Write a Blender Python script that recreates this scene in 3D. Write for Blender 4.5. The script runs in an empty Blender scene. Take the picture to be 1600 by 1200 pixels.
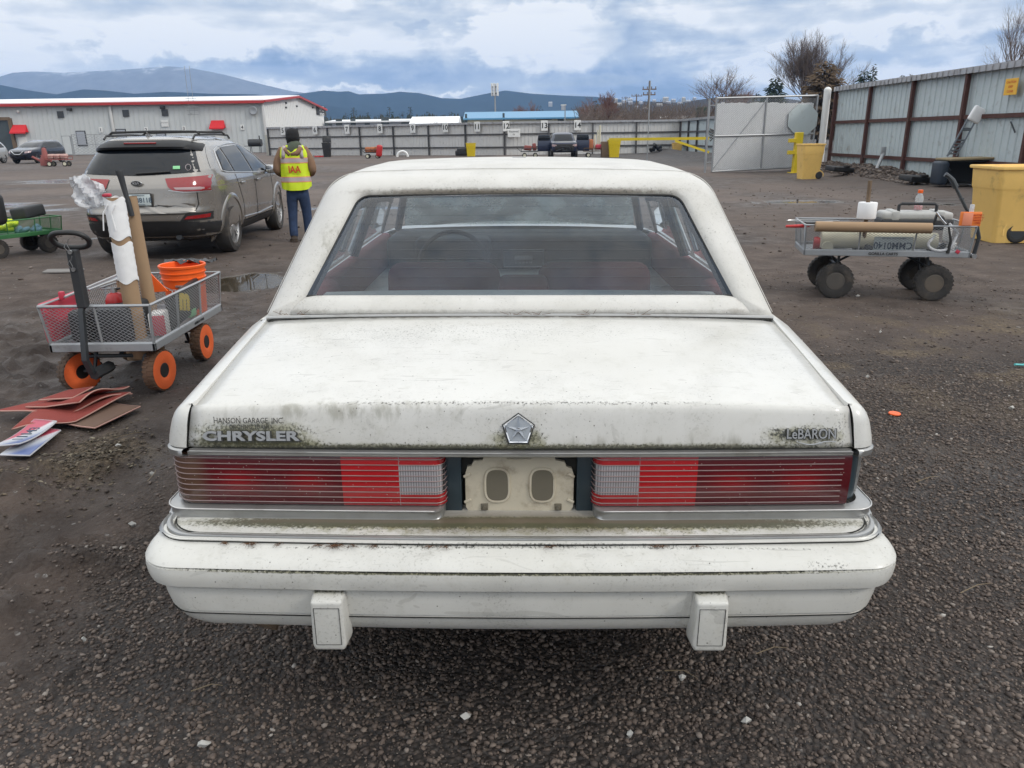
import bpy, bmesh, math, random
import numpy as np
from mathutils import Vector, Matrix, Euler
from math import sin, cos, pi, radians as rad
SC = bpy.context.scene
COL = SC.collection
random.seed(7); RNG = np.random.default_rng(11)
# ------------------------------------------------------------------ camera
CH, CF, CP, CR = 1.5, 1180.0, rad(18.2), rad(0.8)
F_ = Vector((0, cos(CP), -sin(CP))); R0 = Vector((1, 0, 0)); U0 = Vector((0, sin(CP), cos(CP)))
U_ = U0*cos(CR) + R0*sin(CR); R_ = R0*cos(CR) - U0*sin(CR)
CAMP = Vector((0, 0, CH))
cd = bpy.data.cameras.new('camera'); cam = bpy.data.objects.new('camera', cd); COL.objects.link(cam)
cd.sensor_fit = 'HORIZONTAL'; cd.sensor_width = 36.0; cd.lens = 36.0*CF/1600.0
cd.clip_start = 0.05; cd.clip_end = 20000
m3 = Matrix((R_, U_, -F_)).transposed()
cam.matrix_world = Matrix.Translation(CAMP) @ m3.to_4x4()
SC.camera = cam
def ray(px, py): return F_ + R_*((px-800)/CF) - U_*((py-600)/CF)
def G(px, py, z=0.0):
    d = ray(px, py); return CAMP + d*((z-CH)/d.z)
def D(px, py, dist):
    d = ray(px, py); return CAMP + d*(dist/d.y)
# ------------------------------------------------------------------ colour management
SC.view_settings.view_transform = 'Standard'; SC.view_settings.look = 'None'
SC.view_settings.exposure = 0.0; SC.view_settings.gamma = 1.0
SC.view_settings.use_curve_mapping = False
SC.cycles.max_bounces = 8; SC.cycles.transparent_max_bounces = 24; SC.cycles.volume_bounces = 1
SC.cycles.caustics_reflective = False; SC.cycles.caustics_refractive = False
SC.cycles.sample_clamp_indirect = 4.0
# ------------------------------------------------------------------ node helper
class NT:
    def __init__(s, tree): s.t = tree; s.n = tree.nodes; s.l = tree.links
    def node(s, typ, **kw):
        nd = s.n.new(typ)
        for k, v in kw.items():
            if k.startswith('i_'):
                key = k[2:]; key = int(key) if key.isdigit() else key.replace('_', ' ')
                s.put(nd, key, v)
            else: setattr(nd, k, v)
        return nd
    def put(s, nd, key, v):
        if hasattr(v, 'is_output') or hasattr(v, 'links') and hasattr(v, 'node'): s.l.new(v, nd.inputs[key])
        else: nd.inputs[key].default_value = v
    def math(s, op, a, b=0.0, c=0.0, clamp=False):
        nd = s.n.new('ShaderNodeMath'); nd.operation = op; nd.use_clamp = clamp
        s.put(nd, 0, a); s.put(nd, 1, b); s.put(nd, 2, c); return nd.outputs[0]
    def mix(s, f, a, b, blend='MIX'):
        nd = s.n.new('ShaderNodeMix'); nd.data_type = 'RGBA'; nd.blend_type = blend; nd.clamp_factor = True
        s.put(nd, 0, f)
        s.put(nd, 6, a if not isinstance(a, tuple) else (*a[:3], 1)); s.put(nd, 7, b if not isinstance(b, tuple) else (*b[:3], 1))
        return nd.outputs[2]
    def noise(s, vec, scale=5.0, detail=4.0, rough=0.55, dist=0.0):
        nd = s.n.new('ShaderNodeTexNoise'); nd.inputs['Scale'].default_value = scale
        nd.inputs['Detail'].default_value = detail; nd.inputs['Roughness'].default_value = rough
        nd.inputs['Distortion'].default_value = dist
        if vec is not None: s.l.new(vec, nd.inputs['Vector'])
        return nd.outputs[0]
    def voro(s, vec, scale, feature='F1', out='Distance', rnd=1.0):
        nd = s.n.new('ShaderNodeTexVoronoi'); nd.feature = feature; nd.inputs['Scale'].default_value = scale
        nd.inputs['Randomness'].default_value = rnd
        if vec is not None: s.l.new(vec, nd.inputs['Vector'])
        return nd.outputs[out]
    def ramp(s, f, stops, interp='LINEAR'):
        nd = s.n.new('ShaderNodeValToRGB'); cr = nd.color_ramp; cr.interpolation = interp
        while len(cr.elements) > 1: cr.elements.remove(cr.elements[0])
        for i, (p, c) in enumerate(stops):
            e = cr.elements[0] if i == 0 else cr.elements.new(p)
            e.position = p; e.color = (*c[:3], 1) if isinstance(c, tuple) else (c, c, c, 1)
        s.put(nd, 0, f); return nd.outputs[0]
    def smooth(s, v, a, b):
        nd = s.n.new('ShaderNodeMapRange'); nd.interpolation_type = 'SMOOTHSTEP'
        s.put(nd, 0, v); nd.inputs[1].default_value = a; nd.inputs[2].default_value = b
        return nd.outputs[0]
    def sep(s, v):
        nd = s.n.new('ShaderNodeSeparateXYZ'); s.l.new(v, nd.inputs[0]); return nd.outputs
    def comb(s, x, y, z):
        nd = s.n.new('ShaderNodeCombineXYZ'); s.put(nd, 0, x); s.put(nd, 1, y); s.put(nd, 2, z); return nd.outputs[0]
    def vmul(s, v, k):
        nd = s.n.new('ShaderNodeVectorMath'); nd.operation = 'MULTIPLY'; s.l.new(v, nd.inputs[0]); nd.inputs[1].default_value = k
        return nd.outputs[0]
# ------------------------------------------------------------------ sky
W = bpy.data.worlds.new('World'); SC.world = W; W.use_nodes = True
SUN_EL, SUN_ROT = rad(34), rad(115)
def build_world():
    t = NT(W.node_tree); W.node_tree.nodes.clear()
    out = t.node('ShaderNodeOutputWorld'); bg = t.node('ShaderNodeBackground')
    sky = t.node('ShaderNodeTexSky'); sky.sky_type = 'NISHITA'; sky.sun_disc = False
    sky.sun_elevation = SUN_EL; sky.sun_rotation = SUN_ROT; sky.air_density = 1.2; sky.dust_density = 1.5
    g = t.node('ShaderNodeTexCoord').outputs['Generated']
    x, y, z = t.sep(g)
    a = t.math('ARCTAN2', x, y); e = t.math('ARCSINE', z)
    v1 = t.comb(t.math('MULTIPLY', a, 5.0), t.math('MULTIPLY', e, 16.0), 0.0)
    n1 = t.noise(v1, 1.5, 9, 0.56, 0.25)
    n2 = t.noise(t.comb(t.math('MULTIPLY', a, 9.0), t.math('MULTIPLY', e, 13.0), 3.0), 2.6, 8, 0.55, 0.2)
    n3 = t.noise(t.comb(t.math('MULTIPLY', a, 3.0), t.math('MULTIPLY', e, 30.0), 7.0), 1.3, 6, 0.5, 0.3)
    base = t.math('ADD', t.math('MULTIPLY', t.math('SUBTRACT', n1, 0.5), 1.7), 0.79)
    base = t.math('ADD', base, t.math('MULTIPLY', t.math('SUBTRACT', n3, 0.5), 1.1))
    base = t.math('ADD', base, t.math('MULTIPLY', t.math('SUBTRACT', n2, 0.5), 0.7))
    da = t.math('MULTIPLY', t.math('SUBTRACT', n1, 0.5), 0.22)
    de = t.math('MULTIPLY', t.math('SUBTRACT', n2, 0.5), 0.07)
    def blob(px, py, rx, ry, w, hard=0.0):
        nonlocal base
        d = ray(px, py).normalized(); a0 = math.atan2(d.x, d.y); e0 = math.asin(d.z)
        ra, re = rx/CF, ry/CF*0.98
        dx = t.math('DIVIDE', t.math('SUBTRACT', t.math('ADD', a, da), a0), ra)
        dy = t.math('DIVIDE', t.math('SUBTRACT', t.math('ADD', e, de), e0), re)
        r2 = t.math('ADD', t.math('MULTIPLY', dx, dx), t.math('MULTIPLY', dy, dy))
        if hard: m = t.math('SUBTRACT', 1.0, t.smooth(t.math('ADD', r2, t.math('MULTIPLY', t.math('SUBTRACT', n2, .5), 1.6)), 1-hard, 1+hard))
        else: m = t.math('POWER', 2.718, t.math('MULTIPLY', r2, -1.0))
        base = t.math('ADD', base, t.math('MULTIPLY', m, w))
    for b in SKY_BLOBS: blob(*b)
    # overcast brightening overhead, out of frame
    base = t.math('ADD', base, t.math('MULTIPLY', t.smooth(e, 0.17, 0.5), 0.25))
    col = t.ramp(base, [(p, tuple(q/10.4 for q in c)) for p, c in [(0.0, (2.7, 3.7, 5.3)), (0.22, (3.8, 4.8, 6.5)), (0.42, (4.9, 5.8, 7.1)), (0.6, (6.0, 6.8, 7.8)),
                        (0.78, (7.7, 8.2, 8.7)), (0.9, (9.0, 9.3, 9.5)), (1.0, (10.2, 10.3, 10.3))]])
    cs = t.node('ShaderNodeVectorMath', operation='SCALE'); t.l.new(col, cs.inputs[0]); cs.inputs[3].default_value = 10.4; col = cs.outputs[0]
    gapn = t.smooth(n3, 0.62, 0.8)
    skyb = t.mix(1.0, sky.outputs[0], (1.0, 1.0, 1.0), 'MULTIPLY')
    mixed = t.mix(t.math('MULTIPLY', gapn, 0.25), col, skyb)
    up = t.math('ADD', 1.0, t.math('MULTIPLY', t.smooth(e, 0.15, 0.7), SKY_UP))
    fin = t.node('ShaderNodeVectorMath', operation='SCALE'); t.l.new(mixed, fin.inputs[0]); t.l.new(up, fin.inputs[3])
    t.l.new(fin.outputs[0], bg.inputs[0]); bg.inputs[1].default_value = 0.1
    t.l.new(bg.outputs[0], out.inputs[0])
SKY_UP = 0.55
SKY_BLOBS = [(40, 70, 260, 60, .32), (330, 75, 120, 16, .35), (60, 120, 120, 10, .2), (250, 95, 150, 12, -.35), (430, 110, 200, 22, -.25), (640, 18, 150, 16, -.15),
             (640, 120, 260, 22, -.3), (930, 150, 170, 30, -.55), (470, 55, 160, 14, .2), (850, 62, 115, 48, .42, .35), (1010, 70, 70, 50, -.35),
             (960, 30, 60, 40, -.2), (1080, 135, 90, 30, -.3), (1230, 70, 110, 40, .18), (1420, 42, 150, 12, .4), (1420, 78, 200, 14, -.25), (1430, 112, 160, 10, .3),
             (1250, 15, 200, 12, -.1), (540, 141, 90, 5, .5), (715, 147, 20, 5, .6), (660, 45, 25, 9, -.2, .4), (1190, 90, 60, 8, .35), (1130, 30, 90, 20, .1)]
build_world()
sl = bpy.data.lights.new('sun', 'SUN'); sl.energy = 1.4; sl.angle = rad(12); sl.color = (1.0, 0.95, 0.88)
so = bpy.data.objects.new('sun', sl); COL.objects.link(so)
so.rotation_euler = Euler((pi/2-SUN_EL, 0, pi-SUN_ROT), 'XYZ')
# ------------------------------------------------------------------ mesh helpers
class MB:
    def __init__(s): s.v = []; s.f = []; s.m = []; s.cur = 0
    def add(s, vs, fs, M=None):
        o = len(s.v)
        if M is not None: vs = [M @ Vector(p) for p in vs]
        s.v += [tuple(p) for p in vs]; s.f += [tuple(o+i for i in f) for f in fs]; s.m += [s.cur]*len(fs); return s
    def box(s, c, d, rot=None, taper=1.0, M=None):
        hx, hy, hz = d[0]/2, d[1]/2, d[2]/2; q = []
        for sz in (-1, 1):
            k = taper if sz > 0 else 1.0
            for sx, sy in ((-1,-1),(1,-1),(1,1),(-1,1)): q.append(Vector((sx*hx*k, sy*hy*k, sz*hz)))
        if rot is not None:
            R = Euler(rot).to_matrix(); q = [R @ p for p in q]
        q = [p+Vector(c) for p in q]
        return s.add(q, [(0,3,2,1),(4,5,6,7),(0,1,5,4),(1,2,6,5),(2,3,7,6),(3,0,4,7)], M)
    def bbox(s, a, b, M=None):
        a, b = Vector(a), Vector(b); return s.box((a+b)/2, (abs(b.x-a.x), abs(b.y-a.y), abs(b.z-a.z)), M=M)
    def rbox(s, c, d, r=0.01, seg=2, rot=None, M=None):
        bm = bmesh.new(); bmesh.ops.create_cube(bm, size=1.0)
        for v in bm.verts: v.co = Vector((v.co.x*d[0], v.co.y*d[1], v.co.z*d[2]))
        bmesh.ops.bevel(bm, geom=bm.edges[:], offset=min(r, min(d)*.49), segments=seg, affect='EDGES', profile=0.5)
        R = Euler(rot).to_matrix() if rot is not None else Matrix.Identity(3)
        bm.verts.ensure_lookup_table()
        vs = [R @ v.co + Vector(c) for v in bm.verts]; fs = [[v.index for v in f.verts] for f in bm.faces]
        bm.free(); return s.add(vs, fs, M)
    def cyl(s, p0, p1, r0, r1=None, n=16, cap=True, M=None):
        r1 = r0 if r1 is None else r1; p0, p1 = Vector(p0), Vector(p1); d = (p1-p0).normalized()
        u = d.orthogonal().normalized(); w = d.cross(u); vs = []
        for p, r in ((p0, r0), (p1, r1)):
            for i in range(n):
                a = 2*pi*i/n; vs.append(p + u*(r*cos(a)) + w*(r*sin(a)))
        fs = [(i, (i+1) % n, n+(i+1) % n, n+i) for i in range(n)]
        if cap: fs += [tuple(range(n-1, -1, -1)), tuple(range(n, 2*n))]
        return s.add(vs, fs, M)
    def tube(s, pts, r, n=8, closed=False, cap=True, M=None):
        pts = [Vector(p) for p in pts]; N = len(pts); rs = r if isinstance(r, (list, tuple)) else [r]*N
        vs = []; fs = []; prev = None
        for i, p in enumerate(pts):
            if closed: d = pts[(i+1) % N]-pts[i-1]
            else: d = pts[min(i+1, N-1)]-pts[max(i-1, 0)]
            d = d.normalized() if d.length > 1e-9 else Vector((0, 0, 1))
            u = d.orthogonal().normalized() if prev is None else (prev - d*prev.dot(d)).normalized()
            prev = u; w = d.cross(u)
            for k in range(n):
                a = 2*pi*k/n; vs.append(p + u*(rs[i]*cos(a)) + w*(rs[i]*sin(a)))
        for i in range(N if closed else N-1):
            j = (i+1) % N
            for k in range(n): fs.append((i*n+k, i*n+(k+1) % n, j*n+(k+1) % n, j*n+k))
        if cap and not closed: fs += [tuple(range(n-1, -1, -1)), tuple(range((N-1)*n, N*n))]
        return s.add(vs, fs, M)
    def lathe(s, prof, n=32, M=None, closed=False):  # prof [(r,z)] about local z
        vs = []; fs = []; K = len(prof)
        for i in range(n):
            a = 2*pi*i/n
            for r, z in prof: vs.append((r*cos(a), r*sin(a), z))
        for i in range(n):
            j = (i+1) % n
            for k in range(K if closed else K-1):
                l = (k+1) % K; fs.append((i*K+k, j*K+k, j*K+l, i*K+l))
        if not closed:
            if prof[0][0] > 1e-6: fs.append(tuple(i*K for i in range(n-1, -1, -1)))
            if prof[-1][0] > 1e-6: fs.append(tuple(i*K+K-1 for i in range(n)))
        return s.add(vs, fs, M)
    def grid(s, rows, closed=False, M=None, flip=False):
        nr, nc = len(rows), len(rows[0]); vs = [p for r in rows for p in r]; fs = []
        for i in range(nr-1):
            for j in range(nc if closed else nc-1):
                k = (j+1) % nc; q = (i*nc+j, i*nc+k, (i+1)*nc+k, (i+1)*nc+j); fs.append(q[::-1] if flip else q)
        return s.add(vs, fs, M)
    def prism(s, poly, depth, M=None):   # poly in XY, extruded along +Z
        n = len(poly); vs = [(p[0], p[1], 0) for p in poly]+[(p[0], p[1], depth) for p in poly]
        fs = [tuple(range(n-1, -1, -1)), tuple(range(n, 2*n))]+[(i, (i+1) % n, n+(i+1) % n, n+i) for i in range(n)]
        return s.add(vs, fs, M)
    def poly(s, pts, M=None): return s.add(pts, [tuple(range(len(pts)))], M)
def obj(name, mb, mat, parent=None, smooth=30, loc=None, rot=None):
    me = bpy.data.meshes.new(name); me.from_pydata(mb.v, [], mb.f)
    mats = mat if isinstance(mat, (list, tuple)) else [mat]
    for m in mats: me.materials.append(m)
    if len(mats) > 1: me.polygons.foreach_set('material_index', mb.m)
    me.validate(); me.update()
    if smooth:
        me.shade_smooth()
        if smooth < 180: me.set_sharp_from_angle(angle=rad(smooth))
    o = bpy.data.objects.new(name, me); COL.objects.link(o)
    if parent is not None: o.parent = parent
    if loc is not None: o.location = loc
    if rot is not None: o.rotation_euler = rot
    return o
def tag(o, label=None, cat=None, group=None, kind=None):
    if label: o['label'] = label
    if cat: o['category'] = cat
    if group: o['group'] = group
    if kind: o['kind'] = kind
    return o
def thing(name, label, cat, loc=(0, 0, 0), rz=0.0, group=None):
    o = bpy.data.objects.new(name, None); COL.objects.link(o); o.empty_display_size = 0.1
    o.location = loc; o.rotation_euler = (0, 0, rz); return tag(o, label, cat, group)
def one(name, label, cat, mb, mat, loc=None, rot=None, group=None, smooth=30):
    return tag(obj(name, mb, mat, None, smooth, loc, rot), label, cat, group)
def copy_tree(o, parent=None):
    c = o.copy(); COL.objects.link(c)
    if parent is not None: c.parent = parent
    for ch in [q for q in o.children]: copy_tree(ch, c)
    return c
def fix_normals(o):
    bm = bmesh.new(); bm.from_mesh(o.data); bmesh.ops.remove_doubles(bm, verts=bm.verts, dist=1e-5)
    bmesh.ops.recalc_face_normals(bm, faces=bm.faces); bm.to_mesh(o.data); bm.free(); return o
def solidify(o, t, off=-1):
    m = o.modifiers.new('thick', 'SOLIDIFY'); m.thickness = t; m.offset = off; return o
def bevel(o, w, seg=2):
    m = o.modifiers.new('bevel', 'BEVEL'); m.width = w; m.segments = seg; m.limit_method = 'ANGLE'; m.angle_limit = rad(40); return o
def bake(o):   # apply modifiers without operators
    dg = bpy.context.evaluated_depsgraph_get(); me = bpy.data.meshes.new_from_object(o.evaluated_get(dg))
    old = o.data; o.modifiers.clear(); o.data = me; return o
def cut(o, cutters):
    mb = MB()
    for c in cutters: mb.cyl(*c, n=40)
    k = obj('cutter', mb, MAT['black'], None, 0)
    k = fix_normals(k); m = o.modifiers.new('cut', 'BOOLEAN'); m.object = k; m.operation = 'DIFFERENCE'; m.solver = 'EXACT'
    bake(o); bpy.data.objects.remove(k); o.data.shade_smooth(); o.data.set_sharp_from_angle(angle=rad(35)); return o
def text(name, body, size, mat, parent, loc, rot=(pi/2, 0, 0), sx=1.0, extrude=0.001, bold=0.0, align='CENTER', shear=0.0, space=1.0):
    cu = bpy.data.curves.new(name, 'FONT'); cu.body = body; cu.size = size; cu.extrude = extrude; cu.offset = bold
    cu.align_x = align; cu.align_y = 'CENTER'; cu.resolution_u = 3; cu.shear = shear; cu.space_character = space
    o = bpy.data.objects.new(name, cu); COL.objects.link(o)
    dg = bpy.context.evaluated_depsgraph_get(); me = bpy.data.meshes.new_from_object(o.evaluated_get(dg))
    bpy.data.objects.remove(o); me.materials.clear(); me.materials.append(mat)
    o = bpy.data.objects.new(name, me); COL.objects.link(o); o.parent = parent; o.location = loc; o.rotation_euler = rot; o.scale = (sx, 1, 1)
    return o
def skin(name, nodes, edges, mat, parent=None, sub=2, smooth=180):
    me = bpy.data.meshes.new(name); me.from_pydata([n[0] for n in nodes], edges, []); me.materials.append(mat)
    o = bpy.data.objects.new(name, me); COL.objects.link(o)
    m = o.modifiers.new('skin', 'SKIN'); m.use_smooth_shade = True
    if not me.skin_vertices: me.skin_vertices_ensure() if hasattr(me, 'skin_vertices_ensure') else None
    lay = me.skin_vertices[0].data
    for i, n in enumerate(nodes):
        r = n[1]; lay[i].radius = (r, r) if not isinstance(r, tuple) else r
    lay[0].use_root = True
    s = o.modifiers.new('sub', 'SUBSURF'); s.levels = sub; s.render_levels = sub
    bake(o); o.data.shade_smooth()
    if not o.data.materials: o.data.materials.append(mat)
    o.data.materials[0] = mat
    if parent is not None: o.parent = parent
    return o
# ------------------------------------------------------------------ materials
MAT = {}
def mat(name, col, rough=0.5, metal=0.0, var=0.12, vscale=6.0, bump=0.0, bscale=60.0, coat=0.0, dirt=0.0, dirtcol=(.11, .09, .07), emis=None, spec=0.5, rvar=0.1, dscale=3.0):
    m = bpy.data.materials.new(name); m.use_nodes = True; t = NT(m.node_tree); b = m.node_tree.nodes['Principled BSDF']
    v = t.node('ShaderNodeTexCoord').outputs['Object']
    n = t.noise(v, vscale, 5, .6)
    c = t.mix(n, tuple(k*(1-var) for k in col), tuple(min(1, k*(1+var)) for k in col))
    if dirt:
        dn = t.smooth(t.noise(v, dscale, 8, .68), .62-dirt*.45, .8-dirt*.2)
        c = t.mix(t.math('MULTIPLY', dn, min(1, .45+dirt)), c, dirtcol)
    t.l.new(c, b.inputs['Base Color'])
    r = t.math('ADD', rough-rvar/2, t.math('MULTIPLY', n, rvar)); t.l.new(r, b.inputs['Roughness'])
    b.inputs['Metallic'].default_value = metal; b.inputs['Specular IOR Level'].default_value = spec
    b.inputs['Coat Weight'].default_value = coat; b.inputs['Coat Roughness'].default_value = 0.08
    if bump:
        bn = t.node('ShaderNodeBump'); bn.inputs['Strength'].default_value = bump; bn.inputs['Distance'].default_value = 0.01
        t.l.new(t.noise(v, bscale, 4, .6), bn.inputs['Height']); t.l.new(bn.outputs[0], b.inputs['Normal'])
    if emis: b.inputs['Emission Color'].default_value = (*emis[:3], 1); b.inputs['Emission Strength'].default_value = emis[3]
    m.diffuse_color = (*col, 1); MAT[name] = m; return m
def glass(name, tint, refl=1.0, rough=0.02, dirt=0.08, dirtcol=(.3, .3, .3), alpha=1.0):
    m = bpy.data.materials.new(name); m.use_nodes = True; t = NT(m.node_tree); m.node_tree.nodes.clear()
    out = t.node('ShaderNodeOutputMaterial'); tr = t.node('ShaderNodeBsdfTransparent'); tr.inputs[0].default_value = (*tint, 1)
    gl = t.node('ShaderNodeBsdfGlossy'); gl.inputs['Roughness'].default_value = rough; gl.inputs[0].default_value = (refl, refl, refl, 1)
    fr = t.node('ShaderNodeFresnel'); fr.inputs[0].default_value = 1.5
    d1 = t.node('ShaderNodeBsdfDiffuse'); d1.inputs[0].default_value = (*dirtcol, 1); d2 = t.node('ShaderNodeBsdfTranslucent'); d2.inputs[0].default_value = (*dirtcol, 1); df = t.node('ShaderNodeMixShader'); t.l.new(d1.outputs[0], df.inputs[1]); t.l.new(d2.outputs[0], df.inputs[2])
    v = t.node('ShaderNodeTexCoord').outputs['Object']
    n = t.smooth(t.noise(v, 5, 6, .6), .35, .75)
    a = t.node('ShaderNodeMixShader'); t.l.new(fr.outputs[0], a.inputs[0]); t.l.new(tr.outputs[0], a.inputs[1]); t.l.new(gl.outputs[0], a.inputs[2])
    c = t.node('ShaderNodeMixShader'); t.l.new(t.math('MULTIPLY', t.math('ADD', n, .4), dirt), c.inputs[0]); t.l.new(a.outputs[0], c.inputs[1]); t.l.new(df.outputs[0], c.inputs[2])
    t.l.new(c.outputs[0], out.inputs[0]); MAT[name] = m; return m
mat('black', (.02, .02, .02), .5); mat('rubber', (.025, .024, .023), .85, var=.3, bump=.3, bscale=90, dirt=.3, dirtcol=(.10, .085, .07))
mat('muddy_rubber', (.032, .030, .029), .9, var=.3, bump=.5, bscale=70, dirt=.38, dirtcol=(.10, .082, .066), dscale=7)
mat('orange_tyre', (.75, .13, .03), .7, var=.15, bump=.3, bscale=80)
mat('dirty_tread', (.14, .075, .045), .95, var=.35, bump=.6, bscale=60, dirt=.5, dirtcol=(.09, .07, .055))
mat('steel', (.45, .45, .45), .35, .9, var=.2); mat('chrome', (.75, .76, .78), .12, 1.0, var=.05)
mat('alloy', (.55, .55, .55), .3, .8, var=.1); mat('dark_metal', (.045, .05, .055), .45, .3)
mat('dark_trim', (.025, .027, .03), .6, bump=.1); mat('grey_frame', (.33, .345, .36), .4, .35, var=.12, dirt=.25)
mat('cardboard', (.33, .22, .13), .85, var=.12, bump=.1); mat('white_plastic', (.78, .78, .76), .4); mat('white_paper', (.8, .8, .8), .85, var=.06, bump=.25, bscale=18)
mat('red_paint', (.45, .02, .02), .35, var=.15); mat('orange_plastic', (.85, .13, .02), .38, var=.08); mat('yellow_bin', (.86, .56, .17), .5, var=.1, dirt=.22, dirtcol=(.25, .17, .07))
mat('yellow_paint', (.70, .52, .02), .45, dirt=.15); mat('green_metal', (.04, .17, .06), .5, var=.3, dirt=.3, dirtcol=(.1, .1, .06)); mat('blue_plastic', (.05, .16, .3), .5)
mat('navy', (.012, .02, .05), .3, coat=.5); mat('asphalt_grey', (.1, .1, .1), .9); mat('wood', (.16, .11, .07), .85, var=.3, bump=.3)
mat('pink_red', (.5, .04, .07), .5); mat('lime', (.6, .75, .02), .7, var=.08, bump=.3, bscale=14); mat('silver_tape', (.42, .36, .36), .5, var=.1)
mat('denim', (.026, .046, .10), .9, var=.55, vscale=14, bump=1.0, bscale=11); mat('tan_coat', (.22, .13, .08), .9, var=.15, bump=.5, bscale=15); mat('green_cloth', (.07, .085, .06), .95, bump=.5, bscale=18)
mat('knit_black', (.012, .012, .014), .95, bump=.4, bscale=120); mat('skin', (.5, .3, .22), .55); mat('boot', (.05, .035, .025), .8)
mat('orange_tape', (.8, .28, .16), .6); mat('red_print', (.55, .05, .02), .6)
# ------------------------------------------------------------------ ground
def vnoise(x, y, seed=0):
    xi = np.floor(x).astype(np.int64); yi = np.floor(y).astype(np.int64); fx = x-xi; fy = y-yi
    fx = fx*fx*(3-2*fx); fy = fy*fy*(3-2*fy)
    def h(a, b):
        n = (a*374761393 + b*668265263 + seed*1274126177) & 0x7fffffff
        n = ((n ^ (n >> 13))*1274126177) & 0x7fffffff
        return ((n ^ (n >> 16)) & 0xffff)/65535.0
    return (h(xi, yi)*(1-fx)+h(xi+1, yi)*fx)*(1-fy)+(h(xi, yi+1)*(1-fx)+h(xi+1, yi+1)*fx)*fy
def fbm(x, y, sc, oct=4, seed=0, g=.5):
    s = 0; a = 1; t = 0
    for i in range(oct): s = s+a*vnoise(x*sc*2**i+i*17.3, y*sc*2**i+i*9.1, seed+i); t += a; a *= g
    return s/t
def sstep(v, a, b):
    q = np.clip((v-a)/(b-a), 0, 1); return q*q*(3-2*q)
def seg_dist(x, y, pts):
    d = np.full(x.shape, 1e9)
    for (ax, ay), (bx, by) in zip(pts[:-1], pts[1:]):
        vx, vy = bx-ax, by-ay; t = np.clip(((x-ax)*vx+(y-ay)*vy)/(vx*vx+vy*vy), 0, 1)
        d = np.minimum(d, np.hypot(x-ax-t*vx, y-ay-t*vy))
    return d
PUDDLES = [(-3.05, 8.45, .85, .62), (-13.5, 19.6, 3.4, .45), (-11.0, 17.9, 1.4, .22), (-16.5, 31.5, 6.5, 1.0), (-26, 33, 3.5, .9), (-2.2, 17.5, 3.0, .25), (9.5, 16.5, .9, .15),
           (6.2, 7.2, .7, .35), (6.6, 17.5, 1.2, .15), (-6.8, 12.6, .2, .1)]
RUT1 = [(-2.15, 1.6), (-1.98, 2.6), (-1.85, 3.4), (-1.6, 4.6), (-1.3, 7.0), (-1.5, 12)]
RUT2 = [(-3.4, 2.0), (-3.2, 3.2), (-3.0, 4.2), (-2.7, 6.0), (-2.6, 9)]
def ground_fields(X, Y):
    n1 = fbm(X, Y, .9, 5, 1); n2 = fbm(X, Y, 3.3, 5, 5); n3 = fbm(X, Y, 11, 3, 9); nw = fbm(X, Y, .35, 4, 21)
    near = np.exp(-np.clip(np.hypot(X, Y-4)-7, 0, None)/8)
    d1 = seg_dist(X+.25*(n1-.5), Y, RUT1); d2 = seg_dist(X+.25*(n1-.5), Y, RUT2)
    r1 = np.exp(-(d1/.16)**2); r2 = np.exp(-(d2/.2)**2)
    ridge = np.exp(-((d1-.33)/.12)**2)
    # gravel near and right, mud to the left and across the yard
    left = sstep(-(X + .62*(Y-2.0)*.35 + 1.35 + .7*(n2-.5)+.5*(n1-.5)), 0.0, .35)
    farm = sstep(Y-3.9-.8*X*.0-1.6*(n1-.5), 0, 2.4)
    patch = sstep(fbm(X, Y, .75, 4, 55), .50, .64)*.8
    mud = np.clip(np.maximum(np.maximum(left, farm*.92), patch)+.7*(n2-.5), 0, 1)
    z = .035*(n1-.5)+.02*(n2-.5)*(.5+mud)+.010*(n3-.5)*(.4+mud)
    z -= .055*r1+.035*r2; z += .035*ridge*(X < -1.4)
    h3 = fbm(X, Y, 6.5, 4, 77, .6)
    flat = np.clip(1-1.15*np.exp(-((X+2.55)/.75)**4-((Y-3.85)/.5)**4), 0, 1)*np.clip(1-1.1*np.exp(-((X+2.47)/.5)**4-((Y-4.95)/.7)**4), 0, 1)
    clod = sstep(h3, .46, .74)*left*(1-r1)*np.exp(-np.clip(Y-5, 0, None)/2)*flat; z += .075*clod*(.6+.8*n3)
    h4 = fbm(X, Y, 14, 3, 91, .6); z += .022*(h4-.5)*left*np.exp(-np.clip(Y-6, 0, None)/2)
    z += .028*np.exp(-((X+2.3)/.4)**2-((Y-2.9)/.35)**2)*(.6+.8*n3); z = z*(.25+.75*flat)-.006*(1-flat)
    wet = np.zeros_like(X); pz = np.zeros_like(X)
    for (px, py, rx, ry) in PUDDLES:
        q = ((X-px)/rx)**2+((Y-py)/ry)**2+(n2-.5)*1.9+(n1-.5)*1.2
        w = 1-sstep(q, .75, 1.0); wet = np.maximum(wet, w); pz = np.maximum(pz, 1-sstep(q, .7, 1.6))
    z = z*(1-pz)+(-.028)*pz
    z = np.where(wet > .4, -.03, z)
    z *= near*1.0+.35*(1-near)
    berm = .32*np.exp(-((X-12.6)/.75)**2)*sstep(Y, 22.5, 26)*(.7+.6*fbm(X, Y, 1.4, 3, 33))
    z = z+berm
    damp = np.clip(sstep(nw, .42, .62)*.8+r1*.7+r2*.6+.5*wet+.8*clod, 0, 1)
    chips = np.clip(sstep(n2, .48, .66)*np.exp(-((X-4.2)/2.6)**2-((Y-4.9)/1.3)**2)*1.5 + sstep(n2, .4, .55)*np.exp(-((X+2.15)/.28)**2-((Y-3.55)/.35)**2)*1.3+ sstep(n2, .45, .6)*np.exp(-((X+2.55)/.5)**2-((Y-3.05)/.22)**2), 0, 1)
    return z, mud, wet, damp, chips
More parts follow.
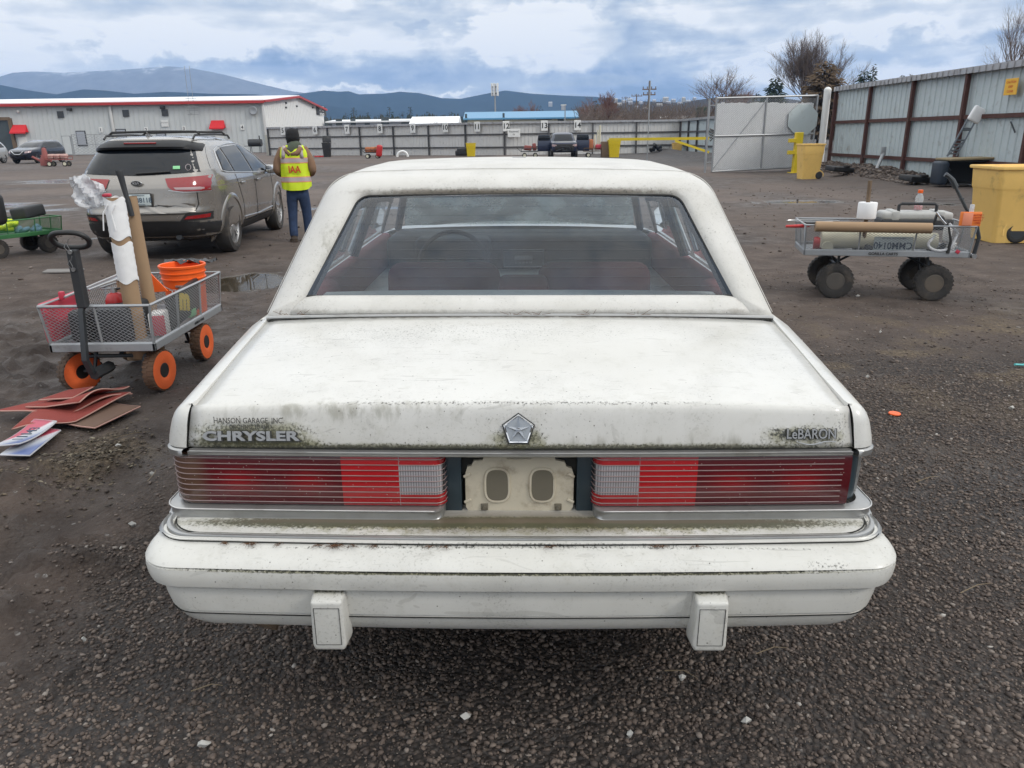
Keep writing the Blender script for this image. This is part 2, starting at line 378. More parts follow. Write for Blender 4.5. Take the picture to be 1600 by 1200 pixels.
def nonuni(a, b, step, far, k=1.07):
    c = list(np.arange(a, b, step)); s = step; q = c[-1]
    while q < far: s *= k; q += s; c.append(q)
    s = step; q = c[0]; pre = []
    while q > -far: s *= k; q -= s; pre.append(q)
    return np.array(pre[::-1]+c)
def build_ground():
    xs = nonuni(-4.2, 5.2, .03, 6000); ys = nonuni(.9, 9.5, .03, 6000)
    ys = ys[ys > -6000]
    X, Y = np.meshgrid(xs, ys); z, mud, wet, damp, chips = ground_fields(X, Y)
    nx, ny = len(xs), len(ys)
    co = np.stack([X, Y, z], -1).reshape(-1, 3).astype(np.float32)
    i = np.arange((ny-1)*(nx-1)); r = i//(nx-1); c = i % (nx-1); a = r*nx+c
    q = np.stack([a, a+1, a+nx+1, a+nx], -1).astype(np.int32)
    me = bpy.data.meshes.new('ground'); me.vertices.add(len(co)); me.vertices.foreach_set('co', co.ravel())
    me.loops.add(q.size); me.loops.foreach_set('vertex_index', q.ravel()); me.polygons.add(len(q))
    me.polygons.foreach_set('loop_start', np.arange(0, q.size, 4, dtype=np.int32)); me.polygons.foreach_set('loop_total', np.full(len(q), 4, np.int32))
    me.update(calc_edges=True); me.shade_smooth()
    for nm, arr in (('mud', mud), ('wet', wet), ('damp', damp), ('chips', chips)):
        at = me.attributes.new(nm, 'FLOAT', 'POINT'); at.data.foreach_set('value', arr.ravel().astype(np.float32))
    o = bpy.data.objects.new('ground', me); COL.objects.link(o); tag(o, kind='structure')
    m = bpy.data.materials.new('ground'); m.use_nodes = True; t = NT(m.node_tree); b = m.node_tree.nodes['Principled BSDF']
    v = t.node('ShaderNodeTexCoord').outputs['Object']
    A = {k: t.node('ShaderNodeAttribute', attribute_name=k).outputs['Fac'] for k in ('mud', 'wet', 'damp', 'chips')}
    g1 = t.voro(v, 62); g1c = t.voro(v, 62, out='Color'); g2 = t.voro(v, 26); g2c = t.voro(v, 26, out='Color')
    nf = t.noise(v, 45, 6, .65); nm = t.noise(v, 3.0, 7, .62); nl = t.noise(v, .35, 6, .6); nbig = t.noise(t.vmul(v, (.05, .16, 1)), 1, 6, .6)
    gv = t.sep(g1c)[0]; gv2 = t.sep(g2c)[1]
    grav = t.ramp(gv, [(0, (.045, .034, .029)), (.45, (.108, .078, .062)), (.8, (.165, .122, .098)), (.96, (.19, .165, .145)), (1, (.3, .27, .25))])
    grav = t.mix(t.math('MULTIPLY', g1, 1.3), grav, (.016, .013, .012))
    mudc = t.ramp(nm, [(.25, (.038, .025, .019)), (.5, (.074, .053, .042)), (.75, (.12, .090, .074))])
    mudc = t.mix(t.math('MULTIPLY', t.smooth(nf, .5, .75), .55), mudc, (.10, .085, .072))
    peb = t.math('MULTIPLY', t.math('GREATER_THAN', gv2, .80), t.math('LESS_THAN', g2, .26))
    mudc = t.mix(t.math('MULTIPLY', peb, .7), mudc, t.ramp(gv, [(0, (.08, .07, .06)), (.85, (.17, .15, .14)), (1, (.42, .4, .37))]))
    grav = t.mix(t.math('MULTIPLY', t.smooth(t.noise(v, 1.1, 5, .6), .42, .62), .6), grav, (.035, .027, .022)); grav = t.mix(t.math('MULTIPLY', t.smooth(t.noise(v, .7, 6, .65), .52, .66), .35), grav, (.17, .14, .12))
    col = t.mix(A['mud'], grav, mudc)
    far = t.smooth(t.math('SUBTRACT', t.sep(v)[1], 0.0), 7, 22)
    farc = t.ramp(nbig, [(.3, (.10, .076, .064)), (.5, (.16, .127, .108)), (.7, (.22, .18, .158))])
    farc = t.mix(t.math('MULTIPLY', t.smooth(nl, .45, .7), .5), farc, (.075, .052, .042))
    farc = t.mix(.3, farc, mudc)
    col = t.mix(t.math('MULTIPLY', far, .8), col, farc)
    # asphalt-like dark grey yard towards the back right
    px, py, pz = t.sep(v)
    asp = t.math('MULTIPLY', t.smooth(py, 33, 40), t.smooth(px, 2, 7)); col = t.mix(t.math('MULTIPLY', asp, .7), col, (.055, .056, .058))
    col = t.mix(t.math('MULTIPLY', A['damp'], .5), col, (.022, .019, .018))
    chc = t.ramp(t.noise(t.vmul(v, (1, .5, 1)), 60, 3, .7), [(.3, (.04, .03, .02)), (.55, (.11, .08, .05)), (.75, (.24, .19, .12))])
    col = t.mix(t.math('MULTIPLY', A['chips'], .8), col, chc)
    # thin twigs and straw flecks
    tw = t.noise(t.vmul(v, (9, 60, 1)), 1, 2, .4, 1.5); tw = t.math('MULTIPLY', t.smooth(tw, .72, .76), t.math('GREATER_THAN', nm, .5))
    col = t.mix(t.math('MULTIPLY', tw, .35), col, (.16, .12, .08))
    col = t.mix(A['wet'], col, (.045, .036, .024))
    t.l.new(col, b.inputs['Base Color'])
    ro = t.math('SUBTRACT', .93, t.math('MULTIPLY', t.math('MULTIPLY', A['damp'], t.smooth(nm, .35, .65)), .42))
    ro = t.math('SUBTRACT', ro, t.math('MULTIPLY', A['wet'], .9)); t.l.new(t.math('MAXIMUM', ro, .03), b.inputs['Roughness'])
    dry = t.math('SUBTRACT', 1.0, A['wet'])
    hgt = t.math('ADD', t.math('MULTIPLY', t.math('SUBTRACT', 1.0, g1), t.math('SUBTRACT', 1.15, A['mud'])), t.math('MULTIPLY', nf, .8))
    hgt = t.math('ADD', hgt, t.math('MULTIPLY', nm, 1.8)); hgt = t.math('ADD', hgt, t.math('MULTIPLY', peb, .5))
    bp = t.node('ShaderNodeBump'); bp.inputs['Distance'].default_value = .02
    t.l.new(hgt, bp.inputs['Height']); t.l.new(t.math('MULTIPLY', dry, .85), bp.inputs['Strength']); t.l.new(bp.outputs[0], b.inputs['Normal'])
    me.materials.append(m); return o
GROUND = build_ground()
def gz(x, y):
    z = ground_fields(np.array([[float(x)]]), np.array([[float(y)]]))[0]; return float(z[0, 0])
# ------------------------------------------------------------------ loose stones: one mesh, nobody could count them
def stones(name, P, S, seed, colr, kind='stuff', lab=None, flat=False):
    ph = (1+5**.5)/2
    B = np.array([(-1, ph, 0), (1, ph, 0), (-1, -ph, 0), (1, -ph, 0), (0, -1, ph), (0, 1, ph), (0, -1, -ph), (0, 1, -ph), (ph, 0, -1), (ph, 0, 1), (-ph, 0, -1), (-ph, 0, 1)])/1.9
    T = np.array([(0, 11, 5), (0, 5, 1), (0, 1, 7), (0, 7, 10), (0, 10, 11), (1, 5, 9), (5, 11, 4), (11, 10, 2), (10, 7, 6), (7, 1, 8), (3, 9, 4), (3, 4, 2), (3, 2, 6), (3, 6, 8), (3, 8, 9), (4, 9, 5), (2, 4, 11), (6, 2, 10), (8, 6, 7), (9, 8, 1)])
    r = np.random.default_rng(seed); n = len(P)
    V = B[None]*(1+r.uniform(-.28, .28, (n, 12, 1)))
    V = V*np.stack([r.uniform(.7, 1.3, n), r.uniform(.5, 1.0, n)*(.6 if flat else 1), r.uniform(.35, .75, n)*(.3 if flat else 1)], -1)[:, None]
    a = r.uniform(0, 2*pi, n); b = r.uniform(-.5, .5, n)
    y = V[..., 1]*np.cos(b)[:, None]-V[..., 2]*np.sin(b)[:, None]; z = V[..., 1]*np.sin(b)[:, None]+V[..., 2]*np.cos(b)[:, None]; x = V[..., 0]
    V = np.stack([x*np.cos(a)[:, None]-y*np.sin(a)[:, None], x*np.sin(a)[:, None]+y*np.cos(a)[:, None], z], -1)
    V = V*(S[:, None, None]*.5)+P[:, None]
    F = (T[None]+np.arange(n)[:, None, None]*12).reshape(-1, 3).astype(np.int32)
    me = bpy.data.meshes.new(name); me.vertices.add(n*12); me.vertices.foreach_set('co', V.astype(np.float32).ravel())
    me.loops.add(F.size); me.loops.foreach_set('vertex_index', F.ravel()); me.polygons.add(len(F))
    me.polygons.foreach_set('loop_start', np.arange(0, F.size, 3, dtype=np.int32)); me.polygons.foreach_set('loop_total', np.full(len(F), 3, np.int32))
    me.update(calc_edges=True)
    at = me.attributes.new('tone', 'FLOAT', 'POINT'); at.data.foreach_set('value', np.repeat(r.random(n), 12).astype(np.float32))
    me.materials.append(colr); o = bpy.data.objects.new(name, me); COL.objects.link(o); return tag(o, lab, kind=kind)
def stone_mat(name, stops):
    m = bpy.data.materials.new(name); m.use_nodes = True; t = NT(m.node_tree); b = m.node_tree.nodes['Principled BSDF']
    v = t.node('ShaderNodeTexCoord').outputs['Object']
    c = t.ramp(t.node('ShaderNodeAttribute', attribute_name='tone').outputs['Fac'], stops)
    c = t.mix(t.noise(v, 180, 3, .6), c, (.03, .026, .023), 'MIX'); t.l.new(t.mix(.5, c, t.ramp(t.node('ShaderNodeAttribute', attribute_name='tone').outputs['Fac'], stops)), b.inputs['Base Color'])
    b.inputs['Roughness'].default_value = .8; MAT[name] = m; return m

stone_mat('stone', [(0, (.05, .038, .033)), (.4, (.114, .084, .068)), (.75, (.166, .126, .102)), (.95, (.22, .175, .145)), (.993, (.28, .24, .21)), (1, (.5, .47, .43))])
stone_mat('chipmat', [(0, (.03, .022, .014)), (.5, (.09, .068, .042)), (.9, (.19, .15, .10)), (1, (.32, .28, .2))])
def scatter():
    P = []; S = []
    def region(x0, x1, y0, y1, dens, smin, smax, thr, keep=None, inv=False):
        n = int((x1-x0)*(y1-y0)*dens); x = RNG.uniform(x0, x1, n); y = RNG.uniform(y0, y1, n)
        z, mud, wet, damp, chips = ground_fields(x[None], y[None]); z, mud, wet = z[0], mud[0], wet[0]
        k = (RNG.random(n) < np.clip(1.15-mud, .04, 1)**thr) & (wet < .2) & ~((np.abs(x) < .8) & (y > 2.5) & (y < 6))
        x, y, z = x[k], y[k], z[k]; s = smin+(smax-smin)*RNG.random(len(x))**2.6
        P.append(np.stack([x, y, z+s*.12], -1)); S.append(s)
    region(-2.0, 2.0, 1.2, 2.6, 7500, .0045, .021, 1.25)
    region(.9, 3.4, 2.5, 4.6, 5200, .005, .022, 1.2)
    region(-2.7, -.9, 2.5, 4.6, 1500, .006, .024, 1.5)
    region(.9, 5.0, 4.6, 8.5, 420, .009, .03, .8)
    region(-4.5, -.9, 4.6, 9.0, 260, .009, .028, .8)
    region(-8, 10, 8.5, 22, 14, .02, .07, .5)
    stones('gravel', np.concatenate(P), np.concatenate(S), 3, MAT['stone'])
    n = 1500; x = RNG.uniform(11.6, 13.0, n); y = RNG.uniform(22.5, 31, n); z = ground_fields(x[None], y[None])[0][0]; s = RNG.uniform(.04, .17, n)
    stones('rubble', np.stack([x, y, z+s*.15], -1), s, 5, MAT['stone'])
    n = 1500; x = np.concatenate([RNG.normal(-2.12, .13, 900), RNG.normal(-2.5, .3, 600)]); y = np.concatenate([RNG.normal(3.5, .17, 900), RNG.normal(3.1, .14, 600)])
    z = ground_fields(x[None], y[None])[0][0]; s = RNG.uniform(.006, .034, n)
    stones('wood_chips', np.stack([x, y, z+s*.1+.012*RNG.random(n)], -1), s, 6, MAT['chipmat'], flat=True)
scatter()
# ------------------------------------------------------------------ mountains and hills (terrain)
def terrain_mat(name, lo, hi, snow_z=None, snow_amt=.5, speck=0):
    m = bpy.data.materials.new(name); m.use_nodes = True; t = NT(m.node_tree); b = m.node_tree.nodes['Principled BSDF']
    v = t.node('ShaderNodeTexCoord').outputs['Object']
    n = t.noise(v, .02, 8, .65); n2 = t.noise(v, .006, 5, .6)
    c = t.mix(n, lo, hi)
    if snow_z:
        z = t.sep(v)[2]; s = t.smooth(t.math('ADD', z, t.math('MULTIPLY', t.math('SUBTRACT', n2, .5), snow_z[1]*1.2)), snow_z[0], snow_z[0]+snow_z[1])
        c = t.mix(t.math('MULTIPLY', s, t.math('ADD', snow_amt, t.math('MULTIPLY', t.smooth(n, .5, .62), 1-snow_amt))), c, (.75, .78, .82))
    t.l.new(c, b.inputs['Base Color']); b.inputs['Roughness'].default_value = 1; b.inputs['Specular IOR Level'].default_value = 0
    MAT[name] = m; return m
def ridge(name, prof, dist, depth, mtl, seed, rough=.06, x0=-100, x1=1700):
    xs = np.linspace(x0, x1, 420); py = np.interp(xs, [p[0] for p in prof], [p[1] for p in prof])
    rows = []; K = 26; wx = []; wz = []
    for x, y in zip(xs, py):
        q = D(float(x), float(y), dist); wx.append(q.x); wz.append(max(q.z, 1))
    wx, wz = np.array(wx), np.array(wz)
    for k in range(K):
        s = (k-K*.62)/(K*.62) if k < K*.62 else (k-K*.62)/(K*.38)
        yy = dist+s*depth
        fall = (1-abs(s))**.85 if k < K*.62 else (1-abs(s))
        nz = fbm(wx/depth*3+0*yy, np.full_like(wx, yy/depth*3), 1.6, 5, seed)
        h = wz*fall*(1+rough*8*(nz-.5)*(1-fall)*1.3); X = wx*(yy/dist)
        rows.append([(float(a), float(yy), float(max(c, -2))) for a, c in zip(X, h)])
    mb = MB(); mb.grid(rows); o = obj(name, mb, mtl, None, 180); return tag(o, kind='structure')
terrain_mat('snowy_mountain', (.11, .12, .135), (.23, .24, .26), (215, 50), .12)
terrain_mat('forest_mountain', (.012, .02, .02), (.035, .045, .04), (134, 12), .1)
terrain_mat('foothill', (.010, .016, .016), (.03, .04, .034)); terrain_mat('town_hill', (.03, .028, .022), (.085, .07, .055))
J = lambda a, amp, s: [(x, y+amp*(random.random()-.5)) for x, y in a]
ridge('mountain', [(-100, 140), (-20, 125), (20, 113), (50, 111), (100, 113), (160, 110), (210, 107), (262, 103), (300, 106), (350, 116), (400, 129), (450, 141), (520, 152), (600, 175), (700, 200), (1700, 200)], 2900, 520, MAT['snowy_mountain'], 3)
ridge('mountain', [(-100, 150), (440, 150), (470, 146), (505, 141), (530, 143), (545, 142), (560, 147), (600, 146), (625, 143), (655, 145), (690, 153), (720, 154), (760, 146), (790, 141), (830, 146), (880, 149), (930, 151), (990, 157), (1060, 160), (1150, 172), (1300, 190), (1700, 195)], 2300, 420, MAT['forest_mountain'], 8)
ridge('foothill', [(-100, 138), (0, 132), (40, 140), (88, 147), (130, 139), (165, 141), (210, 146), (260, 143), (330, 146), (400, 147), (450, 155), (600, 178), (1700, 195)], 1900, 300, MAT['foothill'], 12)
ridge('hill', [(-100, 200), (700, 196), (850, 184), (905, 168), (950, 160), (1010, 159), (1060, 160), (1090, 156), (1120, 152), (1160, 147), (1200, 150), (1260, 158), (1400, 150), (1700, 150)], 950, 320, MAT['town_hill'], 15)
# ------------------------------------------------------------------ haze
def build_haze():
    mb = MB(); mb.bbox((-3300, -600, -4), (3600, 3300, 272)); m = bpy.data.materials.new('haze'); m.use_nodes = True
    t = NT(m.node_tree); m.node_tree.nodes.clear(); out = t.node('ShaderNodeOutputMaterial'); pv = t.node('ShaderNodeVolumePrincipled')
    pv.inputs['Color'].default_value = (.34, .58, 1.0, 1); pv.inputs['Density'].default_value = HAZE; pv.inputs['Anisotropy'].default_value = 0.0
    t.l.new(pv.outputs[0], out.inputs['Volume']); tag(obj('haze', mb, m, None, 0), kind='stuff')
HAZE = 0.00019
if HAZE: build_haze()
# ------------------------------------------------------------------ the white sedan
# car frame: x right, y forward, z up, origin below the camera; the shell leans a little on the soft ground
_s, _c = sin(CP), cos(CP)
def carD(px, py, y):      # point of the car seen at a pixel, at forward distance y
    u, v = (px-811)/CF, (py-600)/CF; k = y/(_c-v*_s); return Vector((u*k, y, CH-k*(_s+v*_c)))
A_ = Matrix.Rotation(-0.534*pi/180, 3, U_)
Rl = Matrix((R_, F_, U_)).transposed() @ Matrix((R0, F_, U0)).transposed().inverted()
SEDM = Matrix.Translation(CAMP) @ (A_ @ Rl).to_4x4() @ Matrix.Translation(-CAMP)
def grime_paint(name, col, zones, rough=.28, coat=.5, specks=.5, bump=0.0, fil=0.0, base_dirt=.42):
    m = bpy.data.materials.new(name); m.use_nodes = True; t = NT(m.node_tree); b = m.node_tree.nodes['Principled BSDF']
    v = t.node('ShaderNodeTexCoord').outputs['Object']; x, y, z = t.sep(v)
    n1 = t.noise(v, 5, 7, .65); n2 = t.noise(v, 38, 7, .7); n3 = t.noise(v, 150, 5, .7); nst = t.noise(t.vmul(v, (28, 28, 3.5)), 1, 6, .65)
    c = t.mix(t.smooth(n1, .4, .7), col, tuple(k*.90 for k in col))
    c = t.mix(t.math('MULTIPLY', t.smooth(t.noise(v, 14, 8, .72), .5, .72), base_dirt), c, (.42, .41, .36))
    fs = t.smooth(t.math('ADD', n3, t.math('MULTIPLY', n1, .35)), .74, .90); c = t.mix(t.math('MULTIPLY', fs, .45), c, (.16, .15, .12))
    c = t.mix(t.math('MULTIPLY', t.smooth(t.noise(v, 2.2, 6, .6), .42, .66), .28), c, (.47, .455, .40))
    if fil:   # faint scratches and hair lines
        w = t.noise(t.vmul(v, (7, 26, 7)), 1, 3, .5, 2.5); c = t.mix(t.math('MULTIPLY', t.smooth(w, .655, .675), fil), c, (.32, .31, .28))
        w = t.noise(t.vmul(v, (4, 50, 5)), 1, 3, .5, 1.5); c = t.mix(t.math('MULTIPLY', t.smooth(w, .67, .68), fil), c, (.22, .21, .19))
    total = None
    for (cx, cy, cz, rx, ry, rz, amt, kind) in zones:
        q = [t.math('DIVIDE', t.math('SUBTRACT', a, k), r) for a, k, r in ((x, cx, rx), (y, cy, ry), (z, cz, rz))]
        r2 = t.math('ADD', t.math('ADD', t.math('POWER', t.math('ABSOLUTE', q[0]), 4.0), t.math('MULTIPLY', q[1], q[1])), t.math('MULTIPLY', q[2], q[2]))
        f = t.math('POWER', 2.718, t.math('MULTIPLY', r2, -1.2))
        if kind == 'green':   # algae and fine black mould
            k1 = t.smooth(t.math('ADD', n2, t.math('MULTIPLY', f, .45*amt)), .60, .86)
            c = t.mix(t.math('MULTIPLY', t.math('MULTIPLY', k1, f), .75), c, (.21, .20, .085))
            k2 = t.smooth(t.math('ADD', n3, t.math('MULTIPLY', f, .34*amt)), .66, .84)
            c = t.mix(t.math('MULTIPLY', t.math('MULTIPLY', k2, t.smooth(f, .0, .5)), .85), c, (.055, .055, .03))
        elif kind == 'black':
            k2 = t.smooth(t.math('ADD', n3, t.math('MULTIPLY', f, .30*amt)), .60, .80)
            c = t.mix(t.math('MULTIPLY', k2, t.smooth(f, 0, .6)), c, (.05, .05, .04))
        elif kind == 'brown':
            k2 = t.smooth(t.math('ADD', n2, t.math('MULTIPLY', f, .6*amt)), .6, .95)
            c = t.mix(t.math('MULTIPLY', k2, t.math('MULTIPLY', f, .9)), c, (.12, .095, .065))
        elif kind == 'streak':
            k2 = t.smooth(t.math('ADD', nst, t.math('MULTIPLY', f, .35*amt)), .62, .85)
            c = t.mix(t.math('MULTIPLY', k2, t.math('MULTIPLY', f, .6)), c, (.2, .19, .14))
    if specks:
        vd = t.voro(v, 95); vc = t.sep(t.voro(v, 95, out='Color'))[0]
        thr = t.math('MULTIPLY', t.smooth(n1, .42, .75), .3*specks)
        sp = t.math('MULTIPLY', t.math('LESS_THAN', vd, .17), t.math('LESS_THAN', vc, t.math('ADD', thr, .03)))
        c = t.mix(t.math('MULTIPLY', sp, .8), c, (.07, .065, .05))
    t.l.new(c, b.inputs['Base Color'])
    t.l.new(t.math('ADD', rough, t.math('MULTIPLY', n2, .22)), b.inputs['Roughness'])
    b.inputs['Coat Weight'].default_value = coat; b.inputs['Coat Roughness'].default_value = .18
    if bump:
        bn = t.node('ShaderNodeBump'); bn.inputs['Strength'].default_value = bump; bn.inputs['Distance'].default_value = .002
        t.l.new(t.voro(v, 420), bn.inputs['Height']); t.l.new(bn.outputs[0], b.inputs['Normal'])
    MAT[name] = m; return m
WHT = (.60, .592, .56)
grime_paint('paint_lid', WHT, [(-.64, 1.68, .825, .18, .06, .032, .85, 'green'), (-.64, 1.68, .797, .19, .06, .018, 1.1, 'green'), (-.64, 1.68, .815, .13, .06, .018, .5, 'brown'), (.68, 1.68, .815, .12, .06, .032, .75, 'green'), (.67, 1.68, .82, .085, .06, .018, .95, 'black'),
    (0, 1.67, .784, .95, .05, .017, 1.2, 'green'), (0, 1.67, .785, .95, .05, .005, .9, 'black'), (0, 1.68, .812, .075, .05, .038, .8, 'green'), (-.4, 1.70, .875, .36, .04, .04, .6, 'streak'), (.3, 1.68, .80, .6, .04, .03, .5, 'streak'), (.1, 1.70, .893, .85, .012, .005, .55, 'black'),
    (0, 2.345, .957, .8, .022, .03, .6, 'brown'), (.77, 1.68, .82, .025, .05, .06, .4, 'black'), (-.2, 2.2, .94, .6, .12, .1, .25, 'black')], specks=.8, fil=.28)
grime_paint('paint', WHT, [(0, 1.6, .602, .9, .06, .05, .3, 'black')], specks=.3)
grime_paint('paint_bumper', (.58, .573, .535), [(0, 1.62, .60, .75, .045, .03, .55, 'green'), (.0, 1.65, .60, .30, .07, .03, 2.2, 'brown'), (0, 1.645, .60, .85, .032, .03, 1.7, 'green'), (0, 1.655, .60, .85, .02, .03, .9, 'brown'), (0, 1.65, .60, .8, .012, .03, .9, 'brown'), (0, 1.545, .60, .85, .006, .02, .6, 'black'),
    (0, 1.487, .560, .9, .04, .004, 1.0, 'green'), (0, 1.487, .562, .9, .04, .0025, 1.2, 'black'), (0, 1.49, .507, .9, .04, .005, 1.4, 'green'), (0, 1.49, .507, .9, .04, .003, 1.3, 'black'), (.70, 1.5, .572, .06, .03, .012, .4, 'black')], rough=.40, coat=.2, specks=.15, fil=.25)
grime_paint('vinyl', (.60, .588, .555), [(0, 2.64, 1.318, .60, .05, .018, 1.0, 'brown'), (0, 2.64, 1.322, .60, .05, .014, .4, 'black'), (0, 2.38, .965, .8, .02, .012, 1.2, 'brown'), (-.62, 2.5, 1.12, .05, .2, .2, .5, 'streak')], rough=.5, coat=.05, specks=.08, bump=.35, base_dirt=.22)
mat('dirty_chrome', (.40, .40, .39), .32, .75, var=.2, vscale=20, dirt=.25, dirtcol=(.16, .14, .10)); mat('highlight_metal', (.62, .61, .59), .35, .5, var=.2, vscale=30, dirt=.3); mat('gap', (.012, .012, .01), .9)
mat('bracket', (.50, .45, .35), .6, var=.1, dirt=.35, dirtcol=(.20, .15, .10), dscale=14); mat('hole', (.13, .115, .085), .9, var=.2); mat('teal_black', (.02, .035, .045), .35, coat=.3)
mat('badge_metal', (.36, .37, .38), .35, .25, var=.15, vscale=60, dirt=.15, dscale=60); mat('emblem_glass', (.42, .45, .48), .3, .5, coat=.3, var=.03, vscale=50); mat('sticker', (.05, .05, .045), .6)
mat('seat_cloth', (.17, .05, .055), .85); mat('maroon', (.24, .06, .06), .75, var=.15); mat('dash', (.02, .022, .026), .6); mat('headliner', (.11, .115, .12), .9); mat('interior_blue', (.035, .045, .06), .8); mat('radio', (.12, .13, .14), .5)
mat('needle', (.12, .06, .03), .9, var=.4)
def lens_mat():
    m = bpy.data.materials.new('tail_lens'); m.use_nodes = True; t = NT(m.node_tree); b = m.node_tree.nodes['Principled BSDF']
    v = t.node('ShaderNodeTexCoord').outputs['Object']; x, y, z = t.sep(v)
    ax = t.math('ABSOLUTE', x); s = t.math('MULTIPLY', ax, 1.0)
    c = t.ramp(s, [(0, (.02, .02, .02)), (.185, (.33, .32, .33)), (.292, (.36, .006, .010)), (.432, (.075, .003, .007))], 'CONSTANT')
    # clear block is inset in height, red runs above and below
    zin = t.math('MULTIPLY', t.math('GREATER_THAN', z, .662), t.math('LESS_THAN', z, .742)); inb = t.math('LESS_THAN', ax, .292)
    c = t.mix(t.math('MULTIPLY', inb, t.math('SUBTRACT', 1.0, zin)), c, (.34, .008, .012))
    n = t.noise(v, 6, 2, .5); far = t.math('GREATER_THAN', ax, .432)
    # two brighter red glows painted into the dark lens colour, no bulbs behind
    for cx in (.52, .69):
        q = t.math('DIVIDE', t.math('SUBTRACT', ax, cx), .05); w = t.math('DIVIDE', t.math('SUBTRACT', z, .695), .028)
        g = t.math('POWER', 2.718, t.math('MULTIPLY', t.math('ADD', t.math('MULTIPLY', q, q), t.math('MULTIPLY', w, w)), -1.0))
        c = t.mix(t.math('MULTIPLY', t.math('MULTIPLY', g, far), .6), c, (.30, .004, .008))
    side = t.math('MULTIPLY', t.smooth(x, -.755, -.80), 1.0)
    c = t.mix(t.math('MULTIPLY', side, .9), c, (.10, .055, .035))
    gr = t.math('MULTIPLY', t.math('MULTIPLY', inb, zin), t.math('GREATER_THAN', t.math('FRACT', t.math('MULTIPLY', x, 160.0)), .55))
    c = t.mix(t.math('MULTIPLY', gr, .65), c, (.10, .09, .10))
    d = t.smooth(t.noise(v, 25, 6, .7), .56, .8); c = t.mix(t.math('MULTIPLY', d, .35), c, (.14, .11, .09))
    sp = t.math('MULTIPLY', t.math('LESS_THAN', t.voro(v, 120), .16), t.math('LESS_THAN', t.sep(t.voro(v, 120, out='Color'))[0], .22)); c = t.mix(t.math('MULTIPLY', sp, .6), c, (.4, .36, .33))
    t.l.new(c, b.inputs['Base Color']); b.inputs['Roughness'].default_value = .22; b.inputs['Coat Weight'].default_value = .5; b.inputs['Coat Roughness'].default_value = .1
    MAT['tail_lens'] = m
lens_mat()
mat('fin', (.30, .22, .21), .3, .2, var=.2)
glass('car_glass', (.66, .74, .80), rough=.03, dirt=.15, dirtcol=(.20, .26, .35)); glass('clear_glass', (.75, .82, .80), dirt=.5, dirtcol=(.42, .47, .45)); glass('side_glass', (.6, .68, .68), dirt=.05)  # car_glass: its dirt colour is a painted bluish veil of reflected sky
def contour(d, hw, R, b=.02, yend=2.4, x0=0.0, hwf=None, n=(16, 9, 14)):
    """half outline, from x0 on the rear face round the corner and forward along the side"""
    hwf = hw if hwf is None else hwf; P = []; yc = d+b*((hw-R)/hw)**2; slope = 2*b*(hw-R)/hw**2
    a0 = math.atan(slope)
    for i in range(n[0]):
        x = x0+(hw-R-x0)*i/n[0]; P.append((x, d+b*(x/hw)**2))
    for i in range(n[1]+1):
        a = a0+(pi/2-a0)*i/n[1]; P.append((hw-R+R*sin(a), yc+R-R*cos(a)))
    ys = P[-1][1]
    for i in range(1, n[2]+1):
        s = i/n[2]; P.append((hw+(hwf-hw)*(s**.6), ys+(yend-ys)*s))
    return P
def mirror(h, z):   # full contour left to right
    if callable(z): L = [(-x, y, z(x, y)) for x, y in h[::-1]]; Rr = [(x, y, z(x, y)) for x, y in h[1:]]
    else: L = [(-x, y, z) for x, y in h[::-1]]; Rr = [(x, y, z) for x, y in h[1:]]
    return L+Rr
def clip(rows, x0, x1):
    ref = rows[len(rows)//2]; idx = [i for i, p in enumerate(ref) if x0 <= p[0] <= x1]
    out = []
    for r in rows: out.append([r[i] for i in idx])
    return out
def half(h, z, s): return [(s*x, y, z(x, y) if callable(z) else z) for x, y in h]
